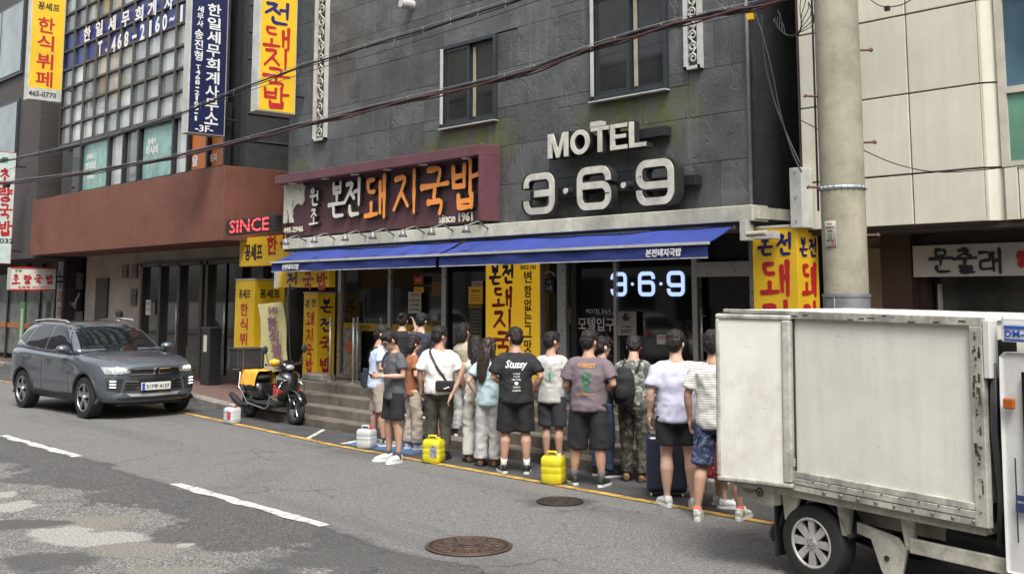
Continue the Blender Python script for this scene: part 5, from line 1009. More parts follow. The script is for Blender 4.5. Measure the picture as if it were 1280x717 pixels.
o = build(b, 'paint_chip', mat('chip_dark', (.06, .045, .035), .8), truck); o['kind'] = 'stuff'
# rear side door, ajar
h = ts(989, 394, sy-.02); hb = ts(989, 609, sy-.02); ang = R(20); o_ = TI @ V((0, 0, CAM_H)); d_ = TI.to_3x3() @ ray(897, 490)
ux = V((-cos(ang), -sin(ang), 0))    # from hinge towards the tail, swinging out
tt = (d_.x*(o_.y-h.y)-d_.y*(o_.x-h.x)); ln = tt/(d_.x*ux.y-d_.y*ux.x) if abs(d_.x*ux.y-d_.y*ux.x) > 1e-6 else .8
print('DOOR len', ln)
D_ = bpy.data.objects.new('side_door', None); COL.objects.link(D_); D_.parent = truck; D_.location = (h.x, h.y, hb.z); D_.rotation_euler = (0, 0, math.atan2(-ux.y, -ux.x)); hh = h.z-hb.z
b = MB(); b.bb((-ln+.03, -.025, .035), (-.05, .05, hh-.035)); build(b, 'door_panel', wbody, D_)
for nm, p, q in (('door_frame', (-ln, -.04, 0), (0, .06, .04)), ('door_frame', (-ln, -.04, hh-.04), (0, .06, hh)), ('door_frame', (-ln, -.04, .04), (-ln+.035, .06, hh-.04)), ('door_frame', (-.07, -.045, .04), (0, .06, hh-.04))): b = MB(); b.bb(p, q); build(b, nm, walu, D_, bevel=.014, seg=3)
b = MB(); b.bb((-ln-.004, .02, -.012), (.012, .062, hh+.008)); build(b, 'door_gasket', plast, D_)
b = MB(); b.box((ts(994, 577, sy).x, sy-.03, ts(994, 577, sy).z), (.035, .03, .06)); build(b, 'door_catch', walu, truck, bevel=.004)
# chassis and running gear
WR = .288
wheel(truck, (0, .09, WR), WR, .19, -1, 8, .64, twin=False, rimm=mat('truck_wheel', (.55, .54, .51), .45, metal=.4, var=.2, dirt=.3)); wheel(truck, (0, BW-.25, WR), WR, .19, 1, 8, .64, twin=False)
wheel(truck, (2.35, .09, WR), WR, .19, -1, 8, .64, twin=False); wheel(truck, (2.35, BW-.25, WR), WR, .19, 1, 8, .64, twin=False)
tp('chassis_beam', (x0+.15, .38, .42), (2.9, .46, .56), cream_w); tp('chassis_beam', (x0+.15, 1.05, .42), (2.9, 1.13, .56), cream_w)
tp('box_floor', (x0+.05, sy+.03, zb-.06), (x1-.05, sy+BW-.03, zb-.005), cream_w)
tp('axle', (-.05, .2, WR-.04), (.05, 1.2, WR+.04), plast, .01)
for x in (ts(1052, 640, 0).x, ts(1132, 650, 0).x): 
    b = MB(); b.prism([(-.07, 0), (.07, 0), (.03, -.26), (-.02, -.26)], .05, (x, .02, zb-.02), (1, 0, 0), (0, 0, 1), (0, 1, 0)); build(b, 'bracket', cream_w, truck, bevel=.004)
b = MB(); b.prism([(0, 0), (.34, -.05), (.42, -.12), (.36, -.34), (.28, -.4), (.2, -.3), (.12, -.1), (0, -.08)], .03, (ts(1085, 650, .03).x-.1, .03, ts(1085, 655, .03).z), (1, 0, 0), (0, 0, 1), (0, 1, 0)); build(b, 'spring_hanger', cream_w, truck, bevel=.004)
bh = ts(1109, 697, .03); b = MB(); b.tube([(bh.x, .02, bh.z), (bh.x, .06, bh.z)], .02, 12); build(b, 'bolt', plast, truck)
bm1 = ts(1139, 681, 0); tp('tail_beam', (bm1.x, -.02, bm1.z-.05), (2.2, .02, bm1.z+.05), cream_w)
tp('fuel_tank', (1.05, .12, .3), (1.75, .42, .58), plast, .03)
b = MB(); [b.tube([(-.42+.84*i/10, .3, .33+.05*sin(pi*i/10)-.03*k) for i in range(11)], .016, 6) for k in range(3)]; build(b, 'leaf_spring', plast, truck)
b = MB(); n = 14; arc_ = [V((cos(pi*(.08+.9*i/n))*(WR+.05), 0, WR+sin(pi*(.08+.9*i/n))*(WR+.05))) for i in range(n+1)]; vs = [p+V((0, y, 0)) for p in arc_ for y in (.02, .24)]; vs += [v*1.0+V((0, 0, .012)) for v in vs]
k = 2*(n+1); b.add(vs, [[2*i, 2*i+1, 2*i+3, 2*i+2] for i in range(n)]+[[k+2*i, k+2*i+2, k+2*i+3, k+2*i+1] for i in range(n)]+[[2*i, 2*i+2, k+2*i+2, k+2*i] for i in range(n)]); build(b, 'wheel_guard', plast, truck, smooth=True)
tp('mudflap', (-.36, .0, .12), (-.345, .24, .52), plast); 
xt = ts(940, 610, 0).x; tl = ts(962, 616, 0)
tp('tail_bracket', (x0+.05, .0, .52), (-.3, .05, zb-.01), cream_w); b = MB(); b.box((tl.x, -.02, tl.z), (.17, .1, .17)); o = build(b, 'lamp_box', cream_w, truck, bevel=.015); b = MB(); b.torus((tl.x-.04, -.072, tl.z+.01), .03, .006, (0, 1, 0), 20, 6); b.tube([(tl.x-.04, -.074, tl.z+.01), (tl.x-.04, -.066, tl.z+.01)], .012, 12); build(b, 'lamp_ring', plast, o)
b = MB(); b.prism([(0, 0), (.2, 0), (.1, -.25), (.03, -.25)], .03, (tl.x+.12, .0, zb), (1, 0, 0), (0, 0, 1), (0, 1, 0)); build(b, 'bracket', cream_w, truck); b = MB(); b.prism([(0, 0), (.22, 0), (.2, -.08), (.1, -.12), (.04, -.08)], .03, (x0+.07, .0, zb), (1, 0, 0), (0, 0, 1), (0, 1, 0)); build(b, 'bracket', cream_w, truck)
b = MB(); b.ball((-.43, .15, .27), (.07, .1, .09), 12, 8); build(b, 'coupling', plast, truck)
# cab behind the box: pillar edge, door, stripes, marker lamp, roof unit with the number label
cx = ts(1240, 450, sy).x; ct = ts(1262, 440, sy).z
tp('hose_bundle', (x1+.005, .02, .55), (cx-.03, .3, zt-.15), plast)
b = MB(); [b.tube([(x1+.03+.012*k, -.02, zt-.3), (x1+.02+.014*k, -.03, 1.3), (x1+.05+.012*k, -.02, .9), (x1+.03, -.02, .55)], .014, 6) for k in range(3)]; build(b, 'cable', mat('hose_black', (.03, .03, .035), .5), truck, smooth=True)
cabp = mat('cab_white', (.62, .62, .6), .3, coat=.6, var=.04, dirt=.08)
b = MB(); prof = [(0, .42), (0, 1.5), (.005, ct-.03), (.04, ct), (.95, ct+.02), (1.15, ct-.04), (1.5, 1.15), (1.72, 1.0), (1.76, .5), (1.7, .38)]
rows_ = []
for y, k in ((sy+.02, .97), (sy-.0, 1), (sy+BW, 1), (sy+BW-.02, .97)): rows_.append([(cx+.04+x*k+(.02 if k < 1 else 0), y, z*(1 if k == 1 else .995)) for x, z in prof])
b.loft(rows_); build(b, 'cab', cabp, truck, bevel=.02)
b = MB(); b.bb((cx+.2, sy-.006, .95), (cx+1.1, sy+.0, ct-.12)); build(b, 'cab_window', cglass, truck)
b = MB(); b.bb((cx+.42, sy-.004, .5), (cx+.43, sy+.0, ct-.1)); b.bb((cx+.13, sy-.004, .62), (cx+.138, sy+.0, 1.15)); build(b, 'door_seam', plast, truck)
om = ts(1263, 504, sy); b = MB(); b.box((om.x, sy-.015, om.z), (.075, .03, .07)); build(b, 'marker_lamp', mat('amber_lens', (.35, .09, .01), .3, coat=.5), truck, bevel=.01)
for py in (622, 634): q = ts(1275, py, sy); b = MB(); b.box((q.x+.25, sy-.004, q.z), (.55, .006, .035 if py == 622 else .055)); build(b, 'navy_stripe', mat('navy_stripe', (.03, .04, .14), .4), truck)
q0, q1 = ts(1243, 396, sy), ts(1243, 425, sy); b = MB(); b.bb((q0.x+.02, sy+.02, q1.z), (q0.x+1.1, sy+1.2, q0.z+.02)); o = build(b, 'roof_unit', cabp, truck, bevel=.03)
tp('side_cover', (x1+.004, sy-.008, zt-.4), (x1+.05, sy+.1, zt-.02), cabp)
q = ts(1272, 416, sy); b = MB(); b.box((q.x+.04, sy+.012, q.z), (.3, .012, .12)); lb = build(b, 'label', mat('plate_white'), truck); b = MB(); b.box((q.x+.04, sy+.004, q.z+.035), (.27, .004, .02)); b.box((q.x+.04, sy+.004, q.z-.045), (.27, .004, .012)); build(b, 'label_band', mat('plate_blue'), lb); b = MB(); put_text(b, 'DM-0501', (q.x+.04, sy+.004, q.z-.005), (1, 0, 0), (0, 0, 1), .26, .045, .003); build(b, 'label_lettering', mat('plate_blue'), lb)
# ---------------------------------------------------------------- scooter
sp = onZ(313, 521); sf = onZ(369, 531)
SA = math.atan2(sf.y-sp.y, sf.x-sp.x)
sc = thing('scooter', 'black and red delivery scooter with chrome side bars parked by the steps', 'scooter', (sp.x, sp.y, 0), SA); WB = (sf-sp).length
print('scooter wb', WB, math.degrees(SA)); k_ = WB/1.3
red = mat('scooter_red', (.5, .02, .02), .25, coat=1); sblk = mat('scooter_black', (.012, .012, .013), .2, coat=.8, var=.1); seatm = mat('seat_vinyl', (.02, .02, .02), .7, var=.2); silver = mat('scooter_silver', (.45, .45, .46), .3, metal=.7)
def swheel(x):
    W_ = bpy.data.objects.new('wheel', None); COL.objects.link(W_); W_.parent = sc; W_.location = (x, 0, .27)
    b = MB(); b.torus((0, 0, 0), .215, .055, (0, 1, 0), 40, 10); build(b, 'tyre', tyre, W_, smooth=True)
    b = MB(); b.torus((0, 0, 0), .165, .012, (0, 1, 0), 36, 6, sq=2.5); b.tube([(0, -.05, 0), (0, .05, 0)], .03, 12)
    for i in range(6): a = 2*pi*i/6; b.tube([(0, 0, 0), (.16*cos(a), 0, .16*sin(a))], .011, 6)
    build(b, 'rim', silver, W_, smooth=True, auto=40)
    b = MB(); b.tube([(0, -.045, 0), (0, -.051, 0)], .09, 24); build(b, 'brake_disc', shiny, W_)
swheel(0); swheel(WB)
f = WB
b = MB(); b.tube([(f-.36, 0, .93), (f-.2, 0, .6), (f-.13, 0, .45)], [.035, .035, .03], 10); build(b, 'steering_column', sblk, sc, smooth=True)
for s in (-1, 1): b = MB(); b.tube([(f-.13, s*.075, .52), (f, s*.075, .27)], .022, 8); build(b, 'fork', sblk, sc, smooth=True)
b = MB(); b.loft([[(f-.02+cos(a*pi/10)*.31, y, .27+sin(a*pi/10)*.31) for y in (-.07, 0, .07)]+[(f-.02+cos(a*pi/10)*.295, y, .27+sin(a*pi/10)*.295) for y in (.07, 0, -.07)] for a in range(1, 8)]); build(b, 'front_mudguard', sblk, sc, smooth=True)
def sect(x, z0, z1, hw, n=12, sq=.6): return [(x, hw*(abs(cos(2*pi*i/n))**sq)*(1 if cos(2*pi*i/n) >= 0 else -1), (z0+z1)/2+(z1-z0)/2*(abs(sin(2*pi*i/n))**sq)*(1 if sin(2*pi*i/n) >= 0 else -1)) for i in range(n)]
b = MB(); b.loft([sect(f-.36, .36, .84, .2), sect(f-.28, .38, .9, .23), sect(f-.18, .46, .86, .16), sect(f-.1, .55, .78, .07)]); build(b, 'front_shield', sblk, sc, smooth=True)
for s in (-1, 1): b = MB(); b.loft([[(f-.34, s*.2, .45), (f-.17, s*.14, .55), (f-.34, s*.22, .66)], [(f-.34, s*.235, .45), (f-.16, s*.18, .55), (f-.34, s*.25, .66)]]); b.xf(Matrix.Identity(3)); build(b, 'red_panel', red, sc); b = MB(); b.loft([[(f-.3, s*.2, .68), (f-.13, s*.09, .74), (f-.3, s*.2, .82)], [(f-.29, s*.225, .68), (f-.12, s*.11, .74), (f-.29, s*.225, .82)]]); build(b, 'silver_panel', silver, sc)
b = MB(); b.loft([sect(.3, .3, .38, .17), sect(.5, .27, .34, .19), sect(f-.36, .27, .34, .2), sect(f-.3, .3, .45, .2)]); build(b, 'floorboard', plast, sc, smooth=True)
b = MB(); b.loft([sect(-.28, .62, .76, .08), sect(-.12, .48, .78, .16), sect(.15, .4, .76, .2), sect(.42, .36, .7, .19), sect(.52, .36, .6, .16)]); build(b, 'rear_body', sblk, sc, smooth=True)
for s in (-1, 1): b = MB(); b.loft([[(-.2, s*.13, .62), (.12, s*.2, .56), (.12, s*.2, .66)], [(-.2, s*.15, .62), (.12, s*.215, .56), (.12, s*.215, .66)]]); build(b, 'red_panel', red, sc)
b = MB(); b.loft([sect(-.22, .74, .82, .13), sect(0, .74, .84, .16), sect(.3, .72, .81, .16), sect(.5, .68, .77, .12)]); build(b, 'seat', seatm, sc, smooth=True)
b = MB(); b.tube([(f-.42, -.34, 1.0), (f-.36, -.12, 1.0), (f-.36, .12, 1.0), (f-.42, .34, 1.0)], .015, 8); build(b, 'handlebar', shiny, sc, smooth=True)
b = MB(); b.loft([sect(f-.46, .9, 1.03, .1), sect(f-.34, .87, 1.07, .14), sect(f-.24, .88, 1.0, .1)]); build(b, 'handlebar_cover', sblk, sc, smooth=True)
b = MB(); b.ball((f-.22, 0, .95), (.04, .08, .05), 12, 8); build(b, 'headlight', lens, sc, smooth=True)
for s in (-1, 1):
    b = MB(); b.tube([(f-.43, s*.3, 1.01), (f-.42, s*.36, 1.2)], .007, 6); mst = build(b, 'mirror_stalk', plast, sc); b = MB(); b.ball((f-.42, s*.38, 1.25), (.02, .055, .07), 12, 8); build(b, 'mirror', plast, mst, smooth=True)
    b = MB(); b.tube([(f-.44, s*.22, 1.0), (f-.43, s*.36, 1.0)], .022, 8); build(b, 'grip', plast, sc)
    b = MB(); y = s*.25; b.tube([(f-.2, s*.16, .72), (f-.14, y, .62), (f-.2, y, .48), (f-.45, y, .46), (f-.5, y, .3), (f-.62, y, .24), (.35, y, .3), (.1, y, .5), (.0, y, .56), (.05, y, .8), (-.02, s*.2, .84)], .013, 8); build(b, 'chrome_bar', shiny, sc, smooth=True)
b = MB(); b.tube([(.25, -.17, .25), (.0, -.19, .24), (-.2, -.2, .32), (-.36, -.21, .4)], [.035, .05, .062, .05], 12); build(b, 'exhaust', plast, sc, smooth=True)
b = MB(); b.loft([sect(-.1, .2, .34, .08), sect(.2, .2, .38, .1), sect(.4, .26, .4, .07)]); build(b, 'engine', mat('engine_grey', (.1, .1, .1), .5, metal=.5), sc, smooth=True)
b = MB(); b.tube([(.22, -.12, .26), (.14, -.2, .02)], .012, 6); b.tube([(.22, .12, .26), (.14, .2, .02)], .012, 6); build(b, 'stand', plast, sc)
T = thing('delivery_box', 'black insulated delivery box strapped behind the scooter seat', 'delivery box', (0, 0, 0)); T.parent = None
Mx = Matrix.Translation(V((sp.x, sp.y, 0))) @ Matrix.Rotation(SA, 4, 'Z'); T.location = Mx @ V((-.22, 0, .86)); T.rotation_euler = (0, 0, SA)
b = MB(); b.box((0, 0, .17), (.46, .5, .34)); build(b, 'case', mat('box_fabric', (.02, .02, .022), .8, var=.2), T, bevel=.025); b = MB(); b.box((0, 0, .35), (.48, .52, .04)); build(b, 'lid', plast, T, bevel=.015)
b = MB(); [b.box((x, -.258, .17), (.02, .01, .34)) for x in (-.18, .18)]; [b.box((.236, x, .17), (.01, .02, .34)) for x in (-.18, .18)]; build(b, 'piping', mat('box_trim', (.07, .07, .07), .6), T)
b = MB(); b.box((.0, 0, -.03), (.4, .36, .03)); build(b, 'rack', shiny, T)
cloth_o = mat('orange_cloth', (.75, .36, .04), .8, var=.12, scale=8)
def drape(cx_, cy_, z, w_, l_, fall, seed, rz=0):
    b = MB(); n = 18; pts = []
    for j in range(n+1):
        for i in range(n+1):
            u, v = (i/n-.5)*l_, (j/n-.5)*w_; d = max(0, abs(v)-.15); yy = math.copysign(min(abs(v), .15)+.28*d, v)
            zz = z-d*fall+.018*noise.noise(V((u*9, v*9, seed))); yy += .02*noise.noise(V((u*7, v*9, seed+5))); pts.append(V((cx_+u+.05*noise.noise(V((v*4, seed, 0))), cy_+yy, zz)))
    m_ = n+1; fs = [[j*m_+i, j*m_+i+1, (j+1)*m_+i+1, (j+1)*m_+i] for j in range(n) for i in range(n)]; b.add(pts+[p-V((0, 0, .01)) for p in pts], fs+[[m_*m_+a for a in reversed(f_)] for f_ in fs]); return b
T = thing('raincoat', 'orange rain cloth thrown over the scooter seat', 'cloth', tuple(Mx @ V((.2, 0, .8))), SA); build(drape(.02, 0, .05, .8, .62, .95, 2), 'cloth', cloth_o, T, smooth=True)
T = thing('handlebar_mitt', 'orange cover over the scooter handlebar', 'cloth', tuple(Mx @ V((f-.4, -.2, 1.03))), SA); b = MB(); b.ball((0, 0, 0), (.08, .1, .065), 16, 10); link_mesh(smooth_mesh(b, .012, 4, disp=lambda p: .012*noise.noise(p*22)), 'mitt', cloth_o, T)
# ---------------------------------------------------------------- water cans
def jerrycan(px, py, m_, capm, label, rz=0, name='jerrycan', hgt=.36, lbl=None, w_=.28):
    p = onZ(px, py, 0); T = thing(name, label, 'jerrycan', (p.x, p.y, .012), rz, 'water cans along the yellow line')
    b = MB()
    def rr_(z, w_, d_, r=.04): return [(x_*(w_/2-r)+r*cos(a)*1, y_*(d_/2-r)+r*sin(a), z) for x_, y_, a0 in ((1, 1, 0), (-1, 1, pi/2), (-1, -1, pi), (1, -1, 3*pi/2)) for a in [a0+pi/2*k/4 for k in range(5)]]
    hgt *= .86; w_ *= .86; T.scale = (1, 1, 1); H = hgt*.84; b.loft([rr_(0, w_*.9, .2), rr_(.02, w_, .22), rr_(.1, w_, .22), rr_(.11, w_*.985, .212), rr_(.125, w_, .22), rr_(H*.6, w_, .22), rr_(H*.62, w_*.985, .212), rr_(H*.66, w_, .22), rr_(H-.03, w_, .22), rr_(H, w_*.9, .17)])
    build(b, 'can_body', m_, T, smooth=True, auto=50)
    b = MB(); b.tube([(-.08, 0, H-.01), (-.07, 0, H+.045), (.03, 0, H+.045), (.05, 0, H-.01)], .014, 8); build(b, 'handle', m_, T, smooth=True)
    b = MB(); b.tube([(.07, 0, H-.005), (.07, 0, H+.03)], .028, 16); build(b, 'cap', capm, T)
    if lbl: b = MB(); b.box((w_*.2, -.1115, H*.5), (w_*.4, .003, H*.5)); build(b, 'sticker', lbl, T)
    return T
wcan = mat('white_can', (.6, .63, .65), .35, var=.1, dirt=.1, trans=.15); ycan = mat('yellow_can', (.6, .52, .02), .45, var=.12, dirt=.25); rcap = mat('red_cap', (.5, .04, .03), .4)
jerrycan(290, 529, wcan, rcap, 'white water can with red cap and red print near the scooter rear wheel', R(10), lbl=mat('red_sticker', (.45, .08, .08), .6, var=.8, scale=25))
jerrycan(458, 560, wcan, rcap, 'white water can with red handle beside the man looking at his phone', R(25))
jerrycan(542, 578, ycan, ycan, 'yellow water can with picture sticker behind the man with the black crossbody bag', R(25), lbl=mat('photo_sticker', (.2, .22, .25), .5, var=.9, scale=22), hgt=.4, w_=.29)
jerrycan(692, 604, ycan, mat('pale_cap', (.6, .55, .4), .5), 'plain yellow water can between the grey-white shirt man and mauve shirt man', R(25), hgt=.42, w_=.3)
# ---------------------------------------------------------------- utility pole
T = thing('utility_pole', 'thick concrete utility pole with step bolts and a steel sleeve at its foot', 'utility pole', (-5.86, 9.75, .0)); pcx = mat('pole_concrete', (.3, .28, .21), .85, var=.15, scale=3, bump=.004, bscale=45, streak=.06, dirt=.3)
b = MB(); b.tube([(0, 0, 0), (0, 0, 4), (0, 0, 9)], [.208, .218, .208], 40); build(b, 'shaft', pcx, T, auto=40)
zc = 2.0+.18; b = MB(); b.tube([(0, 0, 0), (0, 0, zc)], [.225, .225], 40); b.tube([(0, 0, zc-.03), (0, 0, zc)], .232, 40); build(b, 'steel_sleeve', mat('sleeve_grey', (.2, .21, .22), .5, metal=.3, var=.2, dirt=.3), T, auto=40)
b = MB(); b.tube([(.0, -.222, zc-.02), (.0, -.23, 0)], .008, 6); b.ball((-.05, -.23, zc-.2), .016, 8, 6); build(b, 'sleeve_seam', chrome, T)
zz_ = onY(1050, 234, 9.6).z; b = MB(); b.torus((0, 0, zz_), .218, .012, (0, 0, 1), 40, 6, sq=1.8)
for i in range(24): a = 2*pi*i/24; b.box((.232*cos(a), .232*sin(a), zz_), (.006, .02, .03), rz=a)
build(b, 'strap', mat('galvanised', (.35, .4, .42), .4, metal=.6), T, smooth=True)
for px_, py_, s in ((1075, 58, 1), (1020, 125, -1), (1080, 175, 1), (1022, 237, -1), (1082, 293, 1)):
    z = onY(px_, py_, 9.75).z; b = MB(); u = RV*s; b.tube([u*.18+V((0, 0, z)), u*.34+V((0, 0, z+.005))], .012, 8); b.tube([u*.33+V((0, 0, z-.005)), u*.345+V((0, 0, z+.015))], .022, 8); build(b, 'step_bolt', mat('rust_bolt', (.09, .05, .03), .7), T)
z = onY(1046, 291, 9.55).z; nn = V((-.02, -1, 0)).normalized(); b = MB()
for i in range(9):
    pass
aa = [R(248+4.2*i) for i in range(9)]; vs = [(.222*cos(a), .222*sin(a), z+h_) for a in aa for h_ in (-.13, .12)]; vs2 = [(.226*cos(a), .226*sin(a), z+h_) for a in aa for h_ in (-.13, .12)]
b.add(vs+vs2, [[18+2*i, 20+2*i, 21+2*i, 19+2*i] for i in range(8)]+[[2*i, 2*i+1, 2*i+3, 2*i+2] for i in range(8)]+[[2*i, 2*i+2, 20+2*i, 18+2*i] for i in range(8)]); ntc = build(b, 'number_notice', paper, T, smooth=True)
def wrap_text(b, s, a, z, w_, h_): 
    q = MB(); put_text(q, s, (0, 0, 0), (1, 0, 0), (0, 0, 1), w_, h_, .0015); b.add([(.2275*cos(a+v.x/.2275)*(1-v.y*3), .2275*sin(a+v.x/.2275)*(1-v.y*3), z+v.z) for v in q.v], q.f)
b = MB(); b2 = MB(); am = R(265); [wrap_text(b, s, am, z+dz, w_, .022) for s, dz, w_ in (('0256R12', .055, .11), ('442', .02, .06), ('L1', -.015, .035), ('L5', -.045, .035), ('R2XJ', -.075, .07))]; wrap_text(b2, '부산', am, z+.09, .06, .018); wrap_text(b2, '○', am+.15, z-.1, .025, .025)
build(b, 'notice_lettering', blackl, ntc); build(b2, 'red_lettering', redp, ntc)
b = MB(); b.tube([(-.19, -.12, 9), (-.2, -.12, 5), (-.205, -.12, 3)], .012, 6); build(b, 'conduit', mat('hose_black'), T, smooth=True)
# ---------------------------------------------------------------- overhead cables
def catenary(pts, Y, n=14):
    P = [onY(px, py, Y) if not isinstance(px, tuple) else V(px) for px, py in pts]; out = []
    for i in range(len(P)-1):
        p0, p1, p2, p3 = P[max(i-1, 0)], P[i], P[i+1], P[min(i+2, len(P)-1)]
        for k in range(n):
            t = k/n; out.append(.5*((2*p1)+(-p0+p2)*t+(2*p0-5*p1+4*p2-p3)*t*t+(-p0+3*p1-3*p2+p3)*t**3))
    return out+[P[-1]]
cblk = mat('cable_black', (.015, .015, .016), .5); cgrn = mat('cable_green', (.05, .11, .09), .5); cred = mat('cable_maroon', (.09, .03, .03), .5); cwir = mat('steel_wire', (.4, .42, .42), .35, metal=.6)
def bundle(label, path, Y, strands, name='cable_bundle'):
    T = thing(name, label, 'cables', tuple(onY(path[-1][0], path[-1][1], Y))); ctr = catenary(path, Y)
    for i, (dy, dz, r, mm, tw) in enumerate(strands):
        b = MB(); b.tube([p+V((0, dy+tw*.4*sin(j*.35+i), dz+tw*sin(j*.5+i*1.7))) for j, p in enumerate(ctr)], r, 6); build(b, 'cable' if r > .008 else 'wire', mm, T, W=True, smooth=True)
    b = MB()
    for j in range(3, len(ctr)-1, 4): p = ctr[j]; b.tube([p+V((0, 0, -.05)), p+V((.01, 0, .035))], .006, 5)
    o = build(b, 'cable_tie', cwir, T, W=True); return T
bundle('lower cable bundle of green, maroon and black wires sweeping across the maroon signboard', [(-60, 233), (40, 224), (150, 208), (270, 183), (380, 155), (500, 126), (640, 93), (760, 52), (860, 24), (950, 4), (1040, -24)], 9.55, [(0, 0, .018, cblk, .01), (.02, -.022, .013, cgrn, .014), (-.02, -.03, .013, cred, .014), (.01, -.05, .011, cred, .02), (0, -.036, .012, cblk, .02), (0, .035, .005, cwir, 0)])
bundle('upper black cable with steel wire crossing the slate wall and window', [(-60, 213), (60, 190), (180, 158), (320, 104), (400, 76), (520, 40), (640, 2), (760, -40), (1040, -120)], 9.55, [(0, 0, .016, cblk, .005), (.01, -.025, .009, cblk, .012), (0, .045, .005, cwir, 0)])
T = thing('thin_wire', 'single thin dark wire running above the slate wall window', 'cable', tuple(onY(560, 62, 10))); b = MB(); b.tube(catenary([(-20, 222), (360, 98), (460, 70), (600, 26), (700, -8), (1040, -110)], 10), .006, 5); build(b, 'wire', cblk, T, W=True, smooth=True)
T = thing('thin_wire', 'thin dark wire sagging across the cream wall panels right of the pole', 'cable', tuple(onY(1075, 186, 10.5))); b = MB(); b.tube(catenary([(1000, 150), (1040, 170), (1075, 186), (1120, 205), (1170, 215), (1230, 212), (1300, 204)], 10.6), .006, 5); build(b, 'wire', cblk, T, W=True, smooth=True)
T = thing('wire_coil', 'looped coil of slack black wires at the dark corner left of the pole', 'cables', tuple(onY(985, 30, 10.9))); b = MB(); c0 = onY(988, 10, 10.9)
for k in range(6): b.tube([c0+V(((.16+.02*k)*cos(a*pi/12)+.01*k, .05*sin(a+k), (.34-.02*k)*sin(a*pi/12)-.02*k)) for a in range(12, 26)], .006, 5)
b.tube(catenary([(940, 8), (952, 40), (965, 90), (975, 140), (990, 190), (1002, 215)], 11.2), .012, 6); b.tube(catenary([(935, 15), (938, 50), (944, 85), (945, 130)], 11.3), .009, 6); b.tube(catenary([(952, 20), (955, 70), (966, 120), (980, 160), (1000, 205)], 11.3), .014, 6); build(b, 'wires', cblk, T, W=True, smooth=True)
b = MB(); b.box(onY(938, 20, 11.2), (.09, .05, .1)); build(b, 'yellow_tag', yelp, T, W=True)
T = thing('thin_wire', 'pair of fine wires hanging from the top right across the cream panels', 'cable', tuple(onY(1110, 5, 10))); b = MB(); b.tube(catenary([(1080, -8), (1095, 5), (1110, 9), (1130, 5), (1150, -8)], 10.4), .006, 5); b.box(onY(1109, 11, 10.4), (.05, .04, .05)); build(b, 'wire', cblk, T, W=True)
for i, (px, py) in enumerate(((52, 200), (55, 232))):
    T = thing('cable_splice', ['black splice case hanging on the upper cables at the far left', 'black splice case on the lower cables at the far left'][i], 'splice box', tuple(onY(px-47, py, 9.6))); b = MB(); b.tube([(-.22, 0, 0), (-.15, 0, 0), (.15, 0, 0), (.22, 0, 0)], [.02, .06, .06, .02], 12); build(b, 'case', cblk, T, smooth=True)
# ================================================================ PEOPLE
skins = [mat('skin_a', (.46, .27, .19), .55, var=.06), mat('skin_b', (.55, .35, .26), .55, var=.06), mat('skin_c', (.36, .2, .14), .55, var=.06)]
for s_ in skins: s_.node_tree.nodes['Principled BSDF'].inputs['Subsurface Weight'].default_value = .08; s_.node_tree.nodes['Principled BSDF'].inputs['Subsurface Scale'].default_value = .01
hairm = mat('black_hair', (.016, .013, .012), .62, var=.4, scale=30, bump=.004, bscale=70, spec=.3); hairb = mat('dark_brown_hair', (.025, .015, .01), .45, var=.3, scale=30, bump=.003, bscale=60)
def fab(n, c=(.5, .5, .5), **k): return mat(n, c, .85, var=k.pop('var', .08), scale=k.pop('scale', 9), bump=.0015, bscale=120, **k)
def pattern(n, base, other, kind, thr=.5, sc=14):
    M = fab(n, base); N, L, B = nodes(M); p = N.new('ShaderNodeTexCoord').outputs['Object']
    global_n = N; 
    if kind == 'stripe':
        s = N.new('ShaderNodeSeparateXYZ'); L.new(p, s.inputs[0]); a = N.new('ShaderNodeMath'); a.operation = 'MULTIPLY'; a.inputs[1].default_value = sc; L.new(s.outputs[2], a.inputs[0])
        f = N.new('ShaderNodeMath'); f.operation = 'FRACT'; L.new(a.outputs[0], f.inputs[0]); g = N.new('ShaderNodeMath'); g.operation = 'LESS_THAN'; g.inputs[1].default_value = thr; L.new(f.outputs[0], g.inputs[0]); fac = g.outputs[0]
    else:
        t = N.new('ShaderNodeTexNoise'); t.inputs['Scale'].default_value = sc; t.inputs['Detail'].default_value = 3 if kind == 'camo' else 1; t.inputs['Distortion'].default_value = .6; L.new(p, t.inputs['Vector'])
        r = N.new('ShaderNodeMapRange'); r.inputs[1].default_value = thr-.02; r.inputs[2].default_value = thr+.02; L.new(t.outputs['Fac'], r.inputs[0]); fac = r.outputs[0]
    m_ = N.new('ShaderNodeMix'); m_.data_type = 'RGBA'; m_.inputs[6].default_value = (*base, 1); m_.inputs[7].default_value = (*other, 1); L.new(fac, m_.inputs[0]); out = m_.outputs[2]
    if kind == 'camo':
        t2 = N.new('ShaderNodeTexNoise'); t2.inputs['Scale'].default_value = sc*1.3; t2.inputs['Detail'].default_value = 3; L.new(p, t2.inputs['Vector']); r2 = N.new('ShaderNodeMapRange'); r2.inputs[1].default_value = .55; r2.inputs[2].default_value = .57; L.new(t2.outputs['Fac'], r2.inputs[0])
        m2 = N.new('ShaderNodeMix'); m2.data_type = 'RGBA'; L.new(out, m2.inputs[6]); m2.inputs[7].default_value = (*[v*.25 for v in base], 1); L.new(r2.outputs[0], m2.inputs[0]); out = m2.outputs[2]
    L.new(out, B.inputs['Base Color']); return M
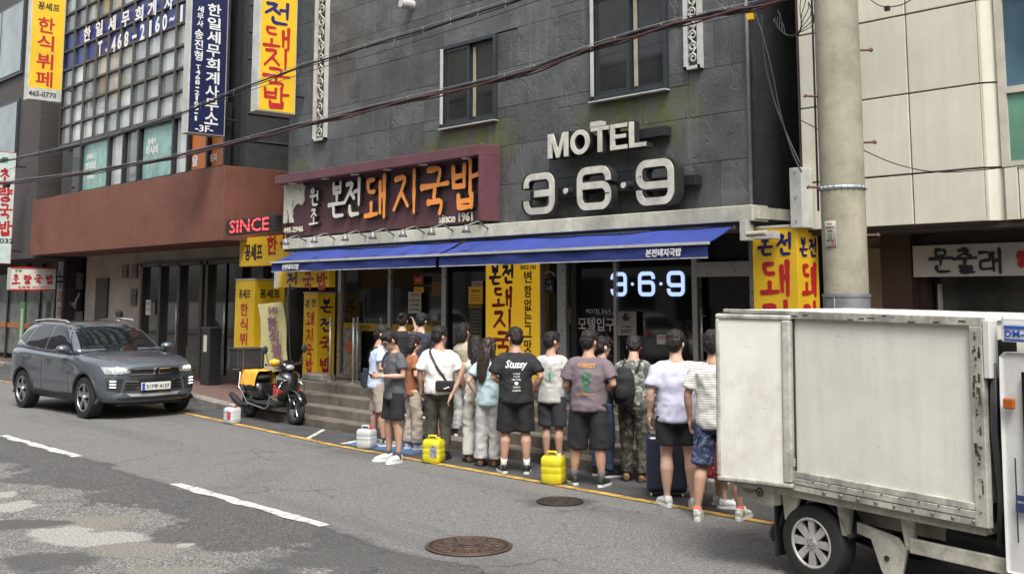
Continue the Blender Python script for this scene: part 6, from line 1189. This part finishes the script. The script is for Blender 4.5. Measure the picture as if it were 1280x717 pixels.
ARMS = {'down': ((.255, -.03, 1.14), (.262, .05, .90)), 'phone': ((.24, .0, 1.14), (.07, .25, 1.15)), 'front': ((.27, -.02, 1.15), (.06, .2, 1.02)), 'chest': ((.25, .06, 1.17), (.1, .22, 1.25)),
 'back': ((.27, -.1, 1.15), (.06, -.17, .99)), 'pocket': ((.29, -.08, 1.16), (.2, .04, .96)), 'up': ((.26, .2, 1.36), (.16, .26, 1.58)), 'reach': ((.26, .12, 1.17), (.34, .36, 1.14)), 'side': ((.29, -.02, 1.14), (.36, .0, .9)), 'hold': ((.26, .0, 1.13), (.18, .22, 1.05))}
PEOPLE = {}
def person(label, X, Y, Z=0, heading=90, H=1.72, bw=1.0, arms=('down', 'down'), feet=None, lean=0, head=(0, 0), top=('tee', None), bottom=('shorts', None), shoes=None, sock=None, hair='short', hm=None, skin=0, female=False, group='people queueing outside the restaurant', sleeve=.62, hem=.83, lower=.55, glasses=False, fit=1.0):
    hm = hm or hairm; sk = skins[skin]; T = thing('person', label, 'person', (X, Y, Z), R(heading-90), group); T.scale = (H/1.75,)*3
    sw = (.165 if female else .187)*(.5+.5*bw); hw = .095; feet = feet or ((-.11, 0, -8), (.11, .02, 8))
    Lm = Matrix.Translation((0, 0, .95)) @ Matrix.Rotation(-R(lean), 4, 'X') @ Matrix.Translation((0, 0, -.95))
    U = lambda p: Lm @ V(p)
    arm = []
    for s, k in zip((-1, 1), arms):
        e, w_ = (ARMS[k] if isinstance(k, str) else k); arm.append((U((s*(sw-.008), 0, 1.38)), U((s*(e[0]+(sw-.187)), e[1], e[2])), U((s*(w_[0]+(sw-.187)*.6), w_[1], w_[2]))))
    legs = []; lq = q = 1.0
    for s, (fx, fy, fa) in zip((-1, 1), feet):
        hp = V((s*hw*bw**.5, 0, .9)); an = V((fx, fy-.02, .085)); kn = hp.lerp(an, .49)+V((0, .025, 0)); legs.append((hp, kn, an))
    b = MB(); q = bw; lq = q if bottom[0] in ('shorts', 'skirt') else q*.82
    b.tube([U((0, -.005, z)) for z in (.84, .93, 1.02, 1.12, 1.24, 1.35, 1.42, 1.46)], [(.12*q, .1*q), (.165*q, .118*q), (.15*q, .108*q), (.137*q, .103*q), (.155*q, .11*q), (.172*(.5+.5*q), .108), (.125, .08), (.07, .06)], 20, ref=(1, 0, 0))
    for a, e, w_ in arm: b.tube([a, a.lerp(e, .3), a.lerp(e, .65), e, e.lerp(w_, .3), e.lerp(w_, .75), w_], [.052*q, .05*q, .043*q, .038*q, .04*q, .028, .024], 12)
    for h, k, a in legs:
        d = V((0, -.018, 0)); b.tube([h, h.lerp(k, .35), h.lerp(k, .75), k, k.lerp(a, .28)+d, k.lerp(a, .6)+d*.6, k.lerp(a, .88), a, a-V((0, 0, .06))], [.088*lq, .08*lq, .06*lq, .052*lq, .06*lq, .046*lq, .034*lq/q, .034, .036], 14)
    hy, hp_ = R(head[0]), R(head[1])
    Hm = Lm @ Matrix.Translation((0, .0, 1.5)) @ Matrix.Rotation(hy, 4, 'Z') @ Matrix.Rotation(-hp_, 4, 'X') @ Matrix.Scale(1.1, 4) @ Matrix.Translation((0, 0, -1.535))
    b.tube([U((0, -.015, 1.43)), U((0, -.005, 1.5)), Hm @ V((0, 0, 1.57))], [.075, .062, .06], 14)
    hb = MB(); hb.ball((0, .0, 1.665), (.074, .092, .092), 18, 12); hb.ball((0, .03, 1.60), (.058, .062, .062), 14, 10); hb.ball((0, .062, 1.558), (.032, .03, .022), 10, 8)
    hb.tube([(0, .085, 1.66), (0, .112, 1.625), (0, .1, 1.612)], [.01, .014, .012], 8); hb.ball((0, .088, 1.583), (.024, .012, .009), 8, 6); hb.ball((0, .08, 1.685), (.05, .016, .012), 8, 6)
    for s in (-1, 1): hb.ball((s*.076, -.005, 1.635), (.012, .02, .032), 8, 6)
    b.add([Hm @ v for v in hb.v], hb.f)
    body = smooth_mesh(b, .0115, 3, .5)
    # hands: palm, four bent fingers of unequal length and a thumb from the side of the palm
    for s, (a, e, w_) in zip((-1, 1), arm):
        u = (w_-e).normalized(); n = V((-s, 0, 0)); n = (n-u*n.dot(u)); n = n.normalized() if n.length > .2 else V((0, 0, -1)); t = u.cross(n)*(-s if abs(n.x) > .5 else 1)
        if t.dot(V((0, 1, .3))) < 0: t = -t
        hnd = MB(); rot = Matrix((t, n, u)).transposed(); hnd.ball(w_+u*.048, (.04, .017, .055), 12, 8, rot=rot); hnd.tube([w_-u*.03, w_+u*.03], [.025, .026], 10)
        for k, ln in enumerate((.068, .078, .072, .056)):
            p0 = w_+u*.088+t*(.028-k*.0185); c1 = (u+n*.25).normalized(); c2 = (u+n*.9).normalized(); c3 = (u*.5+n).normalized()
            p1 = p0+c1*ln*.42; p2 = p1+c2*ln*.33; hnd.tube([p0-u*.02, p0, p1, p2, p2+c3*ln*.28], [.0095, .009, .0085, .008, .0065], 8)
        p0 = w_+u*.03+t*.03; hnd.tube([p0-t*.01, p0+t*.018+u*.02, p0+t*.028+u*.05+n*.012, p0+t*.024+u*.07+n*.02], [.013, .012, .0105, .008], 8)
        hm_ = smooth_mesh(hnd, .0052, 2, .4); bm = bmesh.new(); bm.from_mesh(body); bm.from_mesh(hm_); bm.to_mesh(body); bm.free(); bpy.data.meshes.remove(hm_)
    body.shade_smooth(); link_mesh(body, 'body', sk, T)
    f = MB(); 
    for s in (-1, 1): f.ball((s*.03, .083, 1.652), (.011, .006, .006), 8, 6); f.tube([(s*.014, .091, 1.672), (s*.03, .092, 1.678), (s*.05, .08, 1.672)], .004, 5)
    f.xf(Hm); build(f, 'eyes', hairm, T); f = MB(); f.ball((0, .099, 1.584), (.02, .004, .004), 8, 6); f.xf(Hm); build(f, 'mouth', mat('lips', (.3, .09, .08), .5), T)
    if glasses:
        f = MB(); [f.torus((s*.033, .1, 1.65), .023, .0028, (0, 1, 0), 18, 5) for s in (-1, 1)]; [f.tube([(s*.056, .098, 1.653), (s*.08, .0, 1.652)], .0028, 5) for s in (-1, 1)]; f.tube([(-.01, .104, 1.654), (.01, .104, 1.654)], .0028, 5); f.xf(Hm); build(f, 'glasses', plast, T)
    # hair
    hb = MB(); hb.ball((0, -.012, 1.697), (.083, .096, .078), 18, 12); hb.ball((0, -.048, 1.65), (.079, .062, .088), 16, 10)
    for s in (-1, 1): hb.ball((s*.068, .02, 1.68), (.018, .035, .04), 8, 6)
    hb.ball((0, .05, 1.735), (.06, .04, .03), 10, 8)
    if hair == 'long': hb.tube([(0, -.04, 1.68), (0, -.075, 1.56), (0, -.1, 1.42), (0, -.112, 1.27), (0, -.11, 1.2)], [(.085, .07), (.09, .06), (.088, .045), (.07, .032), (.03, .014)], 16, ref=(1, 0, 0)); [hb.tube([(s*.078, .0, 1.7), (s*.088, .0, 1.58), (s*.085, -.02, 1.46)], [.03, .028, .012], 8) for s in (-1, 1)]
    if hair == 'bun': hb.ball((0, -.1, 1.72), (.042, .04, .042), 12, 8)
    if hair == 'bob': hb.tube([(0, -.03, 1.68), (0, -.055, 1.58), (0, -.06, 1.5)], [(.088, .075), (.092, .07), (.07, .05)], 16, ref=(1, 0, 0))
    hb.xf(Hm); sd = random.random()*50
    zf = 5 if hair in ('long', 'bob') else 20; hme = smooth_mesh(hb, .0085, 3, .5, disp=lambda p: .011*noise.noise(V((p.x*38, p.y*38, p.z*zf+sd)))+.006*noise.noise(V((p.x*90, p.y*90, p.z*2*zf+sd)))+.002); link_mesh(hme, 'hair', hm, T)
    if hair == 'cap':
        c = MB(); c.ball((0, -.008, 1.7), (.093, .106, .082), 20, 12); c.xf(Hm); link_mesh(smooth_mesh(c, .009, 2), 'cap', fab('black_cap', (.015, .015, .017)), T)
        c = MB(); c.loft([[(x, y+.0, z) for x, y, z in ((-.06, .06, 1.705), (0, .1, 1.71), (.06, .06, 1.705), (.05, .14, 1.69), (0, .17, 1.69), (-.05, .14, 1.69))], [(x, y, z-.006) for x, y, z in ((-.06, .06, 1.705), (0, .1, 1.71), (.06, .06, 1.705), (.05, .14, 1.69), (0, .17, 1.69), (-.05, .14, 1.69))]]); c.xf(Hm); build(c, 'cap_brim', fab('black_cap', (.015, .015, .017)), T)
    # garments
    def folds(sc=1.0, amp=.007, vert=.5):
        sd = random.random()*90
        return lambda p: amp*((.55-1.6*abs(noise.noise(V(((p.x+p.z*.9)*6*sc+sd, p.y*6*sc, (p.z-p.x*.7)*8*sc*vert)))))+noise.noise(V((p.x*9*sc+sd, p.y*9*sc, p.z*9*sc*vert)))+.35*noise.noise(V(((p.x+p.z*.5)*17*sc, p.y*17*sc+sd, (p.z-p.x*.6)*20*sc*vert))))
    kind, tm = top; g = 1.0*fit; b = MB(); q2 = q*g
    ht = hem
    b.tube([U((0, -.005, z)) for z in (ht, ht+.03, .98, 1.12, 1.25, 1.35, 1.415, 1.452)], [(.178*q2, .132*q2), (.184*q2, .14*q2), (.178*q2, .132*q2), (.168*q2, .128*q2), (.175*q2, .13*q2), (.187*(.5+.5*q), .122), (.135*(.5+.5*q), .092), (.078, .068)], 22, ref=(1, 0, 0))
    if female and kind != 'camisole': pass
    if kind != 'camisole':
        for s, (a, e, w_) in zip((-1, 1), arm):
            inn = U((s*sw*.45, 0, 1.41)); path = [inn, U((s*sw*.8, 0, 1.395)), a+V((0, 0, -.012))]
            if sleeve <= 1: path += [a.lerp(e, sleeve*.5), a.lerp(e, sleeve)]; rad = [.045, .052, .062*q, .07*q, .076*q]
            else: path += [a.lerp(e, .6), e, e.lerp(w_, .6), e.lerp(w_, .92)]; rad = [.045, .052, .06*q, .058*q, .052*q, .045*q, .038]
            b.tube(path, rad, 14)
    tmsh = smooth_mesh(b, .013, 5, .5, disp=folds(1, .011, .9)); shirt = link_mesh(tmsh, {'tee': 'shirt', 'polo': 'polo_shirt', 'camisole': 'camisole', 'jacket': 'jacket'}[kind], tm, T)
    tmsh.update(); bv = BVHTree.FromPolygons([v.co.copy() for v in tmsh.vertices], [list(p.vertices) for p in tmsh.polygons])
    kind, bm_ = bottom; b = MB()
    if kind == 'skirt':
        b.tube([(0, 0, z) for z in (1.0, .93, .8, .6, lower)], [(.14, .11), (.165, .13), (.19, .15), (.23, .18), (.26, .2)], 22, ref=(1, 0, 0)); nm = 'skirt'
    else:
        b.tube([(0, -.003, z) for z in (1.03, .95, .87, .8)], [(.14*q, .1*q), (.155*q, .115*q), (.174*q, .132*q), (.12*q, .1*q)], 20, ref=(1, 0, 0))
        for s, (h, k, a) in zip((-1, 1), legs):
            if kind == 'shorts':
                e = h.lerp(k, (h.z-lower)/max(h.z-k.z, .01)) if lower > k.z else k.lerp(a, (k.z-lower)/(k.z-a.z)); b.tube([h+V((0, 0, .02)), h.lerp(e, .5), e], [.1*q, .102*q, .105*q], 16)
            elif kind == 'wide': b.tube([h+V((0, 0, .02)), h.lerp(k, .5), k, k.lerp(a, .5), a.lerp(k, .05)], [.1*q, .1*q, .095*q, .095*q, .098*q], 16)
            else: b.tube([h+V((0, 0, .02)), h.lerp(k, .5), k, k.lerp(a, .5), a.lerp(k, .04)], [.098*q, .09*q, .08*q, .072*q, .068*q], 16)
        nm = 'shorts' if kind == 'shorts' else 'trousers'
    link_mesh(smooth_mesh(b, .013, 4, .5, disp=folds(1, .012 if kind != 'shorts' else .009, .9 if kind != 'shorts' else .4)), nm, bm_, T)
    # socks and shoes
    for s, (fx, fy, fa), (h, k, a) in zip((-1, 1), feet, legs):
        if sock: b = MB(); b.tube([a-V((0, 0, .03)), a.lerp(k, .1), a.lerp(k, sock[1])], [.04, .038, .04*q], 14); build(b, 'sock', sock[0], T, smooth=True)
        rt = Matrix.Translation((fx, fy, 0)) @ Matrix.Rotation(R(-fa), 4, 'Z')
        b = MB(); b.tube([(0, -.075, .05), (0, -.02, .06), (0, .06, .055), (0, .13, .045), (0, .185, .035)], [(.034, .035), (.042, .05), (.044, .042), (.046, .032), (.03, .022)], 14, ref=(1, 0, 0)); b.tube([(0, -.035, .06), (0, -.03, .105)], [(.042, .05), (.04, .045)], 12, ref=(1, 0, 0)); b.xf(rt)
        mm, sm = shoes; sh = link_mesh(smooth_mesh(b, .009, 2, .4), 'shoe', mm, T)
        b = MB(); ol = [(.036*sin(a_), -.02-.07*cos(a_)) for a_ in [(-pi/2)+pi*i/6 for i in range(7)]]; ol = [(-.038, .0), (-.03, -.075), (0, -.1), (.03, -.075), (.038, 0), (.047, .1), (.042, .17), (.0, .212), (-.042, .17), (-.047, .1)]
        b.prism(ol, .03, (0, 0, 0.001), (1, 0, 0), (0, 1, 0), (0, 0, 1)); b.xf(rt); build(b, 'sole', sm, sh)
    T['_'] = 0; del T['_']
    M_ = Matrix.Translation((X, Y, Z)) @ Matrix.Rotation(R(heading-90), 4, 'Z') @ Matrix.Diagonal((H/1.75,)*3+(1,))
    return dict(T=T, shirt=shirt, bv=bv, M=M_, rz=R(heading-90), s=H/1.75, arm=arm)
def back_print(P, items, name='back_print'):
    """flat print on the back of a shirt"""
    by = {}
    for s, x, z, w_, h_, mm, kw in items:
        b = MB()
        if s == 'blob': b.prism([((w_/2)*cos(a*pi/6)*(1+.25*sin(a*2.7)), (h_/2)*sin(a*pi/6)*(1+.2*cos(a*1.9))) for a in range(12)], .002, (x, 0, z), (1, 0, 0), (0, 0, 1), (0, -1, 0))
        else: put_text(b, s, (x, 0, z), (1, 0, 0), (0, 0, 1), w_, h_, .002, **kw)
        vs = []
        for v in b.v:
            hit = P['bv'].ray_cast(V((v.x, -1, v.z)), V((0, 1, 0)))[0]; vs.append(V((v.x, (hit.y if hit else -.14)-.004+v.y, v.z)))
        b.v = vs; by.setdefault(mm.name, (MB(), mm))[0].add(b.v, b.f)
    for bq, mm in by.values(): build(bq, name, mm, P['shirt'])
def hung(P, name, label, cat, p):
    w_ = P['M'] @ V(p); T = thing(name, label, cat, tuple(w_), P['rz']); T.scale = (P['s'],)*3; return T, V(p)
def strap_pts(P, pts, off=.008):
    out = []
    for i in range(len(pts)-1):
        for k in range(6):
            q = V(pts[i]).lerp(V(pts[i+1]), k/6); co, no, _, _ = P['bv'].find_nearest(q); out.append(co+(q-V((0, q.y*0, q.z))).normalized()*0+no*off if no.dot(q-V((0, 0, q.z))) > 0 else co-no*off)
    return out
def on(px, py, dx=0, dy=0): p = onZ(px, py); return p.x+dx, p.y+dy
white_sh = (mat('white_shoe', (.62, .62, .62), .5, var=.05), mat('white_sole', (.7, .7, .68), .5)); black_sh = (mat('black_shoe', (.018, .018, .02), .5), mat('white_sole')); dark_sh = (mat('dark_shoe', (.05, .045, .04), .6), mat('black_sole', (.03, .03, .03), .7))
tan_sh = (mat('tan_boot', (.24, .13, .06), .7), mat('black_sole')); sandal = (mat('tan_sandal', (.2, .1, .05), .6), mat('black_sole')); grey_sh = (mat('grey_trainer', (.25, .27, .25), .6, var=.5, scale=40), mat('white_sole'))
blk = fab('black_cotton', (.014, .014, .016)); whs = mat('white_sock', (.62, .61, .58), .9, var=.05); gys = mat('grey_sock', (.1, .1, .1), .9)
x, y = on(478, 556)
p1 = person('man in pale blue polo and beige shorts with a dark shoulder bag behind his back', x, y-.1, 0, 62, 1.73, 1.05, ('chest', 'hold'), ((-.1, -.02, -5), (.12, .1, 8)), 3, (-10, 8), ('polo', fab('pale_blue_cotton', (.47, .56, .72))), ('shorts', fab('beige_cotton', (.36, .3, .25))), grey_sh, (gys, .12), lower=.5)
T, p = hung(p1, 'shoulder_bag', 'dark navy shoulder bag worn by the man in the pale blue polo', 'bag', (-.1, -.17, .98)); b = MB(); b.box((0, 0, 0), (.24, .07, .28)); b.box((0, -.02, -.03), (.2, .08, .18)); link_mesh(smooth_mesh(b, .012, 4, disp=lambda q: .008*noise.noise(q*14)), 'bag_body', fab('navy_nylon', (.015, .018, .03)), T)
b = MB(); b.tube([q-p for q in strap_pts(p1, [(-.13, -.14, 1.1), (-.06, -.15, 1.3), (.05, -.1, 1.42), (.1, .03, 1.4), (.1, .14, 1.25)])], .012, 6); build(b, 'strap', plast, T)
x, y = on(492, 577)
p2 = person('man in charcoal tee, black shorts and glasses looking down at his phone', x, y, 0, 264, 1.72, 1.0, ('phone', 'phone'), ((-.1, .0, -14), (.13, .02, 12)), 2, (0, 32), ('tee', fab('charcoal_tee', (.085, .09, .1))), ('shorts', blk), white_sh, (gys, .16), lower=.56, glasses=True)
T, p = hung(p2, 'phone', 'dark smartphone held by the man in the charcoal tee', 'phone', (.0, .37, 1.16)); b = MB(); b.box((0, 0, 0), (.075, .15, .009), rot=Matrix.Rotation(R(25), 3, 'X')); build(b, 'case', plast, T, bevel=.003)
b = MB(); e, w_ = p2['arm'][0][1], p2['arm'][0][2]; u = (w_-e).normalized(); b.tube([w_-u*.045, w_-u*.02], .029, 14); b.ball(w_-u*.03+V((0, 0, .027)), (.018, .018, .006), 10, 6); build(b, 'wristwatch', whitem, p2['T'])
back_items = lambda P, its: back_print(P, its)
# front print on the charcoal tee
b = MB(); 
for v_ in [(.07, 1.27)]:
    q = MB(); q.box((.08, 0, 1.27), (.09, .002, .03)); vs = []
    for v in q.v: hit = p2['bv'].ray_cast(V((v.x, 1, v.z)), V((0, -1, 0)))[0]; vs.append(V((v.x, hit.y+.004+v.y, v.z)))
    b.add(vs, q.f)
build(b, 'chest_print', wp, p2['shirt'])
for i, (px, hd, hr, lb, tm, zz_) in enumerate(((503, 128, 'bun', 'woman with tied dark hair in black sleeveless top peering into the restaurant window', ('camisole', blk), .29), (526, 118, 'cap', 'person in a black cap and dark top shading the window with a raised hand', ('tee', fab('dark_slate_cotton', (.03, .035, .05))), .29))):
    person(lb, XY(px, 10.65), 10.65, zz_, hd, 1.6, .95, ('up', 'down') if i else ('down', 'up'), None, 3, (0, 5), tm, ('slim', fab('dark_denim', (.03, .04, .06))), black_sh, None, hair=hr, female=not i, skin=1)
x, y = on(518, 561)
p4 = person('woman in rust brown tee and beige trousers with hands clasped', x, y-.05, 0, 70, 1.6, .92, ('front', 'front'), ((-.09, 0, -5), (.1, .08, 8)), 0, (5, 10), ('tee', fab('rust_cotton', (.28, .105, .05))), ('wide', fab('oatmeal_linen', (.42, .36, .29))), white_sh, None, hair='bob', female=True, skin=1)
T, p = hung(p4, 'strap_bag', 'thin dark shoulder strap and small bag of the woman in the rust tee', 'bag', (.15, .1, .98)); b = MB(); b.tube([q-p for q in strap_pts(p4, [(.14, .06, 1.1), (.05, .14, 1.3), (-.08, .06, 1.42), (-.08, -.1, 1.36), (.1, -.13, 1.1)])], .007, 6); build(b, 'strap', plast, T); b = MB(); b.ball((0, 0, -.04), (.05, .09, .07), 12, 8); build(b, 'pouch', plast, T, smooth=True)
x, y = on(548, 574)
p5 = person('man in loose white short-sleeved shirt and dark olive trousers', x, y, 0, 128, 1.75, 1.05, ('down', 'side'), ((-.12, .04, -14), (.1, -.03, 4)), 0, (-38, 4), ('tee', fab('white_cotton', (.68, .67, .64))), ('slim', fab('olive_black', (.05, .05, .04))), dark_sh, None, sleeve=.85, fit=1.1, hem=.86)
T, p = hung(p5, 'crossbody_bag', 'black crossbody bag on the hip of the man in white', 'bag', (.13, -.19, .98)); b = MB(); b.box((0, 0, 0), (.26, .09, .14)); build(b, 'pouch', fab('black_nylon', (.012, .012, .014)), T, bevel=.03, seg=4); b = MB(); b.tube([q-p for q in strap_pts(p5, [(.16, -.16, 1.02), (.02, -.16, 1.2), (-.1, -.12, 1.4), (-.1, .02, 1.43), (-.02, .15, 1.25), (.15, .13, 1.05)])], (.016), 6, sq=(1, .5)); build(b, 'strap', plast, T)
b = MB(); b.box((.03, -.048, -.02), (.08, .003, .015), rot=Matrix.Rotation(R(-20), 3, 'Y')); build(b, 'logo_patch', wp, T)
x, y = on(568, 556)
person('woman with long black hair, black skirt and white socks behind the white-shirted man', x, y-.35, .0, 110, 1.6, .9, ('down', 'down'), ((-.07, 0, -5), (.08, .03, 5)), 0, (0, 0), ('tee', fab('dark_beige_cotton', (.09, .08, .075))), ('skirt', blk), black_sh, (whs, .35), hair='long', female=True, skin=1, lower=.58)
person('person in a beige vest with dark hair on the lower step', XY(580, 10.5), 10.5, .14, 95, 1.62, .95, ('down', 'front'), None, 0, (0, 5), ('camisole', fab('beige_knit', (.36, .32, .24))), ('wide', fab('pale_grey_cotton', (.4, .4, .39))), black_sh, None, hair='bob', female=True, skin=1)
x, y = on(591, 578)
person('woman with bare shoulders, long dark hair and pale grey trousers', x, y+.05, 0, 150, 1.63, .9, ((( .27, .05, 1.13), (.36, .08, .92)), 'down'), ((-.1, .03, -5), (.09, 0, 5)), 0, (0, 5), ('camisole', fab('ivory_knit', (.5, .47, .42))), ('wide', fab('light_grey_linen', (.5, .49, .46))), sandal, None, hair='long', female=True, skin=1)
x, y = on(610, 583)
p9 = person('woman in light blue tee and grey wide trousers touching the man beside her', x, y, 0, 118, 1.62, .93, ('pocket', ((.3, .1, 1.22), (.5, .28, 1.1))), ((-.1, .0, -5), (.11, .02, 8)), 0, (-20, 5), ('tee', fab('light_blue_cotton', (.4, .53, .56))), ('wide', fab('grey_linen', (.42, .42, .41))), sandal, None, hair='long', hm=hairb, female=True, skin=1)
x, y = on(645, 591)
p10 = person('man in black tee with a white script print on its back and black shorts', x, y, 0, 140, 1.77, 1.12, ('front', 'pocket'), ((-.15, .03, -16), (.13, -.03, 8)), 2, (24, 10), ('tee', blk), ('shorts', fab('black_jersey', (.012, .012, .013))), black_sh, (whs, .3), sleeve=.8, fit=1.05, lower=.5)
back_print(p10, [('Stussy', 0, 1.3, .27, .12, wp, dict(shear=.35, bold=.02)), ('WORLD', 0, 1.2, .09, .022, wp, {}), ('TOUR', 0, 1.165, .08, .022, wp, {}), ('NEW YORK', 0, 1.13, .11, .02, wp, {}), ('blob', 0, 1.085, .05, .04, wp, {}), ('TOKYO', 0, 1.04, .09, .022, wp, {}), ('LONDON', 0, 1.0, .1, .022, wp, {})])
x, y = on(686, 584)
p11 = person('man in pale grey tee with a small green picture print and charcoal shorts', x, y+.05, 0, 112, 1.7, 1.0, ('pocket', 'front'), ((-.06, .0, -5), (.1, .04, 8)), 0, (-30, 8), ('tee', fab('pale_grey_tee', (.47, .47, .45))), ('shorts', fab('charcoal_cotton', (.035, .035, .042))), dark_sh, None, lower=.53)
back_print(p11, [('blob', .04, 1.2, .12, .2, mat('print_sage', (.35, .42, .36), .8, var=.5, scale=30), {}), ('blob', .04, 1.18, .035, .13, mat('print_green', (.1, .25, .12), .8, var=.4, scale=30), {}), ('blob', .05, 1.29, .05, .03, mat('print_ochre', (.5, .4, .15), .8), {})])
x, y = on(737, 607)
p12 = person('heavy man in faded mauve tee with orange and green back print and long black shorts', x, y, 0, 122, 1.76, 1.18, ('hold', 'front'), ((-.19, .05, -28), (.15, -.02, 14)), 2, (-22, 6), ('tee', fab('mauve_tee', (.15, .115, .13), var=.2, scale=4)), ('shorts', blk), (mat('black_green_shoe', (.02, .03, .02), .5, var=.6, scale=30), mat('white_sole')), (gys, .22), lower=.42, sleeve=.75)
org = mat('print_orange', (.6, .28, .06), .8); gn = mat('print_leaf', (.03, .14, .07), .8, var=.5, scale=40)
back_print(p12, [('FOREST', 0, 1.36, .2, .05, org, dict(bold=.02)), ('blob', 0, 1.25, .11, .08, gn, {}), ('blob', .0, 1.18, .13, .05, gn, {}), ('blob', 0, 1.11, .06, .09, gn, {}), ('OUTDOOR', 0, 1.04, .2, .02, org, {}), ('blob', .06, 1.07, .07, .03, mat('print_blue', (.08, .15, .25), .8), {})])
T, p = hung(p12, 'held_jacket', 'grey jacket carried over the arm of the man in mauve', 'jacket', (-.2, .2, 1.0)); b = MB(); b.tube([(0, 0, .08), (0, 0, 0), (.01, .0, -.12), (-.03, .02, -.24)], [(.06, .09), (.08, .12), (.07, .11), (.03, .05)], 14, ref=(1, 0, 0)); b.tube([(.03, .05, 0), (.05, .07, -.25)], [.05, .035], 10); link_mesh(smooth_mesh(b, .011, 2, disp=lambda q: .016*noise.noise(V((q.x*22, q.y*22, q.z*9)))), 'cloth', fab('grey_violet_nylon', (.1, .1, .14)), T)
person('person in blue jeans standing in front of the mauve tee man', x-.35, y+.6, 0, 80, 1.66, .95, ('front', 'down'), None, 0, (0, 5), ('tee', fab('navy_cotton', (.03, .04, .07))), ('slim', fab('blue_denim', (.05, .09, .16), var=.3)), black_sh, None, hair='short', skin=1)
camo_g = pattern('camo_grey', (.3, .3, .28), (.1, .11, .09), 'camo', .5, 16); camo_d = pattern('camo_dark', (.09, .085, .065), (.03, .03, .025), 'camo', .5, 12)
x, y = on(786, 603)
p14 = person('person in grey camouflage jacket, dark camouflage trousers and tan boots', x, y+.1, 0, 112, 1.7, 1.02, ('hold', 'down'), ((-.1, .02, -10), (.12, .0, 15)), 4, (20, 25), ('jacket', camo_g), ('slim', camo_d), tan_sh, None, sleeve=1.2, hem=.9)
T, p = hung(p14, 'backpack', 'black backpack worn over the camouflage jacket', 'backpack', (-.03, -.24, 1.16)); b = MB(); b.tube([(0, 0, -.22), (0, -.02, -.1), (0, -.02, .08), (0, .02, .2)], [(.12, .07), (.15, .1), (.14, .09), (.08, .05)], 16, ref=(1, 0, 0)); b.ball((0, -.1, -.08), (.1, .04, .09), 12, 8); link_mesh(smooth_mesh(b, .013, 3, disp=lambda q: .008*noise.noise(q*12)), 'pack', fab('black_nylon'), T)
for s in (-1, 1): b = MB(); b.tube([q-p for q in strap_pts(p14, [(s*.09, -.12, 1.32), (s*.1, -.03, 1.44), (s*.11, .1, 1.36), (s*.13, .13, 1.15), (s*.17, .0, 1.02)])], .016, 6); build(b, 'strap', plast, T)
x, y = on(848, 634)
p15 = person('big man in plain lavender tee, short black shorts and white trainers', x, y, 0, 140, 1.8, 1.15, ('down', 'down'), ((-.1, .09, -16), (.15, -.04, 6)), 1, (-30, 4), ('tee', fab('lavender_tee', (.47, .47, .6))), ('shorts', blk), white_sh, None, sleeve=.8, lower=.62, fit=1.04, skin=1, hem=.84)
x, y = on(884, 637)
person('woman with dark hair, white top and red floral skirt behind the lavender tee man', x-.0, y+.25, 0, 50, 1.62, .9, ('front', 'front'), None, 0, (0, 5), ('tee', fab('soft_white_cotton', (.6, .58, .56))), ('skirt', pattern('red_floral', (.4, .03, .04), (.6, .5, .45), 'flower', .6, 55)), white_sh, None, hair='bob', female=True, skin=1, lower=.34)
x, y = on(897, 649)
p17 = person('man in thin striped white tee, navy patterned shorts and red-lined trainers', x, y, 0, 112, 1.82, 1.04, ('down', 'front'), ((-.16, -.1, -12), (.2, .1, 10)), 0, (-10, 2), ('tee', pattern('striped_cotton', (.62, .61, .57), (.14, .14, .15), 'stripe', .2, 44)), ('shorts', pattern('navy_camo', (.03, .04, .1), (.1, .13, .22), 'camo', .55, 18)), (mat('pale_trainer', (.55, .56, .5), .6, var=.5, scale=35), mat('white_sole')), (mat('coral_sock', (.6, .12, .1), .9), .1), sleeve=.75, lower=.5, glasses=True)
person('pedestrian with black hair behind the grey blue SUV, only the head visible', -27.6, 11.55, .13, 170, 1.68, 1.0, ('down', 'down'), None, 0, (0, 0), ('tee', blk), ('slim', fab('dark_denim')), black_sh, None, group='passers-by')
# navy suitcase
q = onZ(827, 622); T = thing('suitcase', 'dark navy hard suitcase standing beside the lavender tee man', 'suitcase', (q.x-.05, q.y+.15, 0), R(40)); nv = mat('navy_shell', (.015, .025, .06), .35, var=.1, coat=.3)
b = MB(); b.box((0, 0, .35), (.44, .27, .6)); build(b, 'shell', nv, T, bevel=.05, seg=4); b = MB(); [b.box((x_, -.137, .35), (.012, .006, .5)) for x_ in (-.14, -.07, 0, .07, .14)]; build(b, 'rib', nv, T)
b = MB(); b.tube([(-.1, 0, .64), (-.1, 0, .9), (.1, 0, .9), (.1, 0, .64)], .009, 8); build(b, 'pull_handle', chrome, T)
for x_ in (-.17, .17):
    for y_ in (-.09, .09): b = MB(); b.tube([(x_-.012, y_, .025), (x_+.012, y_, .025)], .025, 14); build(b, 'wheel', whitem if y_ < 0 else plast, T)
ts_ = bpy.data.scenes.get('tmp')
if ts_: bpy.data.scenes.remove(ts_)
